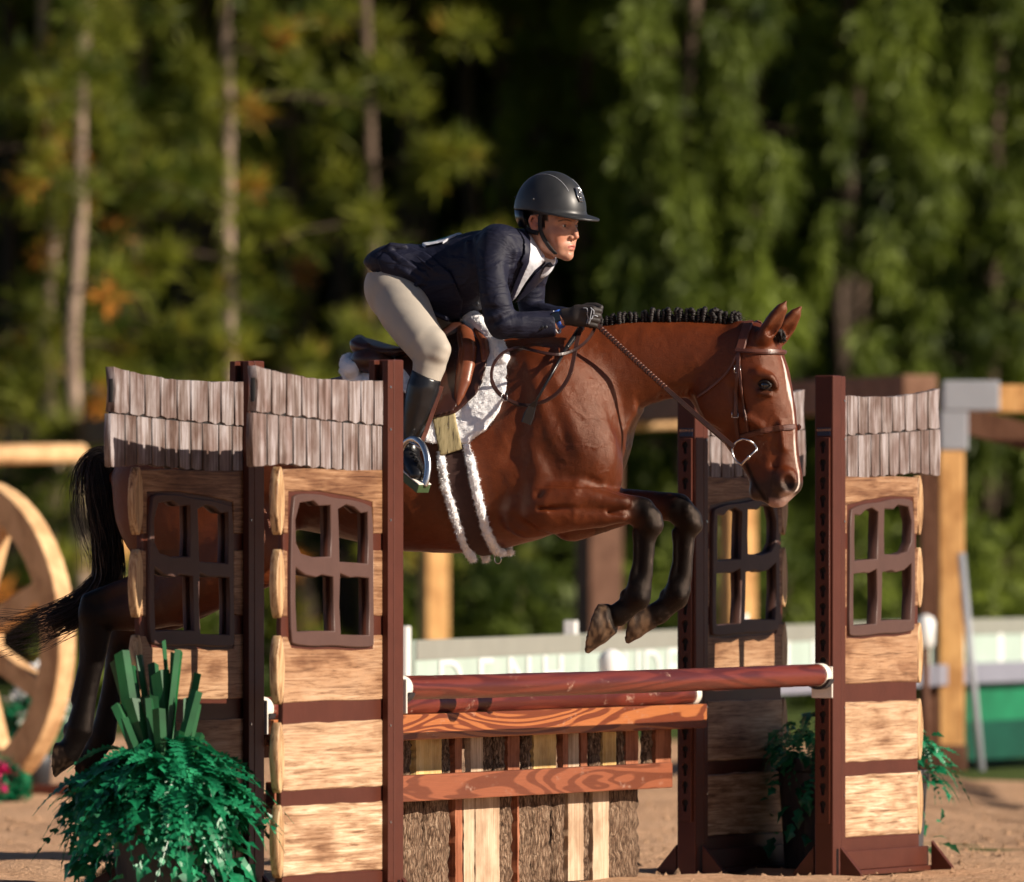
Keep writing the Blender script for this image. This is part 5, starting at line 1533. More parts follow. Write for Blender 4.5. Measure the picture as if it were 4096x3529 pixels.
SK = [(1572, 974), (1546, 988), (1511, 1042), (1526, 1090), (1562, 1116), (1596, 1138), (1670, 1194), (1700, 1222), (1726, 1256), (1770, 1276), (1812, 1288), (1838, 1282), (1850, 1200), (1800, 1090), (1700, 1010), (1620, 980)]
lo_, hi_ = RF.B(1480, 1300) - np.array([.06, .30, .02]), RF.B(1860, 960) + np.array([.08, .26, .03])
px_shell('jacket_skirt', SK, jack_fn, -.004, .0085, M['navy'], .22, lo_, hi_, .004, lambda P: (vnoise(P*np.array([1, 1, .6]), .055, 2) - .5)*.008)
# back number
def badge():
    c0 = RF.B(1775, 962, 0)
    fn = jack_fn[0]
    def mk(name, mat, o0, o1, test):
        lo = c0 - np.array([.11, .09, .09]); hi = c0 + np.array([.11, .09, .06]); f = Field(lo, hi, .003)
        def f2(X, Y, Z):
            d = fn(X, Y, Z); u = (X - c0[0])/math.cos(.32); return np.maximum(np.abs(d - (o0+o1)/2) - (o1-o0)/2, np.maximum(test(u, Y), c0[2] - .07 - Z))
        f.op((f2, lo, hi), .001); return field_obj(name, f, mat, person, 1)
    mk('back_number', M['shirt'], -.002, .0075, lambda u, v: (np.sqrt((u/.070)**2 + ((v + .015)/.085)**2) - 1)*.07)
    mk('number_print', M['greenprint'], .004, .0092, lambda u, v: np.minimum(np.abs(np.sqrt((u + .022)**2 + (v + .03)**2) - .022) - .006, np.abs(np.sqrt((u - .022)**2 + (v + .03)**2) - .018) - .006))
M['greenprint'] = simple('green_print', (.0, .17, .10), .5, .05, 9, 0)
badge()
# buttons
mb = MB()
for px, py in ((2158, 1313), (2171, 1310), (2184, 1308)):
    c_ = RF.B(px, py, -.195); MB().ball((0, 0, 0), (.0062, .004, .0062), 10, 8).build('button', M['darkplastic'], person, smooth=True, loc=c_)
c_ = RF.B(1909, 1216, -.15); MB().ball((0, 0, 0), (.008, .004, .008), 10, 8).build('button', M['darkplastic'], person, smooth=True, loc=c_)
# --- breeches
LEG_T = [(1585, 1135, .088, -.07), (1592, 1190, .096, -.11), (1622, 1250, .092, -.17), (1662, 1318, .082, -.23), (1702, 1375, .073, -.275), (1722, 1415, .066, -.29), (1718, 1460, .058, -.295), (1706, 1505, .052, -.30), (1698, 1540, .047, -.30)]
BOOT = [(1708, 1492, .0525, -.30), (1694, 1550, .057, -.305), (1680, 1610, .054, -.305), (1660, 1680, .046, -.305), (1642, 1740, .040, -.305), (1628, 1785, .040, -.305)]
FOOT = [(1622, 1790, .041, -.305), (1640, 1838, .037, -.33), (1658, 1878, .036, -.365), (1668, 1900, .029, -.39)]
HEEL = [(1616, 1800, .036, -.30), (1602, 1838, .033, -.285)]
def mirror(ch_): return [(p[0], -p[1], p[2], p[3]) for p in ch_]
def build_breeches():
    f = Field((-.46, -.42, 1.72), (.12, .42, 2.16), .005)
    f.op(ell(RF.B(1590, 1150, 0), (.10, .165, .105), roty(R(30))), .02)
    for k in (RF.ch(LEG_T), mirror(RF.ch(LEG_T))): f.op(chain(k, (1, .95, 1)), .05)
    n_ = RF.ch([(1748, 1360, .03, -.30), (1768, 1395, .03, -.315), (1760, 1420, .025, -.32)]); f.op(chain(n_), .03); f.op(chain(mirror(n_)), .03)
    for a_ in ([(1690, 1490, .004, -.36), (1740, 1478, .004, -.36), (1776, 1500, .004, -.35)], [(1712, 1512, .004, -.36), (1752, 1500, .004, -.36)], [(1660, 1455, .005, -.35), (1690, 1440, .004, -.36)]):
        f.op(chain(RF.ch(a_)), .008, 's')
    f.op(chain(RF.ch([(1598, 1140, .003, -.19), (1606, 1200, .003, -.216), (1640, 1290, .003, -.265), (1668, 1360, .003, -.305), (1674, 1420, .003, -.325), (1664, 1455, .003, -.32)])), .005, 's')
    f.op(chain(RF.ch([(1545, 1140, .003, -.172), (1530, 1170, .003, -.172), (1500, 1190, .003, -.15)])), .004, 's')
    # flat hidden end inside the boots
    return field_obj('breeches', f, M['beige'], person, 2, lambda P: (vnoise(P, .05, 3) - .5)*.0012)
build_breeches()
mb = MB()   # piping seam down the thigh
P = [RF.B(px, py, v) for px, py, v in ((1597, 1140, -.185), (1604, 1180, -.203), (1622, 1245, -.246), (1648, 1310, -.286), (1668, 1365, -.316), (1673, 1420, -.336))]
MB().tube(catmull(P, 6), .0028, 6).build('seam', M['beige'], person, smooth=True)
def build_boots():
    for sg in (1, -1):
        def cc(L): 
            k = RF.ch(L); return k if sg > 0 else mirror(k)
        lo = np.array([-.36, -.50 if sg > 0 else .18, 1.42]); hi = np.array([.07, -.20 if sg > 0 else .50, 1.86]); f = Field(lo, hi, .004)
        f.op(chain(cc(BOOT)), .01); f.op(chain(cc(FOOT), (1, 1, 1)), .025); f.op(chain(cc(HEEL)), .02)
        # slanted open top edge (higher at the back)
        a = RF.B(1651, 1474, -.30*sg); b = RF.B(1764, 1526, -.30*sg); nx, nz_ = -(b[2]-a[2]), b[0]-a[0]; L = math.hypot(nx, nz_); nx /= L; nz_ /= L
        def top(X, Y, Z): return -((X - a[0])*nx + (Z - a[2])*nz_) + 0*Y
        f.op((top, lo, hi), .002, 's')
        tp_ = RF.B(1706, 1500, -.30*sg); f.op(ell((tp_[0], tp_[1], tp_[2]), (.040, .040, .03)), .004, 's')
        for a_ in ([(1740, 1600, .005, -.365), (1705, 1640, .006, -.362), (1690, 1665, .004, -.355)], [(1735, 1650, .004, -.352), (1700, 1690, .005, -.355)], [(1700, 1560, .004, -.366), (1730, 1590, .004, -.366)], [(1650, 1740, .005, -.345), (1672, 1720, .004, -.345)], [(1625, 1760, .005, -.345), (1664, 1772, .005, -.345)]):
            f.op(chain(cc(a_)), .008, 's')
        field_obj('boot', f, M['black'], person, 2, lambda P: (vnoise(P, .03, 3) - .5)*.0016)
        s_ = [(-.0, 0, 0)]
        so_ = cc([(1600, 1862, .0, -.285), (1612, 1866, .0, -.30), (1630, 1880, .0, -.33), (1648, 1905, .0, -.36), (1664, 1918, .0, -.388)])
        MB().tube([q[:3] for q in so_], [.026, .034, .036, .034, .022], 10, flat=(.35, 1.0), upv=(.5, 0, 1)).build('boot_sole', M['darkplastic'], person, smooth=True)
        for i in range(4):
            k = cc([(1626 + i*8, 1806 + i*14, 0, -.345 - i*.012), (1642 + i*8, 1798 + i*14, 0, -.352 - i*.012), (1658 + i*6, 1806 + i*14, 0, -.345 - i*.012)])
            MB().tube([q[:3] for q in k], .0028, 5).build('lace', M['blackstrap'], person, smooth=True)
build_boots()
# --- head
HO = RF.B(2200, 895, .0); HW_ = RF.M @ Vector(HO); HYW = R(38) - RF.psi
MH = Matrix.Translation(Vector(HO)) @ Matrix.Rotation(-HYW, 4, 'Z') @ Matrix.Rotation(R(3), 4, 'Y')
def build_head():
    f = Field((-.13, -.10, -.20), (.145, .10, .17), .0022)
    f.op(ell((.002, 0, .045), (.098, .076, .105)), .01)
    f.op(ell((.040, 0, -.030), (.060, .058, .085)), .03)
    for s_ in (-1, 1):
        f.op(chain([(.005, s_*.056, -.035, .016), (.015, s_*.048, -.070, .015), (.055, s_*.025, -.098, .014), (.080, s_*.005, -.106, .014)]), .025)
        f.op(ell((.062, s_*.042, -.034), (.026, .018, .018)), .022)
        f.op(chain([(.092, s_*.006, .013, .010), (.086, s_*.030, .017, .0095), (.066, s_*.050, .012, .009)]), .014)
        f.op(ell((.098, s_*.031, -.0045), (.013, .017, .0105)), .010, 's')
    f.op(ell((.083, 0, -.105), (.014, .014, .013)), .015)
    f.op(chain([(.095, 0, .004, .0085), (.106, 0, -.020, .0088), (.117, 0, -.040, .0098)]), .012)
    for s_ in (-1, 1):
        f.op(ell((.104, s_*.0125, -.045), (.010, .0070, .0075)), .006)
        f.op(ell((.108, s_*.007, -.0525), (.0035, .003, .003)), .003, 's')
    f.op(ell((.088, 0, -.076), (.016, .026, .018)), .015)
    for s_ in (-1, 1): f.op(chain([(.066, s_*.036, -.050, .016), (.070, s_*.029, -.072, .017), (.068, s_*.022, -.092, .016)]), .014)
    f.op(chain([(.086, -.021, -.077, .0038), (.097, -.010, -.0715, .0055), (.1015, 0, -.0712, .0055), (.097, .010, -.0715, .0055), (.086, .021, -.077, .0038)]), .004)
    f.op(chain([(.086, -.019, -.079, .0038), (.0965, -.008, -.0835, .0062), (.0985, 0, -.0845, .0065), (.0965, .008, -.0835, .0062), (.086, .019, -.079, .0038)]), .004)
    f.op(chain([(.090, -.020, -.0778, .0012), (.104, -.006, -.0776, .0016), (.106, 0, -.0776, .0018), (.104, .006, -.0776, .0016), (.090, .020, -.0778, .0012)]), .0025, 's')
    f.op(chain([(.099, -.008, -.0945, .002), (.099, .008, -.0945, .002)]), .008, 's')
    for s_ in (-1, 1):   # eyelids
        f.op(chain([(.0825, s_*.0185, -.006, .0025), (.0905, s_*.025, .0015, .0028), (.0905, s_*.034, .002, .0028), (.082, s_*.0445, -.004, .0026)]), .004)
        f.op(chain([(.0825, s_*.0185, -.007, .0024), (.0895, s_*.026, -.0125, .0026), (.0885, s_*.036, -.012, .0026), (.080, s_*.0445, -.0055, .0024)]), .005)
        # ear
        f.op(chain([(.006, s_*.072, .012, .0045), (-.004, s_*.079, .024, .0048), (-.018, s_*.083, .024, .005), (-.026, s_*.083, .008, .005), (-.020, s_*.079, -.012, .005), (-.006, s_*.073, -.026, .0055), (.002, s_*.071, -.026, .005)]), .004)
        f.op(ell((-.010, s_*.072, .002), (.015, .006, .022)), .005); f.op(ell((-.006, s_*.081, -.002), (.008, .006, .011)), .004, 's')
        f.op(ell((.004, s_*.074, -.006), (.004, .005, .006)), .004)
    f.op(chain([(-.022, 0, -.045, .058), (-.045, 0, -.11, .055), (-.062, 0, -.140, .046)]), .03)
    P, Q = f.mesh(); P = relax(P, Q, 1, .4)
    col = np.tile(np.array([.47, .245, .165]), (len(P), 1))
    def blend(c, k):
        nonlocal col
        k = np.clip(k, 0, 1)[:, None]; col = col*(1-k) + np.array(c)*k
    g = lambda c, r_: np.exp(-(((P - np.array(c))/np.array(r_))**2).sum(1))
    for s_ in (-1, 1):
        blend((.56, .19, .11), g((.07, s_*.045, -.045), (.03, .025, .03))*.55)
        blend((.52, .15, .10), g((-.01, s_*.08, .0), (.02, .02, .03))*.6)
        d = np.minimum.reduce([np.linalg.norm((P - np.array(q))*np.array([1, 1, 1.6]), axis=1) for q in [(float(np.interp(t, [0, .2, .4, .6, .8, 1], [.100, .0990, .0975, .0935, .0865, .0775])), s_*(.013 + .038*t), float(np.interp(t, [0, .4, .75, 1], [.0115, .0150, .0150, .0105]))) for t in np.linspace(0, 1, 24)]])
        blend((.06, .028, .016), (.0058 - d)/.003)
        blend((.30, .12, .075), g((.088, s_*.031, -.003), (.012, .017, .008))*.5)
    blend((.54, .18, .11), g((.118, 0, -.042), (.014, .014, .012))*.5)
    ml = (P[:, 2] < -.0668) & (P[:, 2] > -.0905) & (np.abs(P[:, 1]) < .0215) & (P[:, 0] > .084)
    lipd = np.where(P[:, 2] > -.0776, (-.0665 - np.abs(P[:, 1])*.35) - P[:, 2], P[:, 2] + .0905 - np.abs(P[:, 1])*.42)
    blend((.46, .145, .11), np.where(ml, lipd/.002, 0))
    blend((.12, .03, .025), np.where((np.abs(P[:, 2] + .0776) < .0016) & (P[:, 0] > .088) & (np.abs(P[:, 1]) < .02), .8, 0))
    # hair line under the helmet
    hr = (P[:, 2] > .004) & (P[:, 0] < .045) & (P[:, 0] > -.2) & ~((np.abs(P[:, 1]) > .0735) & (P[:, 0] < .012) & (P[:, 2] < .03))
    blend((.018, .010, .007), np.where(hr, np.minimum((P[:, 2] - .004)/.008, (.048 - P[:, 0])/.008), 0))
    blend((.018, .010, .007), np.where((P[:, 0] < -.035) & (P[:, 2] > -.055) & (np.abs(P[:, 1]) < .074), 1, 0))
    blend((.018, .010, .007), np.where((P[:, 0] > .012) & (P[:, 0] < .030) & (np.abs(P[:, 1]) > .058) & (P[:, 2] > -.022), (P[:, 2] + .022)/.01, 0))
    A = np.array(MH); P2 = P @ A[:3, :3].T + A[:3, 3]
    # body under the clothes, joined to the head at the neck
    fb = Field((-.50, -.45, 1.45), (.44, .45, 2.36), .012)
    sec = [(s, t - .03, b + .03, w_ - .03, c_) for s, t, b, w_, c_ in JSEC[2:-4]]
    fb.op(loft(sec, 'x', None, 2.2, 2.3), .02)
    thin = lambda ch_, d: [(p[0], p[1], p[2], max(p[3] - d, .012)) for p in ch_]
    fb.op(ell(RF.B(1592, 1152, 0), (.085, .15, .09), roty(R(30))), .02)
    for k in (LEG_T, BOOT, FOOT, HEEL): 
        fb.op(chain(thin(RF.ch(k), .014)), .02); fb.op(chain(mirror(thin(RF.ch(k), .014))), .02)
    fb.op(chain(thin(RF.ch(ARM_N + FORE_N[1:]), .015)), .02); fb.op(chain(thin(RF.ch(ARM_F), .015)), .02)
    fb.op(chain(RF.ch([(2200, 1290, .026, -.14), (2262, 1272, .025, -.128), (2330, 1262, .024, -.122), (2380, 1262, .018, -.12)])), .01)
    fb.op(chain(RF.ch([(2270, 1276, .026, .085), (2350, 1262, .022, .07), (2385, 1262, .018, .065)])), .01)
    nk = RF.B(2150, 985, 0); fb.op(chain([(*RF.B(2100, 1010, 0), .042), (*RF.B(2165, 960, 0), .045), (*RF.B(2180, 930, 0), .045)]), .03)
    Pb, Qb = fb.mesh(); Pb = relax(Pb, Qb, 1)
    PA_, QA_ = np.concatenate([P2, Pb]), np.concatenate([Q, Qb + len(P2)])
    me = np_mesh('body', PA_, QA_); set_col(me, np.concatenate([col, np.tile(np.array([.52, .25, .15]), (len(Pb), 1))]))
    return link('body', me, M['skin'], person)
build_head()
def hh(p): return MH @ Vector(p)
M['eyewhite'] = NT('eye_white').fin((.62, .56, .53), .12, spec=.6)
M['iris'] = NT('iris').fin((.03, .018, .012), .06, spec=.8)
for s_ in (-1, 1):
    e = MB().ball((0, 0, 0), .0122, 18, 14).build('eye', M['eyewhite'], person, smooth=True); e.matrix_local = Matrix.Translation(hh((.0795, s_*.0312, -.005)))
    g_ = Vector((math.cos(R(-2)), math.sin(R(-2)), -.02)).normalized()
    i_e = MB().ball((0, 0, 0), (.0035, .0060, .0060), 14, 10).build('iris', M['iris'], e, smooth=True); i_e.matrix_local = Matrix.Translation(MH.to_3x3() @ (g_*.0102)) @ MH.to_3x3().to_4x4()
# helmet (shell, brim, trim, badge)
def helmet_mat():
    k = NT('helmet_shell'); v = k.coord((1, 1, 1)); nz = k.noise(v, 25, 4, .6)
    return k.fin(k.ramp(nz, [(.3, (.017, .018, .020)), (.7, (.022, .023, .025))]), k.ramp(nz, [(.3, (.40,)*3), (.7, (.48,)*3)]), spec=.5)
M['helmet'] = helmet_mat()
def build_helmet():
    f = Field((-.16, -.13, -.04), (.215, .13, .20), .0022)
    hc = (-.002, 0, .036); hr = (.136, .106, .138)
    f.op(ell(hc, hr), .01)
    def flare(X, Y, Z):   # slight flare of the lower rim into the brim
        e = np.sqrt(((X - .02)/.135)**2 + (Y/.108)**2)
        return np.maximum((e - 1)*.1, np.abs(Z - (.040 - .12*np.maximum(X, 0)**2*8)) - .012)
    def brim(X, Y, Z):
        e = np.sqrt(((X - .062)/.132)**2 + (Y/.101)**2); zb = .030 - .10*np.maximum(X - .08, 0)**1.15*2.2 - .75*Y*Y*(X > -1)
        zb = np.where(X < .08, .030 - .75*Y*Y*.6 - .0*X, .030 - .18*(X - .08) - .45*Y*Y)
        return np.maximum(np.maximum((e - 1)*.09, np.abs(Z - zb) - .0042), .0 - X)
    def low(X, Y, Z): return Z - (.034 - np.clip(X, -.2, .12)*.02 + .0*Y)
    f.op((low, (-.2, -.2, -.2), (.3, .2, .06)), .003, 's')
    f.op(ell((-.002, 0, .03), (.122, .093, .126)), .003, 's')
    f.op((brim, (-.02, -.12, -.03), (.21, .12, .06)), .016)
    f.op(ell((-.002, 0, .0), (.112, .086, .13)), .004, 's')
    o = field_obj('helmet', f, M['helmet'], person, 2); o.matrix_local = MH @ Matrix.Translation((0, 0, .008))
    def sp_(az, el, up=.0015):   # point on the shell
        d = Vector((math.cos(az)*math.cos(el)*hr[0], math.sin(az)*math.cos(el)*hr[1], math.sin(el)*hr[2]))
        return Vector(hc) + d*(1 + up/.12)
    for s_ in (-1, 1):      # piping lines over the crown
        L = []
        for i in range(30):
            t = math.pi * i/29; x = math.cos(t)*.985; y = s_*(.030 + .012*math.sin(t)); zr = max(1 - x*x - (y/hr[1])**2, 0)
            if zr <= 0 or (x > 0 and math.sqrt(zr) < .42) or (x < 0 and math.sqrt(zr) < .1): continue
            L.append(Vector((hc[0] + x*hr[0], y, hc[2] + math.sqrt(zr)*hr[2])))
        MB().tube(L, .0013, 5).build('piping', M['greymetal'], o, smooth=True)
    for az, el in ((R(-88), R(16)), (R(-150), R(18)), (R(88), R(16))):
        MB().ball(tuple(sp_(az, el)), .0042, 10, 8).build('vent_stud', M['darkplastic'], o, smooth=True)
    # front badge: metal frame with dark plate
    c_ = Vector((hc[0] + hr[0]*math.cos(R(25)), 0, hc[2] + hr[2]*math.sin(R(25)))); nn = Vector((math.cos(R(25))/hr[0], 0, math.sin(R(25))/hr[2])).normalized()
    ux = Vector((0, 1, 0)); uz = nn.cross(ux); uz = uz if uz.z > 0 else -uz
    def q(a, b, d): return c_ + ux*a + uz*b + nn*d
    pl = [(-.013, .026), (.013, .026), (.016, -.006), (.011, -.024), (-.011, -.024), (-.016, -.006)]
    m_ = MB(); V = [q(a, b, .0015 - (b*b)*1.4) for a, b in pl] + [q(a, b, .0045 - (b*b)*1.4) for a, b in pl]
    m_.add(V, [tuple(range(5, -1, -1)), tuple(range(6, 12))] + [(i, (i+1) % 6, 6+(i+1) % 6, 6+i) for i in range(6)]); m_.build('badge_plate', M['darkplastic'], o)
    fr = [q(a, b, .0045 - (b*b)*1.4) for a, b in pl]; MB().tube(fr + [fr[0]], .0018, 6).build('badge_frame', M['steel'], o, smooth=True)
    MB().tube([q(-.010, -.010, .005), q(0, -.013, .006), q(.010, -.010, .005)], .003, 6).build('badge_bar', M['steel'], o, smooth=True)
    MB().ball(tuple(q(0, .008, .005)), (.003, .003, .005), 8, 6).build('badge_mark', M['steel'], o, smooth=True)
    # harness
    for s_ in (-1, 1):
        A = [(.030, s_*.088, .040), (.022, s_*.086, .005), (.020, s_*.078, -.030), (.030, s_*.070, -.060), (.050, s_*.052, -.096), (.066, s_*.028, -.118), (.072, 0, -.124)]
        MB().tube(catmull([Vector(p) for p in A], 5), .0085, 8, flat=(1, .35), upv=(1, 0, .2)).build('chin_strap', M['blackstrap'], o, smooth=True)
        B_ = [(-.098, s_*.045, .030), (-.070, s_*.072, -.004), (-.030, s_*.080, -.034), (.010, s_*.077, -.042)]
        MB().tube(catmull([Vector(p) for p in B_], 5), .0085, 8, flat=(1, .35), upv=(0, 0, 1)).build('rear_strap', M['blackstrap'], o, smooth=True)
    m_ = MB(); V = []
    for i in range(13):
        a = R(110 + 140*i/12); 
        for z, k in ((.040, 1.0), (.010, .97), (-.018, .86)): V.append((-.002 + hr[0]*.985*k*math.cos(a), hr[1]*.985*k*math.sin(a), z - .008*abs(math.sin(a))))
    Fs = []
    for i in range(12):
        for k in range(2): Fs.append((3*i+k, 3*i+k+1, 3*i+k+4, 3*i+k+3))
    m_.add(V, Fs); w_ = m_.build('rear_cradle', M['black'], o, smooth=True, fix=False); so_ = w_.modifiers.new('solid', 'SOLIDIFY'); so_.thickness = .008
    return o
build_helmet()
# stock collar of the shirt
def collar():
    f = Field(RF.B(2150, 1000, 0) - np.array([.12, .11, .10]), RF.B(2150, 1000, 0) + np.array([.12, .11, .12]), .003)
    a = Vector(hh((-.054, 0, -.128))); b = Vector(hh((-.038, 0, -.088)))
    f.op(chain([(*a, .066), (*b, .063)]), .01)
    ax = (b - a).normalized()
    def top(X, Y, Z): 
        return -((X - b.x)*ax.x + (Y - b.y)*ax.y + (Z - b.z)*ax.z) + .0 - .28*(X - b.x)
    f.op((top, b - Vector((.2, .2, .2)), b + Vector((.2, .2, .2))), .003, 's')
    f.op(chain([(*(a + ax*.03), .058), (*(b + ax*.06), .058)]), .003, 's')
    field_obj('stock_collar', f, M['shirt'], person, 1)
    # jacket collar behind the neck
    f = Field(RF.B(2120, 960, 0) - np.array([.13, .13, .10]), RF.B(2120, 960, 0) + np.array([.13, .13, .12]), .003)
    a2 = a - ax*.01; b2 = b - ax*.012
    f.op(chain([(*a2, .088), (*b2, .082)]), .01)
    def top2(X, Y, Z): return -((X - b2.x)*ax.x + (Y - b2.y)*ax.y + (Z - b2.z)*ax.z) + .004 + .10*(X - b2.x)
    f.op((top2, b2 - Vector((.2, .2, .2)), b2 + Vector((.2, .2, .2))), .003, 's')
    f.op(chain([(*a2, .078), (*(b2 + ax*.06), .074)]), .003, 's')
    def front(X, Y, Z): return -(X - (b2.x + .012)) + 0*Y + 0*Z
    f.op((front, b2 - Vector((.2, .2, .25)), b2 + Vector((.2, .2, .2))), .004, 's')
    field_obj('jacket_collar', f, M['navyflat'], person, 1)
collar()
# gloves: back of the near hand faces the camera, fingers closed round the reins
M['glove'] = simple('glove_fabric', (.022, .017, .016), .6, .15, 40, .2, .001)
M['grey'] = simple('grey_piping', (.30, .32, .36), .5, .1, 40, .05, .001)
def glove(far):
    f = Field(RF.B(2310, 1265, .08 if far else -.12) - np.array([.10, .08, .08]), RF.B(2310, 1265, .08 if far else -.12) + np.array([.12, .08, .08]), .0026)
    def v_(v): return (v if not far else -v - .045)
    def cc(L): return RF.ch([(p[0], p[1], p[2], v_(p[3])) for p in L])
    f.op(chain(cc([(2262, 1268, .030, -.128), (2300, 1266, .031, -.130)]), (1, .85, 1)), .01)
    f.op(chain(cc([(2315, 1248, .026, -.132), (2368, 1244, .019, -.138)]), (1, .8, 1)), .012)
    f.op(chain(cc([(2310, 1276, .026, -.130), (2356, 1290, .018, -.132)]), (1, .8, 1)), .012)
    for i in range(4):
        y = 1238 + i*19; x = 2372 - i*4 - (4 if i == 3 else 0); r_ = (.0105, .0110, .0105, .0092)[i]
        f.op(chain(cc([(x, y, r_*1.1, -.142), (x + 26, y + 6, r_, -.128), (x + 28, y + 9, r_*.95, -.102), (x + 6, y + 10, r_*.9, -.092)])), .0035)
    f.op(chain(cc([(2318, 1240, .014, -.112), (2350, 1226, .0125, -.104), (2384, 1224, .0115, -.106), (2404, 1230, .009, -.110)])), .006)
    f.op(chain(cc([(2272, 1236, .003, -.165), (2274, 1300, .003, -.165)])), .004, 's')
    o = field_obj('glove', f, M['glove'], person, 1)
    if not far:
        for L in ([(2325, 1222), (2340, 1228), (2344, 1250), (2336, 1280), (2330, 1296)], [(2352, 1222), (2362, 1236), (2356, 1268), (2346, 1296)], [(2362, 1236), (2376, 1244), (2384, 1262)], [(2350, 1296), (2366, 1276), (2384, 1272), (2402, 1278)]):
            P = []
            for px, py in catmull([Vector((a, b, 0)) for a, b in L], 5) and [(q.x, q.y) for q in catmull([Vector((a, b, 0)) for a, b in L], 5)]:
                P.append(Vector(RF.B(px, py, -.168)))
            bv = BVHTree.FromObject(o, bpy.context.evaluated_depsgraph_get()) if False else None
            me = o.data; tree = BVHTree.FromPolygons([v.co[:] for v in me.vertices], [p.vertices[:] for p in me.polygons])
            P = [tree.find_nearest(p)[0] + tree.find_nearest(p)[1]*.0008 for p in P]
            MB().tube(P, .0020, 6).build('glove_piping', M['grey'], person, smooth=True)
glove(False); glove(True)
# watch and cuff at the wrist
M['blueband'] = simple('blue_band', (.02, .09, .42), .5, .1, 30, 0)
wc = Vector(RF.B(2238, 1277, -.132)); wa = (Vector(RF.B(2300, 1266, -.13)) - Vector(RF.B(2216, 1292, -.135))).normalized()
P = []
uu = Vector((0, -1, 0)); uu = (uu - wa*uu.dot(wa)).normalized(); vv_ = wa.cross(uu)
for i in range(21):
    a = 2*math.pi*i/20; P.append(wc + uu*math.cos(a)*.029 + vv_*math.sin(a)*.031)
MB().tube(P, .010, 8, cap=False, flat=(.25, 1), upv=[tuple((p - wc).normalized()) for p in P]).build('watch_band', M['blueband'], person, smooth=True)
ctr = wc + uu*.030 + vv_*(.006 if vv_.z > 0 else -.006); 
wm = MB()
V = [ctr + wa*a*.0155 + vv_*b*.018 + uu*c for c in (-.001, .009) for a, b in ((-1, -1), (1, -1), (1, 1), (-1, 1))]
wm.add(V, [(0, 3, 2, 1), (4, 5, 6, 7), (0, 1, 5, 4), (1, 2, 6, 5), (2, 3, 7, 6), (3, 0, 4, 7)]); wm.build('watch', M['watch'] if 'watch' in M else NT('watch_glass').fin((.006, .007, .012), .15, spec=.6), person, bevel=.004)
P = [Vector(RF.B(2221, 1291, -.135)) + uu*math.cos(2*math.pi*i/20)*.037 + vv_*math.sin(2*math.pi*i/20)*.039 for i in range(21)]
MB().tube(P, .006, 6, cap=False, flat=(.3, 1), upv=[tuple((p - wc).normalized()) for p in P]).build('shirt_cuff', M['shirt'], person, smooth=True)
# ---------------------------------------------------------------- saddlery
def leather(name, a, b, rough=.36):
    k = NT(name); v = k.coord((1, 1, 1)); nz = k.noise(v, 14, 4, .6); fine = k.noise(v, 260, 3, .6)
    k.bump(k.math('ADD', fine, k.math('MULTIPLY', nz, 1.5)), .18, .002)
    return k.fin(k.ramp(nz, [(.3, a), (.7, b)]), rough, spec=.5)
M['tan'] = leather('tan_leather', (.125, .034, .014), (.20, .060, .026))
M['oak'] = leather('dark_leather', (.030, .011, .007), (.060, .020, .012), .34)
M['bridle'] = leather('bridle_leather', (.070, .022, .013), (.125, .042, .025), .36)
M['reinl'] = leather('rein_leather', (.020, .008, .006), (.045, .016, .011), .36)
def fleece_mat():
    k = NT('fleece'); v = k.coord((1, 1, 1), rand=False); nz = k.noise(v, 90, 4, .7)
    k.bump(nz, .35, .010); return k.fin(k.ramp(nz, [(.25, (.80, .81, .84)), (.6, (.92, .92, .93))]), .95, spec=.1, sheen=.3)
M['fleece'] = fleece_mat()
def elastic_mat():
    k = NT('girth_elastic'); v = k.coord((1, 1, 1), rand=False)
    st = k.noise(k.n('Mapping', iVector=v, iScale=(95, 3, 12), iRotation=(0, R(-14), 0)).outputs[0], 1.0, 3, .7)
    return k.fin(k.ramp(st, [(.36, (.10, .075, .045)), (.46, (.30, .25, .13)), (.6, (.40, .33, .18))]), .8, spec=.2)
M['elastic'] = elastic_mat()
M['girthcloth'] = simple('girth_cloth', (.045, .018, .014), .85, .2, 60, .3, .002)
def hroot(name, base, label, cat):
    q = HM @ Vector(base); o = empty(name, q, -PSI); tag(o, label, cat); o['_b'] = [float(x) for x in base]; return o
def hl(o): return -Vector(o['_b'])
def hpoly(P):
    out = []
    for a, b in P:
        d = (HMI.to_3x3() @ Vector(((a - CX)/F, 1, -(b - HY)/F))).normalized(); loc = BVH.ray_cast(CAML, d)[0]
        v = loc.y if loc is not None else (-.03 if b < 1600 else -.16)
        q = HB(a, b, v); out.append((float(q[0]), float(q[2])))
    return out
def shell(name, poly, o0, o1, mat, root, h=.005, disp=None, extra=(), lo=None, hi=None, fn=torso_fn, it=1, parent=None, side=0):
    pp = hpoly(poly); ps = poly_sd(pp); A = np.array(pp)
    lo = np.array([A[:, 0].min() - .03, -.40, A[:, 1].min() - .03]) if lo is None else lo
    hi = np.array([A[:, 0].max() + .03, .40, A[:, 1].max() + .05]) if hi is None else hi
    f = Field(lo, hi, h); base = fn[0]
    def f2(X, Y, Z):
        d = base(X, Y, Z); s2 = ps(X[:, 0, :], Z[:, 0, :])[:, None, :]
        d = np.maximum(np.abs(d - (o0 + o1)/2) - (o1 - o0)/2, s2)
        return d if not side else np.maximum(d, -side*Y + 0*d)
    def f3(X, Y, Z): return f2(np.broadcast_to(X, (X.shape[0], 1, Z.shape[2])), Y, np.broadcast_to(Z, (X.shape[0], 1, Z.shape[2])))
    f.op((f3, lo, hi), .001)
    for p, k in extra: f.op(p, k)
    return field_obj(name, f, mat, parent or root, it, disp, None, hl(root) if parent is None else None)
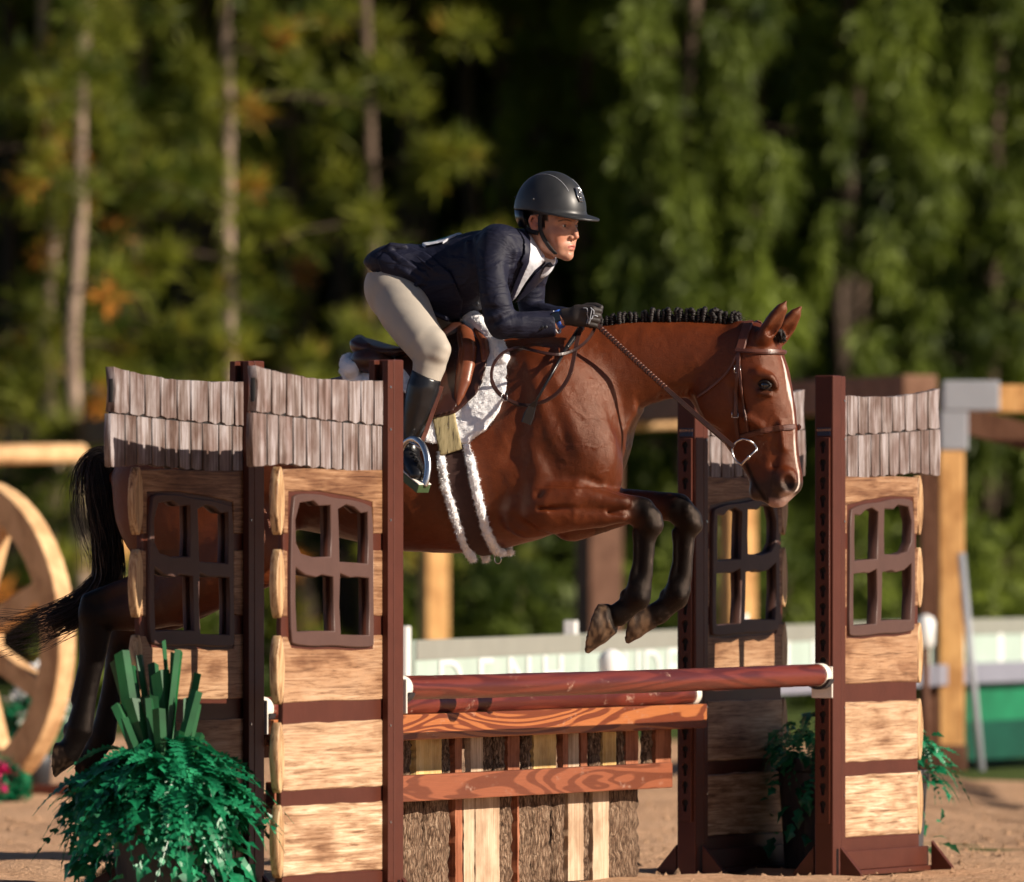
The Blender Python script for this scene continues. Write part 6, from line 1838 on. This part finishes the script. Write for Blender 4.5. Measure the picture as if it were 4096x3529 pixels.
# --- fleece pad
pad = hroot('saddle_pad', HB(1750, 1500), 'white fleece saddle pad under the brown saddle', 'saddle pad')
PADP = [(1362, 1482), (1372, 1440), (1420, 1405), (1500, 1370), (1700, 1330), (1840, 1250), (1890, 1240), (1940, 1275), (1994, 1355), (2033, 1414), (2041, 1481), (2024, 1559), (2000, 1642), (1944, 1720), (1868, 1775), (1758, 1774), (1711, 1770), (1694, 1690), (1660, 1600), (1600, 1545), (1500, 1535), (1400, 1530)]
roll = []
for sg in (-1, 1):
    roll.append((chain([(*HB(1885, 1275, 0), .026), (*HB(1925, 1300, sg*.055), .026), (*HB(1985, 1370, sg*.125), .024), (*HB(2012, 1430, sg*.175), .022)]), .02))
    roll.append((chain([(*HB(1400, 1478, sg*.16), .030), (*HB(1395, 1462, sg*.08), .03), (*HB(1400, 1452, 0), .03)]), .02))
PADO = shell('pad', PADP, -.004, .026, M['fleece'], pad, .0055, lambda P: (vnoise(P, .011, 2) - .4)*.0050 + (vnoise(P, .026, 5) - .5)*.004, roll)
def tufts(o, n, L, name, parent, seed=1):
    r = np.random.default_rng(seed); me = o.data; nv = len(me.vertices)
    co = np.empty(nv*3); me.vertices.foreach_get('co', co); co = co.reshape(-1, 3); no = np.empty(nv*3); me.vertices.foreach_get('normal', no); no = no.reshape(-1, 3)
    i = r.integers(0, nv, n); d = no[i] + r.normal(size=(n, 3))*.55; d /= np.linalg.norm(d, axis=1)[:, None]; sd = np.cross(d, r.normal(size=(n, 3))); sd /= np.linalg.norm(sd, axis=1)[:, None]
    Ln = L*(.5 + r.random(n))[:, None]
    b = co[i] - no[i]*.002; V = np.empty((n*3, 3)); V[0::3] = b - sd*.0016; V[1::3] = b + sd*.0016; V[2::3] = b + d*Ln
    q = link(name, np_mesh(name, V, np.arange(n*3).reshape(-1, 3), False), M['fleece'], parent, o.location); tag(q, kind='stuff'); return q
tufts(PADO, 30000, .006, 'fleece_pile', pad)
# --- saddle
sad = hroot('saddle', HB(1700, 1420), 'brown leather jumping saddle with padded knee blocks under the rider', 'saddle')
FLAP = [(1640, 1350), (1760, 1330), (1826, 1300), (1880, 1318), (1942, 1372), (1962, 1400), (1957, 1459), (1944, 1522), (1916, 1578), (1850, 1640), (1832, 1654), (1742, 1674), (1718, 1640), (1692, 1560), (1640, 1490), (1600, 1430)]
shell('flap', FLAP, .028, .040, M['oak'], sad, .0045)
FLAP2 = [(1700, 1340), (1800, 1320), (1850, 1322), (1878, 1345), (1896, 1400), (1890, 1480), (1868, 1560), (1840, 1625), (1825, 1648), (1750, 1666), (1726, 1636), (1704, 1560), (1680, 1480)]
shell('flap_cover', FLAP2, .040, .047, M['oak'], sad, .0045)
SEAT = prof([(1418, 1372, 1392, .03, .6), (1424, 1358, 1405, .08, .6), (1445, 1350, 1425, .13, .6), (1480, 1358, 1440, .155, .6), (1530, 1374, 1450, .165, .6), (1600, 1388, 1440, .160, .6), (1680, 1384, 1425, .135, .6), (1750, 1350, 1415, .105, .6), (1800, 1302, 1400, .085, .6), (1830, 1284, 1390, .075, .6), (1858, 1288, 1385, .065, .6), (1880, 1312, 1370, .045, .6)])
def build_seat():
    f = Field(HB(1400, 1480, 0) - np.array([.02, .22, .02]), HB(1900, 1260, 0) + np.array([.02, .22, .04]), .0045)
    f.op(loft(SEAT, 'x', None, 2.6, 2.4), .01)
    for sg in (-1, 1):
        f.op(chain([(*HB(1436, 1362, sg*.0), .016), (*HB(1440, 1366, sg*.09), .016), (*HB(1470, 1386, sg*.145), .013)]), .015)
        f.op(chain([(*HB(1555, 1408, sg*.17), .006), (*HB(1650, 1400, sg*.15), .005)]), .01)
    f.op(chain([(*HB(1425, 1395, -.22), .005), (*HB(1470, 1410, -.19), .005), (*HB(1560, 1416, -.19), .005)]), .008, 's')
    field_obj('seat', f, M['oak'], sad, 2, None, None, hl(sad))
    for sg in (-1, 1):
        f = Field(HB(1400, 1540, sg*.115) - np.array([.06, .10, .02]), HB(1620, 1380, sg*.115) + np.array([.06, .10, .02]), .005)
        f.op(ell(HB(1490, 1440, sg*.115), (.075, .075, .050)), .02)
        field_obj('panel', f, M['oak'], sad, 2, None, None, hl(sad))
build_seat()
def kneeblock(sg):
    pts = [(1858, 1335, .018), (1876, 1375, .026), (1884, 1430, .029), (1876, 1490, .028), (1862, 1550, .025), (1848, 1600, .016), (1838, 1635, .007)]
    ch_ = []
    for px, py, r_ in pts:
        p, n = hit(px, py, .040); ch_.append((p.x, p.y*(1 if sg < 0 else -1), p.z, r_))
    f = Field(np.min([c[:3] for c in ch_], 0) - .05, np.max([c[:3] for c in ch_], 0) + .05, .004)
    f.op(chain(ch_, (1.15, .8, 1)), .01)
    g_ = [(c[0] - .012, c[1] + sg*c[3]*.95, c[2], .003) for c in ch_[1:6]]; f.op(chain(g_), .006, 's')
    field_obj('knee_block', f, M['tan'], sad, 2, None, None, hl(sad))
kneeblock(-1); kneeblock(1)
def front_roll(sg):
    ch_ = []
    for px, py, r_ in [(1915, 1350, .010), (1945, 1392, .016), (1952, 1430, .017), (1946, 1462, .010)]:
        p, n = hit(px, py, .030); ch_.append((p.x, p.y*(1 if sg < 0 else -1), p.z, r_))
    f = Field(np.min([c[:3] for c in ch_], 0) - .04, np.max([c[:3] for c in ch_], 0) + .04, .004); f.op(chain(ch_), .01)
    field_obj('front_roll', f, M['tan'], sad, 2, None, None, hl(sad))
front_roll(-1); front_roll(1)
for px, py in ((1848, 1308), (1560, 1420)):
    p, n = hit(px, py, .05); MB().ball((0, 0, 0), .006, 10, 8).build('stud', M['brass'] if 'brass' in M else M['steel'], sad, smooth=True, loc=p + hl(sad))
# stirrup leather + iron hang from the saddle
LF = Frame(1660, 35.04 - .25, R(22))
def stirrup(sg):
    def wp(px, py, v):
        q = RF.B(px, py, v); q = np.array([q[0], q[1]*(1 if sg < 0 else -1), q[2]]); return HMI @ (RF.M @ Vector(q))
    st = [(1766, 1545, -.290), (1750, 1590, -.298), (1728, 1655, -.310), (1702, 1730, -.330), (1684, 1772, -.356)]
    P = [wp(*q) for q in st]; Wd = []; Nn = []
    nrm = (wp(1700, 1650, -.5) - wp(1700, 1650, -.3)).normalized()
    for i in range(len(P)):
        t = (P[min(i+1, len(P)-1)] - P[max(i-1, 0)]).normalized(); Wd.append(t.cross(nrm).normalized()*.0080); Nn.append(nrm)
    MB().strip(P, Wd, Nn, .005).build('stirrup_leather', M['bridle'], sad, loc=hl(sad))
    arch = [(1612, 1872, -.345), (1606, 1826, -.350), (1614, 1785, -.356), (1636, 1762, -.364), (1662, 1758, -.372), (1688, 1778, -.382), (1706, 1820, -.392), (1712, 1868, -.400), (1706, 1915, -.408), (1698, 1944, -.412)]
    P = [wp(*q) for q in arch]; MB().tube(catmull(P, 5), .0090, 8, flat=(.7, 1.35), upv=tuple(nrm)).build('stirrup_iron', M['steel'], sad, smooth=True, loc=hl(sad))
    MB().tube([wp(1640, 1768, -.366), wp(1666, 1782, -.374), wp(1690, 1800, -.383)], .005, 8).build('stirrup_eye', M['steel'], sad, smooth=True, loc=hl(sad))
    a, b = wp(1608, 1872, -.345), wp(1698, 1946, -.412); d = (b - a).normalized(); side = d.cross(Vector((0, 0, 1))).normalized(); up = side.cross(d).normalized()
    V = [p + side*s_*.026 + up*z for p in (a, b) for z in (-.026, .004) for s_ in (-1, 1)]
    MB().add(V, [(0, 1, 3, 2), (4, 6, 7, 5), (0, 4, 5, 1), (2, 3, 7, 6), (0, 2, 6, 4), (1, 5, 7, 3)]).build('stirrup_tread', M['treadgreen'], sad, loc=hl(sad), bevel=.003)
    V = [p + side*s_*.0275 + up*z for p in (a, b) for z in (.0045, .009) for s_ in (-1, 1)]
    MB().add(V, [(0, 1, 3, 2), (4, 6, 7, 5), (0, 4, 5, 1), (2, 3, 7, 6), (0, 2, 6, 4), (1, 5, 7, 3)]).build('tread_pad', M['whiteplastic'], sad, loc=hl(sad), bevel=.002)
M['treadgreen'] = simple('tread_rubber', (.05, .09, .035), .5, .2, 30, .1, .001)
stirrup(-1); stirrup(1)
# --- girth
gi = hroot('girth', HB(1850, 2000), 'brown girth with white fleece edges round the horse belly', 'girth')
for sg in (-1, 1): shell('girth_elastic', [(1734, 1650), (1768, 1824), (1858, 1797), (1824, 1630)], .012, .031, M['elastic'], gi, .005, side=sg)
GC = [(1768, 1824), (1788, 1940), (1826, 2063), (1868, 2180), (1882, 2230), (1998, 2230), (1970, 2180), (1934, 2124), (1902, 2001), (1878, 1880), (1856, 1797)]
shell('girth_strap', GC, .004, .014, M['girthcloth'], gi, .005)
for sg in (-1, 1):
    for L in ([(1764, 1812), (1770, 1870), (1784, 1940), (1802, 2000), (1822, 2063), (1846, 2130), (1868, 2185), (1890, 2222)], [(1866, 1790), (1876, 1830), (1892, 1885), (1904, 1945), (1918, 2005), (1934, 2070), (1956, 2140), (1982, 2190), (2010, 2206)]):
        ch_ = []
        for i, (px, py) in enumerate(L):
            p, n = hit(px, min(py, 2196), .012); z = p.z - (max(py, 2196) - 2196)*KPX; ch_.append((p.x, p.y*(1 if sg < 0 else -1), z, .0135 if i else .011))
        f = Field(np.min([c[:3] for c in ch_], 0) - .05, np.max([c[:3] for c in ch_], 0) + .05, .0045); f.op(chain(ch_), .01)
        o = field_obj('fleece_edge', f, M['fleece'], gi, 1, lambda P: (vnoise(P, .012, 2) - .4)*.008 + (vnoise(P, .03, 5) - .5)*.006, None, hl(gi)); tufts(o, 2500, .009, 'fleece_pile', gi, 3)
for L in ([(1748, 1660), (1760, 1740)], [(1800, 1648), (1812, 1730)]):
    P = []; Nn = []; Wd = []
    for px, py in L:
        p, n = hit(px, py, .018); P.append(p); Nn.append(n)
    t = (P[1] - P[0]).normalized(); MB().strip(P, [t.cross(n)*.011 for n in Nn], Nn, .004).build('billet', M['bridle'], gi, loc=hl(gi))
p, n = hit(1990, 2202, .02); rg = [p + Vector((.012*math.cos(a), 0, -.02 + .016*math.sin(a))) for a in np.linspace(0, 2*math.pi, 17)]
MB().tube(rg, .0018, 6, cap=False).build('girth_ring', M['steel'], gi, smooth=True, loc=hl(gi))
# --- bridle
br = hroot('bridle', HB(2980, 1500), 'brown leather bridle with steel D ring bit on the horse head', 'bridle')
def hmir(p):
    c, s_ = math.cos(HYAW), math.sin(HYAW); dx, dy = p.x - HP[0], p.y - HP[1]; hs, hv = dx*c - dy*s_, dx*s_ + dy*c
    x, y = head_to_body(hs, -hv); return Vector((x, y, p.z))
def strap(name, pts, wd, th, both=True, off=.0045, mat='bridle', raised=False):
    P = []; Nn = []
    pc = catmull([Vector((a, b, 0)) for a, b in pts], 6)
    for q in pc:
        p, n = hit(q.x, q.y, off); P.append(p); Nn.append(n)
    for _ in range(2):
        P = [P[0]] + [(P[i-1] + 2*P[i] + P[i+1])/4 for i in range(1, len(P)-1)] + [P[-1]]; Nn = [Nn[0]] + [(Nn[i-1] + 2*Nn[i] + Nn[i+1]).normalized() for i in range(1, len(Nn)-1)] + [Nn[-1]]
    Wd = []
    for i in range(len(P)):
        t = (P[min(i+1, len(P)-1)] - P[max(i-1, 0)]).normalized(); Wd.append(t.cross(Nn[i]).normalized()*wd/2)
    for sg in ((-1, 1) if both else (-1,)):
        Q = P if sg < 0 else [hmir(p) for p in P]; W2 = Wd if sg < 0 else [hmir(p + w_) - hmir(p) for p, w_ in zip(P, Wd)]; N2 = Nn if sg < 0 else [hmir(p + n) - hmir(p) for p, n in zip(P, Nn)]
        MB().strip(Q, W2, N2, th).build(name, M[mat], br, loc=hl(br))
        if raised: MB().strip([q + n*th*.8 for q, n in zip(Q, N2)], [w_*.5 for w_ in W2], N2, th*.7).build(name + '_padding', M[mat], br, loc=hl(br))
    return P
strap('crownpiece', [(2999, 1285), (2985, 1320), (2972, 1365), (2960, 1405)], .034, .005)
strap('browband', [(2946, 1403), (3000, 1407), (3060, 1409), (3105, 1410), (3128, 1411)], .018, .006, raised=True)
strap('cheekpiece', [(2957, 1410), (2955, 1470), (2950, 1550), (2943, 1640), (2948, 1700), (2957, 1752)], .015, .005)
strap('noseband_hanger', [(2958, 1460), (2970, 1560), (2982, 1650), (2996, 1728)], .010, .004)
strap('noseband', [(2968, 1748), (3000, 1738), (3060, 1722), (3120, 1712), (3172, 1708)], .020, .006, raised=True)
strap('throatlatch', [(2950, 1420), (2925, 1470), (2890, 1512), (2835, 1560), (2793, 1588)], .009, .004)
for px, py in ((2953, 1478), (2942, 1655)):
    p, n = hit(px, py, .006); MB().tube([p + Vector((.011*a, -.002, .012*b)) for a, b in ((-1, -1), (1, -1), (1, 1), (-1, 1), (-1, -1))], .0016, 6).build('buckle', M['steel'], br, smooth=True, loc=hl(br))
# bit ring
for sg in (-1, 1):
    pts = [(2968, 1757), (2944, 1768), (2930, 1790), (2928, 1815), (2940, 1842), (2962, 1860), (3026, 1797), (3012, 1776), (2990, 1762), (2968, 1757)]
    P = [Vector(HH(a, b, -.088 + (.012 if a > 3000 else 0))) for a, b in pts]
    if sg > 0: P = [hmir(p) for p in P]
    MB().tube(catmull(P[:6], 4) + catmull(P[6:], 4), .0038, 8, cap=False).build('bit_ring', M['steel'], br, smooth=True, loc=hl(br))
    b_ = [P[5], P[6]]; MB().tube(b_, .0046, 8).build('bit_bar', M['steel'], br, smooth=True, loc=hl(br))
MB().tube([Vector(HH(2992, 1828, -.088)), Vector(HH(2995, 1838, -.03)), Vector(HH(2995, 1838, .03)), Vector(HH(2992, 1828, .088))], .006, 8).build('bit_mouthpiece', M['steel'], br, smooth=True, loc=hl(br))
# reins
HAND_N = HMI @ (RF.M @ Vector(RF.B(2388, 1300, -.115))); HAND_F = HMI @ (RF.M @ Vector(RF.B(2388, 1290, .07)))
def flat_path(name, P, wd, th, up, mat, root):
    Wd = []; Nn = []
    for i in range(len(P)):
        t = (P[min(i+1, len(P)-1)] - P[max(i-1, 0)]).normalized(); n = (Vector(up) - t*Vector(up).dot(t)).normalized(); Nn.append(n); Wd.append(t.cross(n)*wd/2)
    return MB().strip([p - n*th/2 for p, n in zip(P, Nn)], Wd, Nn, th).build(name, M[mat], root, loc=hl(root))
re_ = hroot('reins', HB(2500, 1450), 'brown laced reins from the bit to the rider hands with a hanging loop', 'reins')
bitN = Vector(HH(2934, 1790, -.092))
def lerp_path(a, b, n, sag, vfix=None):
    return [a.lerp(b, i/n) + Vector((0, 0, -sag*math.sin(math.pi*i/n))) for i in range(n+1)]
P = lerp_path(bitN, HAND_N, 16, .006)
for i, p in enumerate(P): p.y = min(p.y, -.112) if 2 < i else p.y
flat_path('rein', P, .017, .005, (.1, -1, .1), 'reinl', re_)
for i in range(26):    # lacing knots on the hand part
    t = .50 + .48*i/26; k = t*16; a = P[int(k)].lerp(P[min(int(k)+1, 16)], k - int(k)); d = (P[16] - P[8]).normalized()
    w_ = d.cross(Vector((0, -1, 0))).normalized()
    MB().tube([a - w_*.0095 + Vector((0, -.003, 0)), a + Vector((0, -.006, 0)) + d*.006, a + w_*.0095 + Vector((0, -.003, 0))], .0028, 5).build('lacing', M['bridle'], re_, smooth=True, loc=hl(re_))
bitF = Vector(HH(2934, 1790, .092)); flat_path('rein', lerp_path(bitF, HAND_F, 16, .006), .017, .005, (.1, 1, .1), 'reinl', re_)
def over(px, py, off):
    p, n = hit(px, py, 0); d = (CAML - p).normalized(); return p + d*off
LP = [(2376, 1318, .09), (2350, 1362, .10), (2290, 1405, .085), (2224, 1420, .08), (2132, 1402, .075), (2070, 1390, .07), (2009, 1414, .07), (1972, 1463, .065), (1966, 1518, .065), (1988, 1566, .06), (2022, 1594, .06), (2083, 1622, .06), (2151, 1617, .06), (2224, 1580, .06), (2276, 1508, .06), (2295, 1432, .07), (2312, 1350, .085), (2324, 1316, .09)]
P = [over(*q) for q in LP]
P[0] = (P[0] + HAND_N)/2; P = catmull(P, 6)
for _ in range(3): P = [P[0]] + [(P[i-1] + P[i]*2 + P[i+1])/4 for i in range(1, len(P)-1)] + [P[-1]]
def loopnormal(i): return (CAML - P[i]).normalized()
Nn = [(loopnormal(i) + Vector((0, 0, .25 if i < 40 else .9))).normalized() for i in range(len(P))]; Wd = []
for i in range(len(P)):
    t = (P[min(i+1, len(P)-1)] - P[max(i-1, 0)]).normalized(); Wd.append(t.cross(Nn[i]).normalized()*(.0075 if i > 48 else .0055))
MB().strip(P, Wd, Nn, .005).build('rein_loop', M['reinl'], re_, loc=hl(re_))
p = over(2018, 1590, .066); MB().tube([p + Vector((.010*a, -.002, .012*b)) for a, b in ((-1, -1), (1, -1), (1, 1), (-1, 1), (-1, -1))], .0018, 6).build('buckle', M['steel'], re_, smooth=True, loc=hl(re_))
# --- riding crop in the near hand
cr = hroot('riding_crop', HB(2240, 1450), 'black riding crop held down along the horse shoulder', 'riding crop')
a, b, c_, d_ = over(2330, 1290, .085), over(2266, 1392, .085), over(2144, 1606, .075), over(2128, 1628, .075)
n_ = 24; Q = [a.lerp(b, i/n_) for i in range(n_+1)]
MB().tube(Q, [.0118*(1 - .35*i/n_) + (.0010 if i % 2 else -.0004) for i in range(n_+1)], 10).build('grip', M['black'], cr, smooth=True, loc=hl(cr))
MB().tube([b, b.lerp(c_, .5), c_], [.0058, .005, .0042], 8).build('shaft', M['black'], cr, smooth=True, loc=hl(cr))
e_ = over(2104, 1694, .075); cam_n = (CAML - d_).normalized(); t = (e_ - d_).normalized(); sd = t.cross(cam_n)
MB().strip([c_, d_, d_.lerp(e_, .5), e_], [sd*.006, sd*.014, sd*.019, sd*.018], [cam_n]*4, .004).build('flap', M['black'], cr, loc=hl(cr))
# ---------------------------------------------------------------- planters
def spike_mat():
    k = NT('spike_leaf'); v = k.coord((1, 1, 1)); nz = k.noise(v, 7, 3, .5)
    c = k.ramp(nz, [(.3, (.004, .050, .014)), (.7, (.010, .105, .030))]); return k.fin(c, .45, spec=.35)
M['spike'] = spike_mat()
M['pot'] = simple('pot_plastic', (.05, .045, .048), .55, .15, 20, .15, .003)
def frond_mesh(r, L, droop, width, nl=15):
    mb = MB(); P = []
    for i in range(nl + 1):
        t = i / nl; P.append(Vector((L*(t*.95), 0, L*(.55*t - droop*t*t))))
    mb.tube(P, [.0028*(1 - .7*i/nl) + .0005 for i in range(nl+1)], 3)
    for i in range(1, nl + 1):
        t = i / nl; wl = width * math.sin(math.pi * min(t*.9 + .12, 1)) ** .7 * r.uniform(.8, 1.15)
        tg = (P[i] - P[i-1]).normalized(); up = Vector((0, 1, 0)).cross(tg)
        for s_ in (-1, 1):
            sd = Vector((0, s_, 0)); b = P[i]; e = b + sd*wl + tg*wl*.35 + up*wl*r.uniform(-.25, .1)
            hw = L / nl * .9; m = b + sd*wl*.5 + tg*(wl*.2) + up*wl*.08
            mb.add([b - tg*hw*.5, b + tg*hw*.5, m + tg*hw*.75, e, m - tg*hw*.75], [(0, 1, 2, 4), (4, 2, 3)])
    return mb.mesh('frond', False, False)
def leaf_mesh(r, L):
    mb = MB(); pts = [(0, 0), (.25, .22), (.45, .14), (.6, .3), (.72, .16), (1, 0)]
    V = []; 
    for x, y in pts: V.append((x*L, y*L*1.1, .05*L*math.sin(3*x) - .35*L*x*x + abs(y)*L*.25))
    for x, y in pts[1:-1]: V.append((x*L, -y*L*1.1, .05*L*math.sin(3*x) - .35*L*x*x + abs(y)*L*.25))
    mid = [(x*L, 0, .05*L*math.sin(3*x) - .35*L*x*x) for x, _ in pts[1:-1]]
    b = len(V); V += mid
    top = [0, 1, 2, 3, 4, 5]; bot = [0, 6, 7, 8, 9, 5]; mi = [0, b, b+1, b+2, b+3, 5]
    Fs = []
    for i in range(5):
        a = [mi[i], mi[i+1], top[i+1], top[i]]; c = [mi[i], bot[i], bot[i+1], mi[i+1]]
        for q in (a, c):
            q2 = []
            for z in q:
                if z not in q2: q2.append(z)
            if len(q2) > 2: Fs.append(tuple(q2))
    return mb.add(V, Fs).mesh('leaf', False, False)
rf = random.Random(17)
FR = [frond_mesh(rf, rf.uniform(.26, .40), rf.uniform(.8, 1.9), rf.uniform(.045, .062), 14) for _ in range(10)]
LF = [leaf_mesh(rf, rf.uniform(.07, .12)) for _ in range(5)]
def planter(x, y, rim, prad, rad, nfr, nlf, label, spikes=(), seed=1, fscale=1.0, zlow=.0):
    r = random.Random(seed)
    root = empty('fern_planter', (x, y, 0)); tag(root, label, 'planter', 'potted artificial ferns beside the jump')
    MB().tube([(0, 0, .004), (0, 0, .02), (0, 0, rim - .05), (0, 0, rim - .045), (0, 0, rim)], [prad*.78, prad*.8, prad*.98, prad*1.07, prad*1.07], 28).build('pot', M['pot'], root, smooth=False, bevel=.003)
    for i in range(nfr):
        a = r.uniform(0, 2*math.pi); o = link('frond', r.choice(FR), M['greenfern'], root)
        q = r.random(); rr = rad * .62 * q ** .5
        o.location = (math.cos(a)*rr, math.sin(a)*rr, rim + .13*(1 - q) + r.uniform(-.06, .04)); s_ = fscale * r.uniform(.45, .72)
        o.scale = (s_, s_, s_); o.rotation_euler = (r.uniform(-.5, .5), r.uniform(-.45, .45), a + r.uniform(-.4, .4))
    for i in range(nlf):
        a = r.uniform(0, 2*math.pi); o = link('leaf', r.choice(LF), M['greenfern'], root)
        q = r.random() ** .5; hh = rim + .16*(1 - q*q) - (r.random()**1.4)*.46*q
        rr = rad * (.35 + .55*q) * (1 if hh > rim else 1.0)
        o.location = (math.cos(a)*rr, math.sin(a)*rr, max(hh, zlow + .03)); s_ = fscale * r.uniform(.6, 1.1)
        o.scale = (s_, s_, s_); o.rotation_euler = (r.uniform(-.7, .7), r.uniform(-.3, 1.1), a + r.uniform(-.8, .8))
    for (sx, sz0, ex, ez, wd, dy, tw) in spikes:
        a_ = Vector((sx, dy, sz0)); b_ = Vector((ex, dy + r.uniform(-.03, .03), ez)); d = (b_ - a_).normalized()
        side = Vector((math.cos(tw), math.sin(tw), 0)); side -= d*side.dot(d); side.normalize(); nn = d.cross(side)
        V = []; n = 6
        for i in range(n + 1):
            t = i / n; c = a_.lerp(b_, t); hw = wd * (.55 + .45*min(t*2.2, 1)); 
            V += [c - side*hw + nn*hw*.45, c + nn*.0, c + side*hw + nn*hw*.45]
        V[-3] = V[-3] - d*wd*r.uniform(.0, .5); V[-1] = V[-1] - d*wd*r.uniform(0, .6)
        Fs = []
        for i in range(n):
            for k in (0, 1): Fs.append((3*i+k, 3*i+k+1, 3*i+k+4, 3*i+k+3))
        o = MB().add(V, Fs).build('spike_leaf', M['spike'], root, fix=False); sm = o.modifiers.new('solid', 'SOLIDIFY'); sm.thickness = .002
    return root
YP = 32.75
def zz(py, Y=YP): return CAMZ - (py - HY) / F * Y
cx = at(640, YP)
def sp(px0, py0, px1, py1, wpx, dy, tw=0.0): return (at(px0, YP) - cx, zz(py0), at(px1, YP) - cx, zz(py1), wpx / F * YP / 2 * 1.05, dy, tw)
spk = [sp(560, 3060, 490, 2600, 62, .0, .3), sp(575, 3060, 455, 2640, 60, .06, -.4), sp(600, 3040, 530, 2790, 62, -.05, .2), sp(620, 3050, 560, 2620, 40, .08, .9), sp(620, 3040, 600, 2780, 60, -.04, -.3), sp(690, 3050, 640, 2680, 74, .02, .2),
    sp(700, 3050, 660, 2560, 36, .09, 1.2), sp(585, 3060, 470, 2810, 50, -.07, .5), sp(570, 3070, 490, 2870, 44, -.09, -.2), sp(750, 3050, 752, 2790, 34, -.03, .9), sp(760, 3040, 805, 2820, 32, .0, 1.1), sp(760, 3060, 810, 2930, 40, -.06, .4), sp(700, 3050, 720, 2920, 42, -.08, -.5), sp(650, 3040, 640, 2830, 50, -.09, .1), sp(540, 3060, 472, 2700, 44, .1, -.8), sp(640, 3050, 610, 2650, 44, .12, .4)]
rs_ = random.Random(44)
for _ in range(9):
    p0 = rs_.uniform(560, 740); spk.append(sp(p0, 3050, 640 + (p0 - 640)*2.1 + rs_.uniform(-25, 15), rs_.uniform(2590, 2880), rs_.uniform(34, 60), rs_.uniform(-.09, .12), rs_.uniform(-1, 1)))
planter(cx, YP, .40, .165, .285, 230, 640, 'large artificial fern planter with stiff cut spike leaves at lower left', spk, 3, 1.0, .05)
planter(at(3255, 37.6), 37.6, .42, .135, .20, 44, 120, 'slim potted fern standing between the two far right standards', (), 8, .75)
planter(at(3605, 38.3), 38.3, .36, .10, .20, 34, 90, 'potted trailing fern peeking out right of the far right standard', (), 9, .7)

# ---------------------------------------------------------------- loose clods on the raked footing
def clods():
    r = np.random.default_rng(12); n = 2600
    Yc = 34.5 + 16*r.random(n)**1.2; Xc = (r.random(n) - .5)*1.15*4096/F*Yc
    t = np.array([[1, 0, -.5], [-.5, .87, -.5], [-.5, -.87, -.5], [0, 0, .8]]); fc = np.array([[0, 1, 3], [1, 2, 3], [2, 0, 3]])
    V = []; Fs = []
    for i in range(n):
        s_ = .006 + .02*r.random()**3; a = r.random()*6.28; c, s2 = math.cos(a), math.sin(a); q = t*(1 + .35*r.normal(size=t.shape)); q = np.stack([q[:, 0]*c - q[:, 1]*s2, q[:, 0]*s2 + q[:, 1]*c, q[:, 2]*.8], 1)*s_
        V.append(q + np.array([Xc[i], Yc[i], .012])); Fs.append(fc + 4*i)
    o = link('sand_clods', np_mesh('sand_clods', np.concatenate(V), np.concatenate(Fs), False), M['sand']); tag(o, 'loose clods scattered over the sandy arena', 'sand', kind='stuff')
clods()

for o_ in bpy.data.objects:
    if '_b' in o_: del o_['_b']
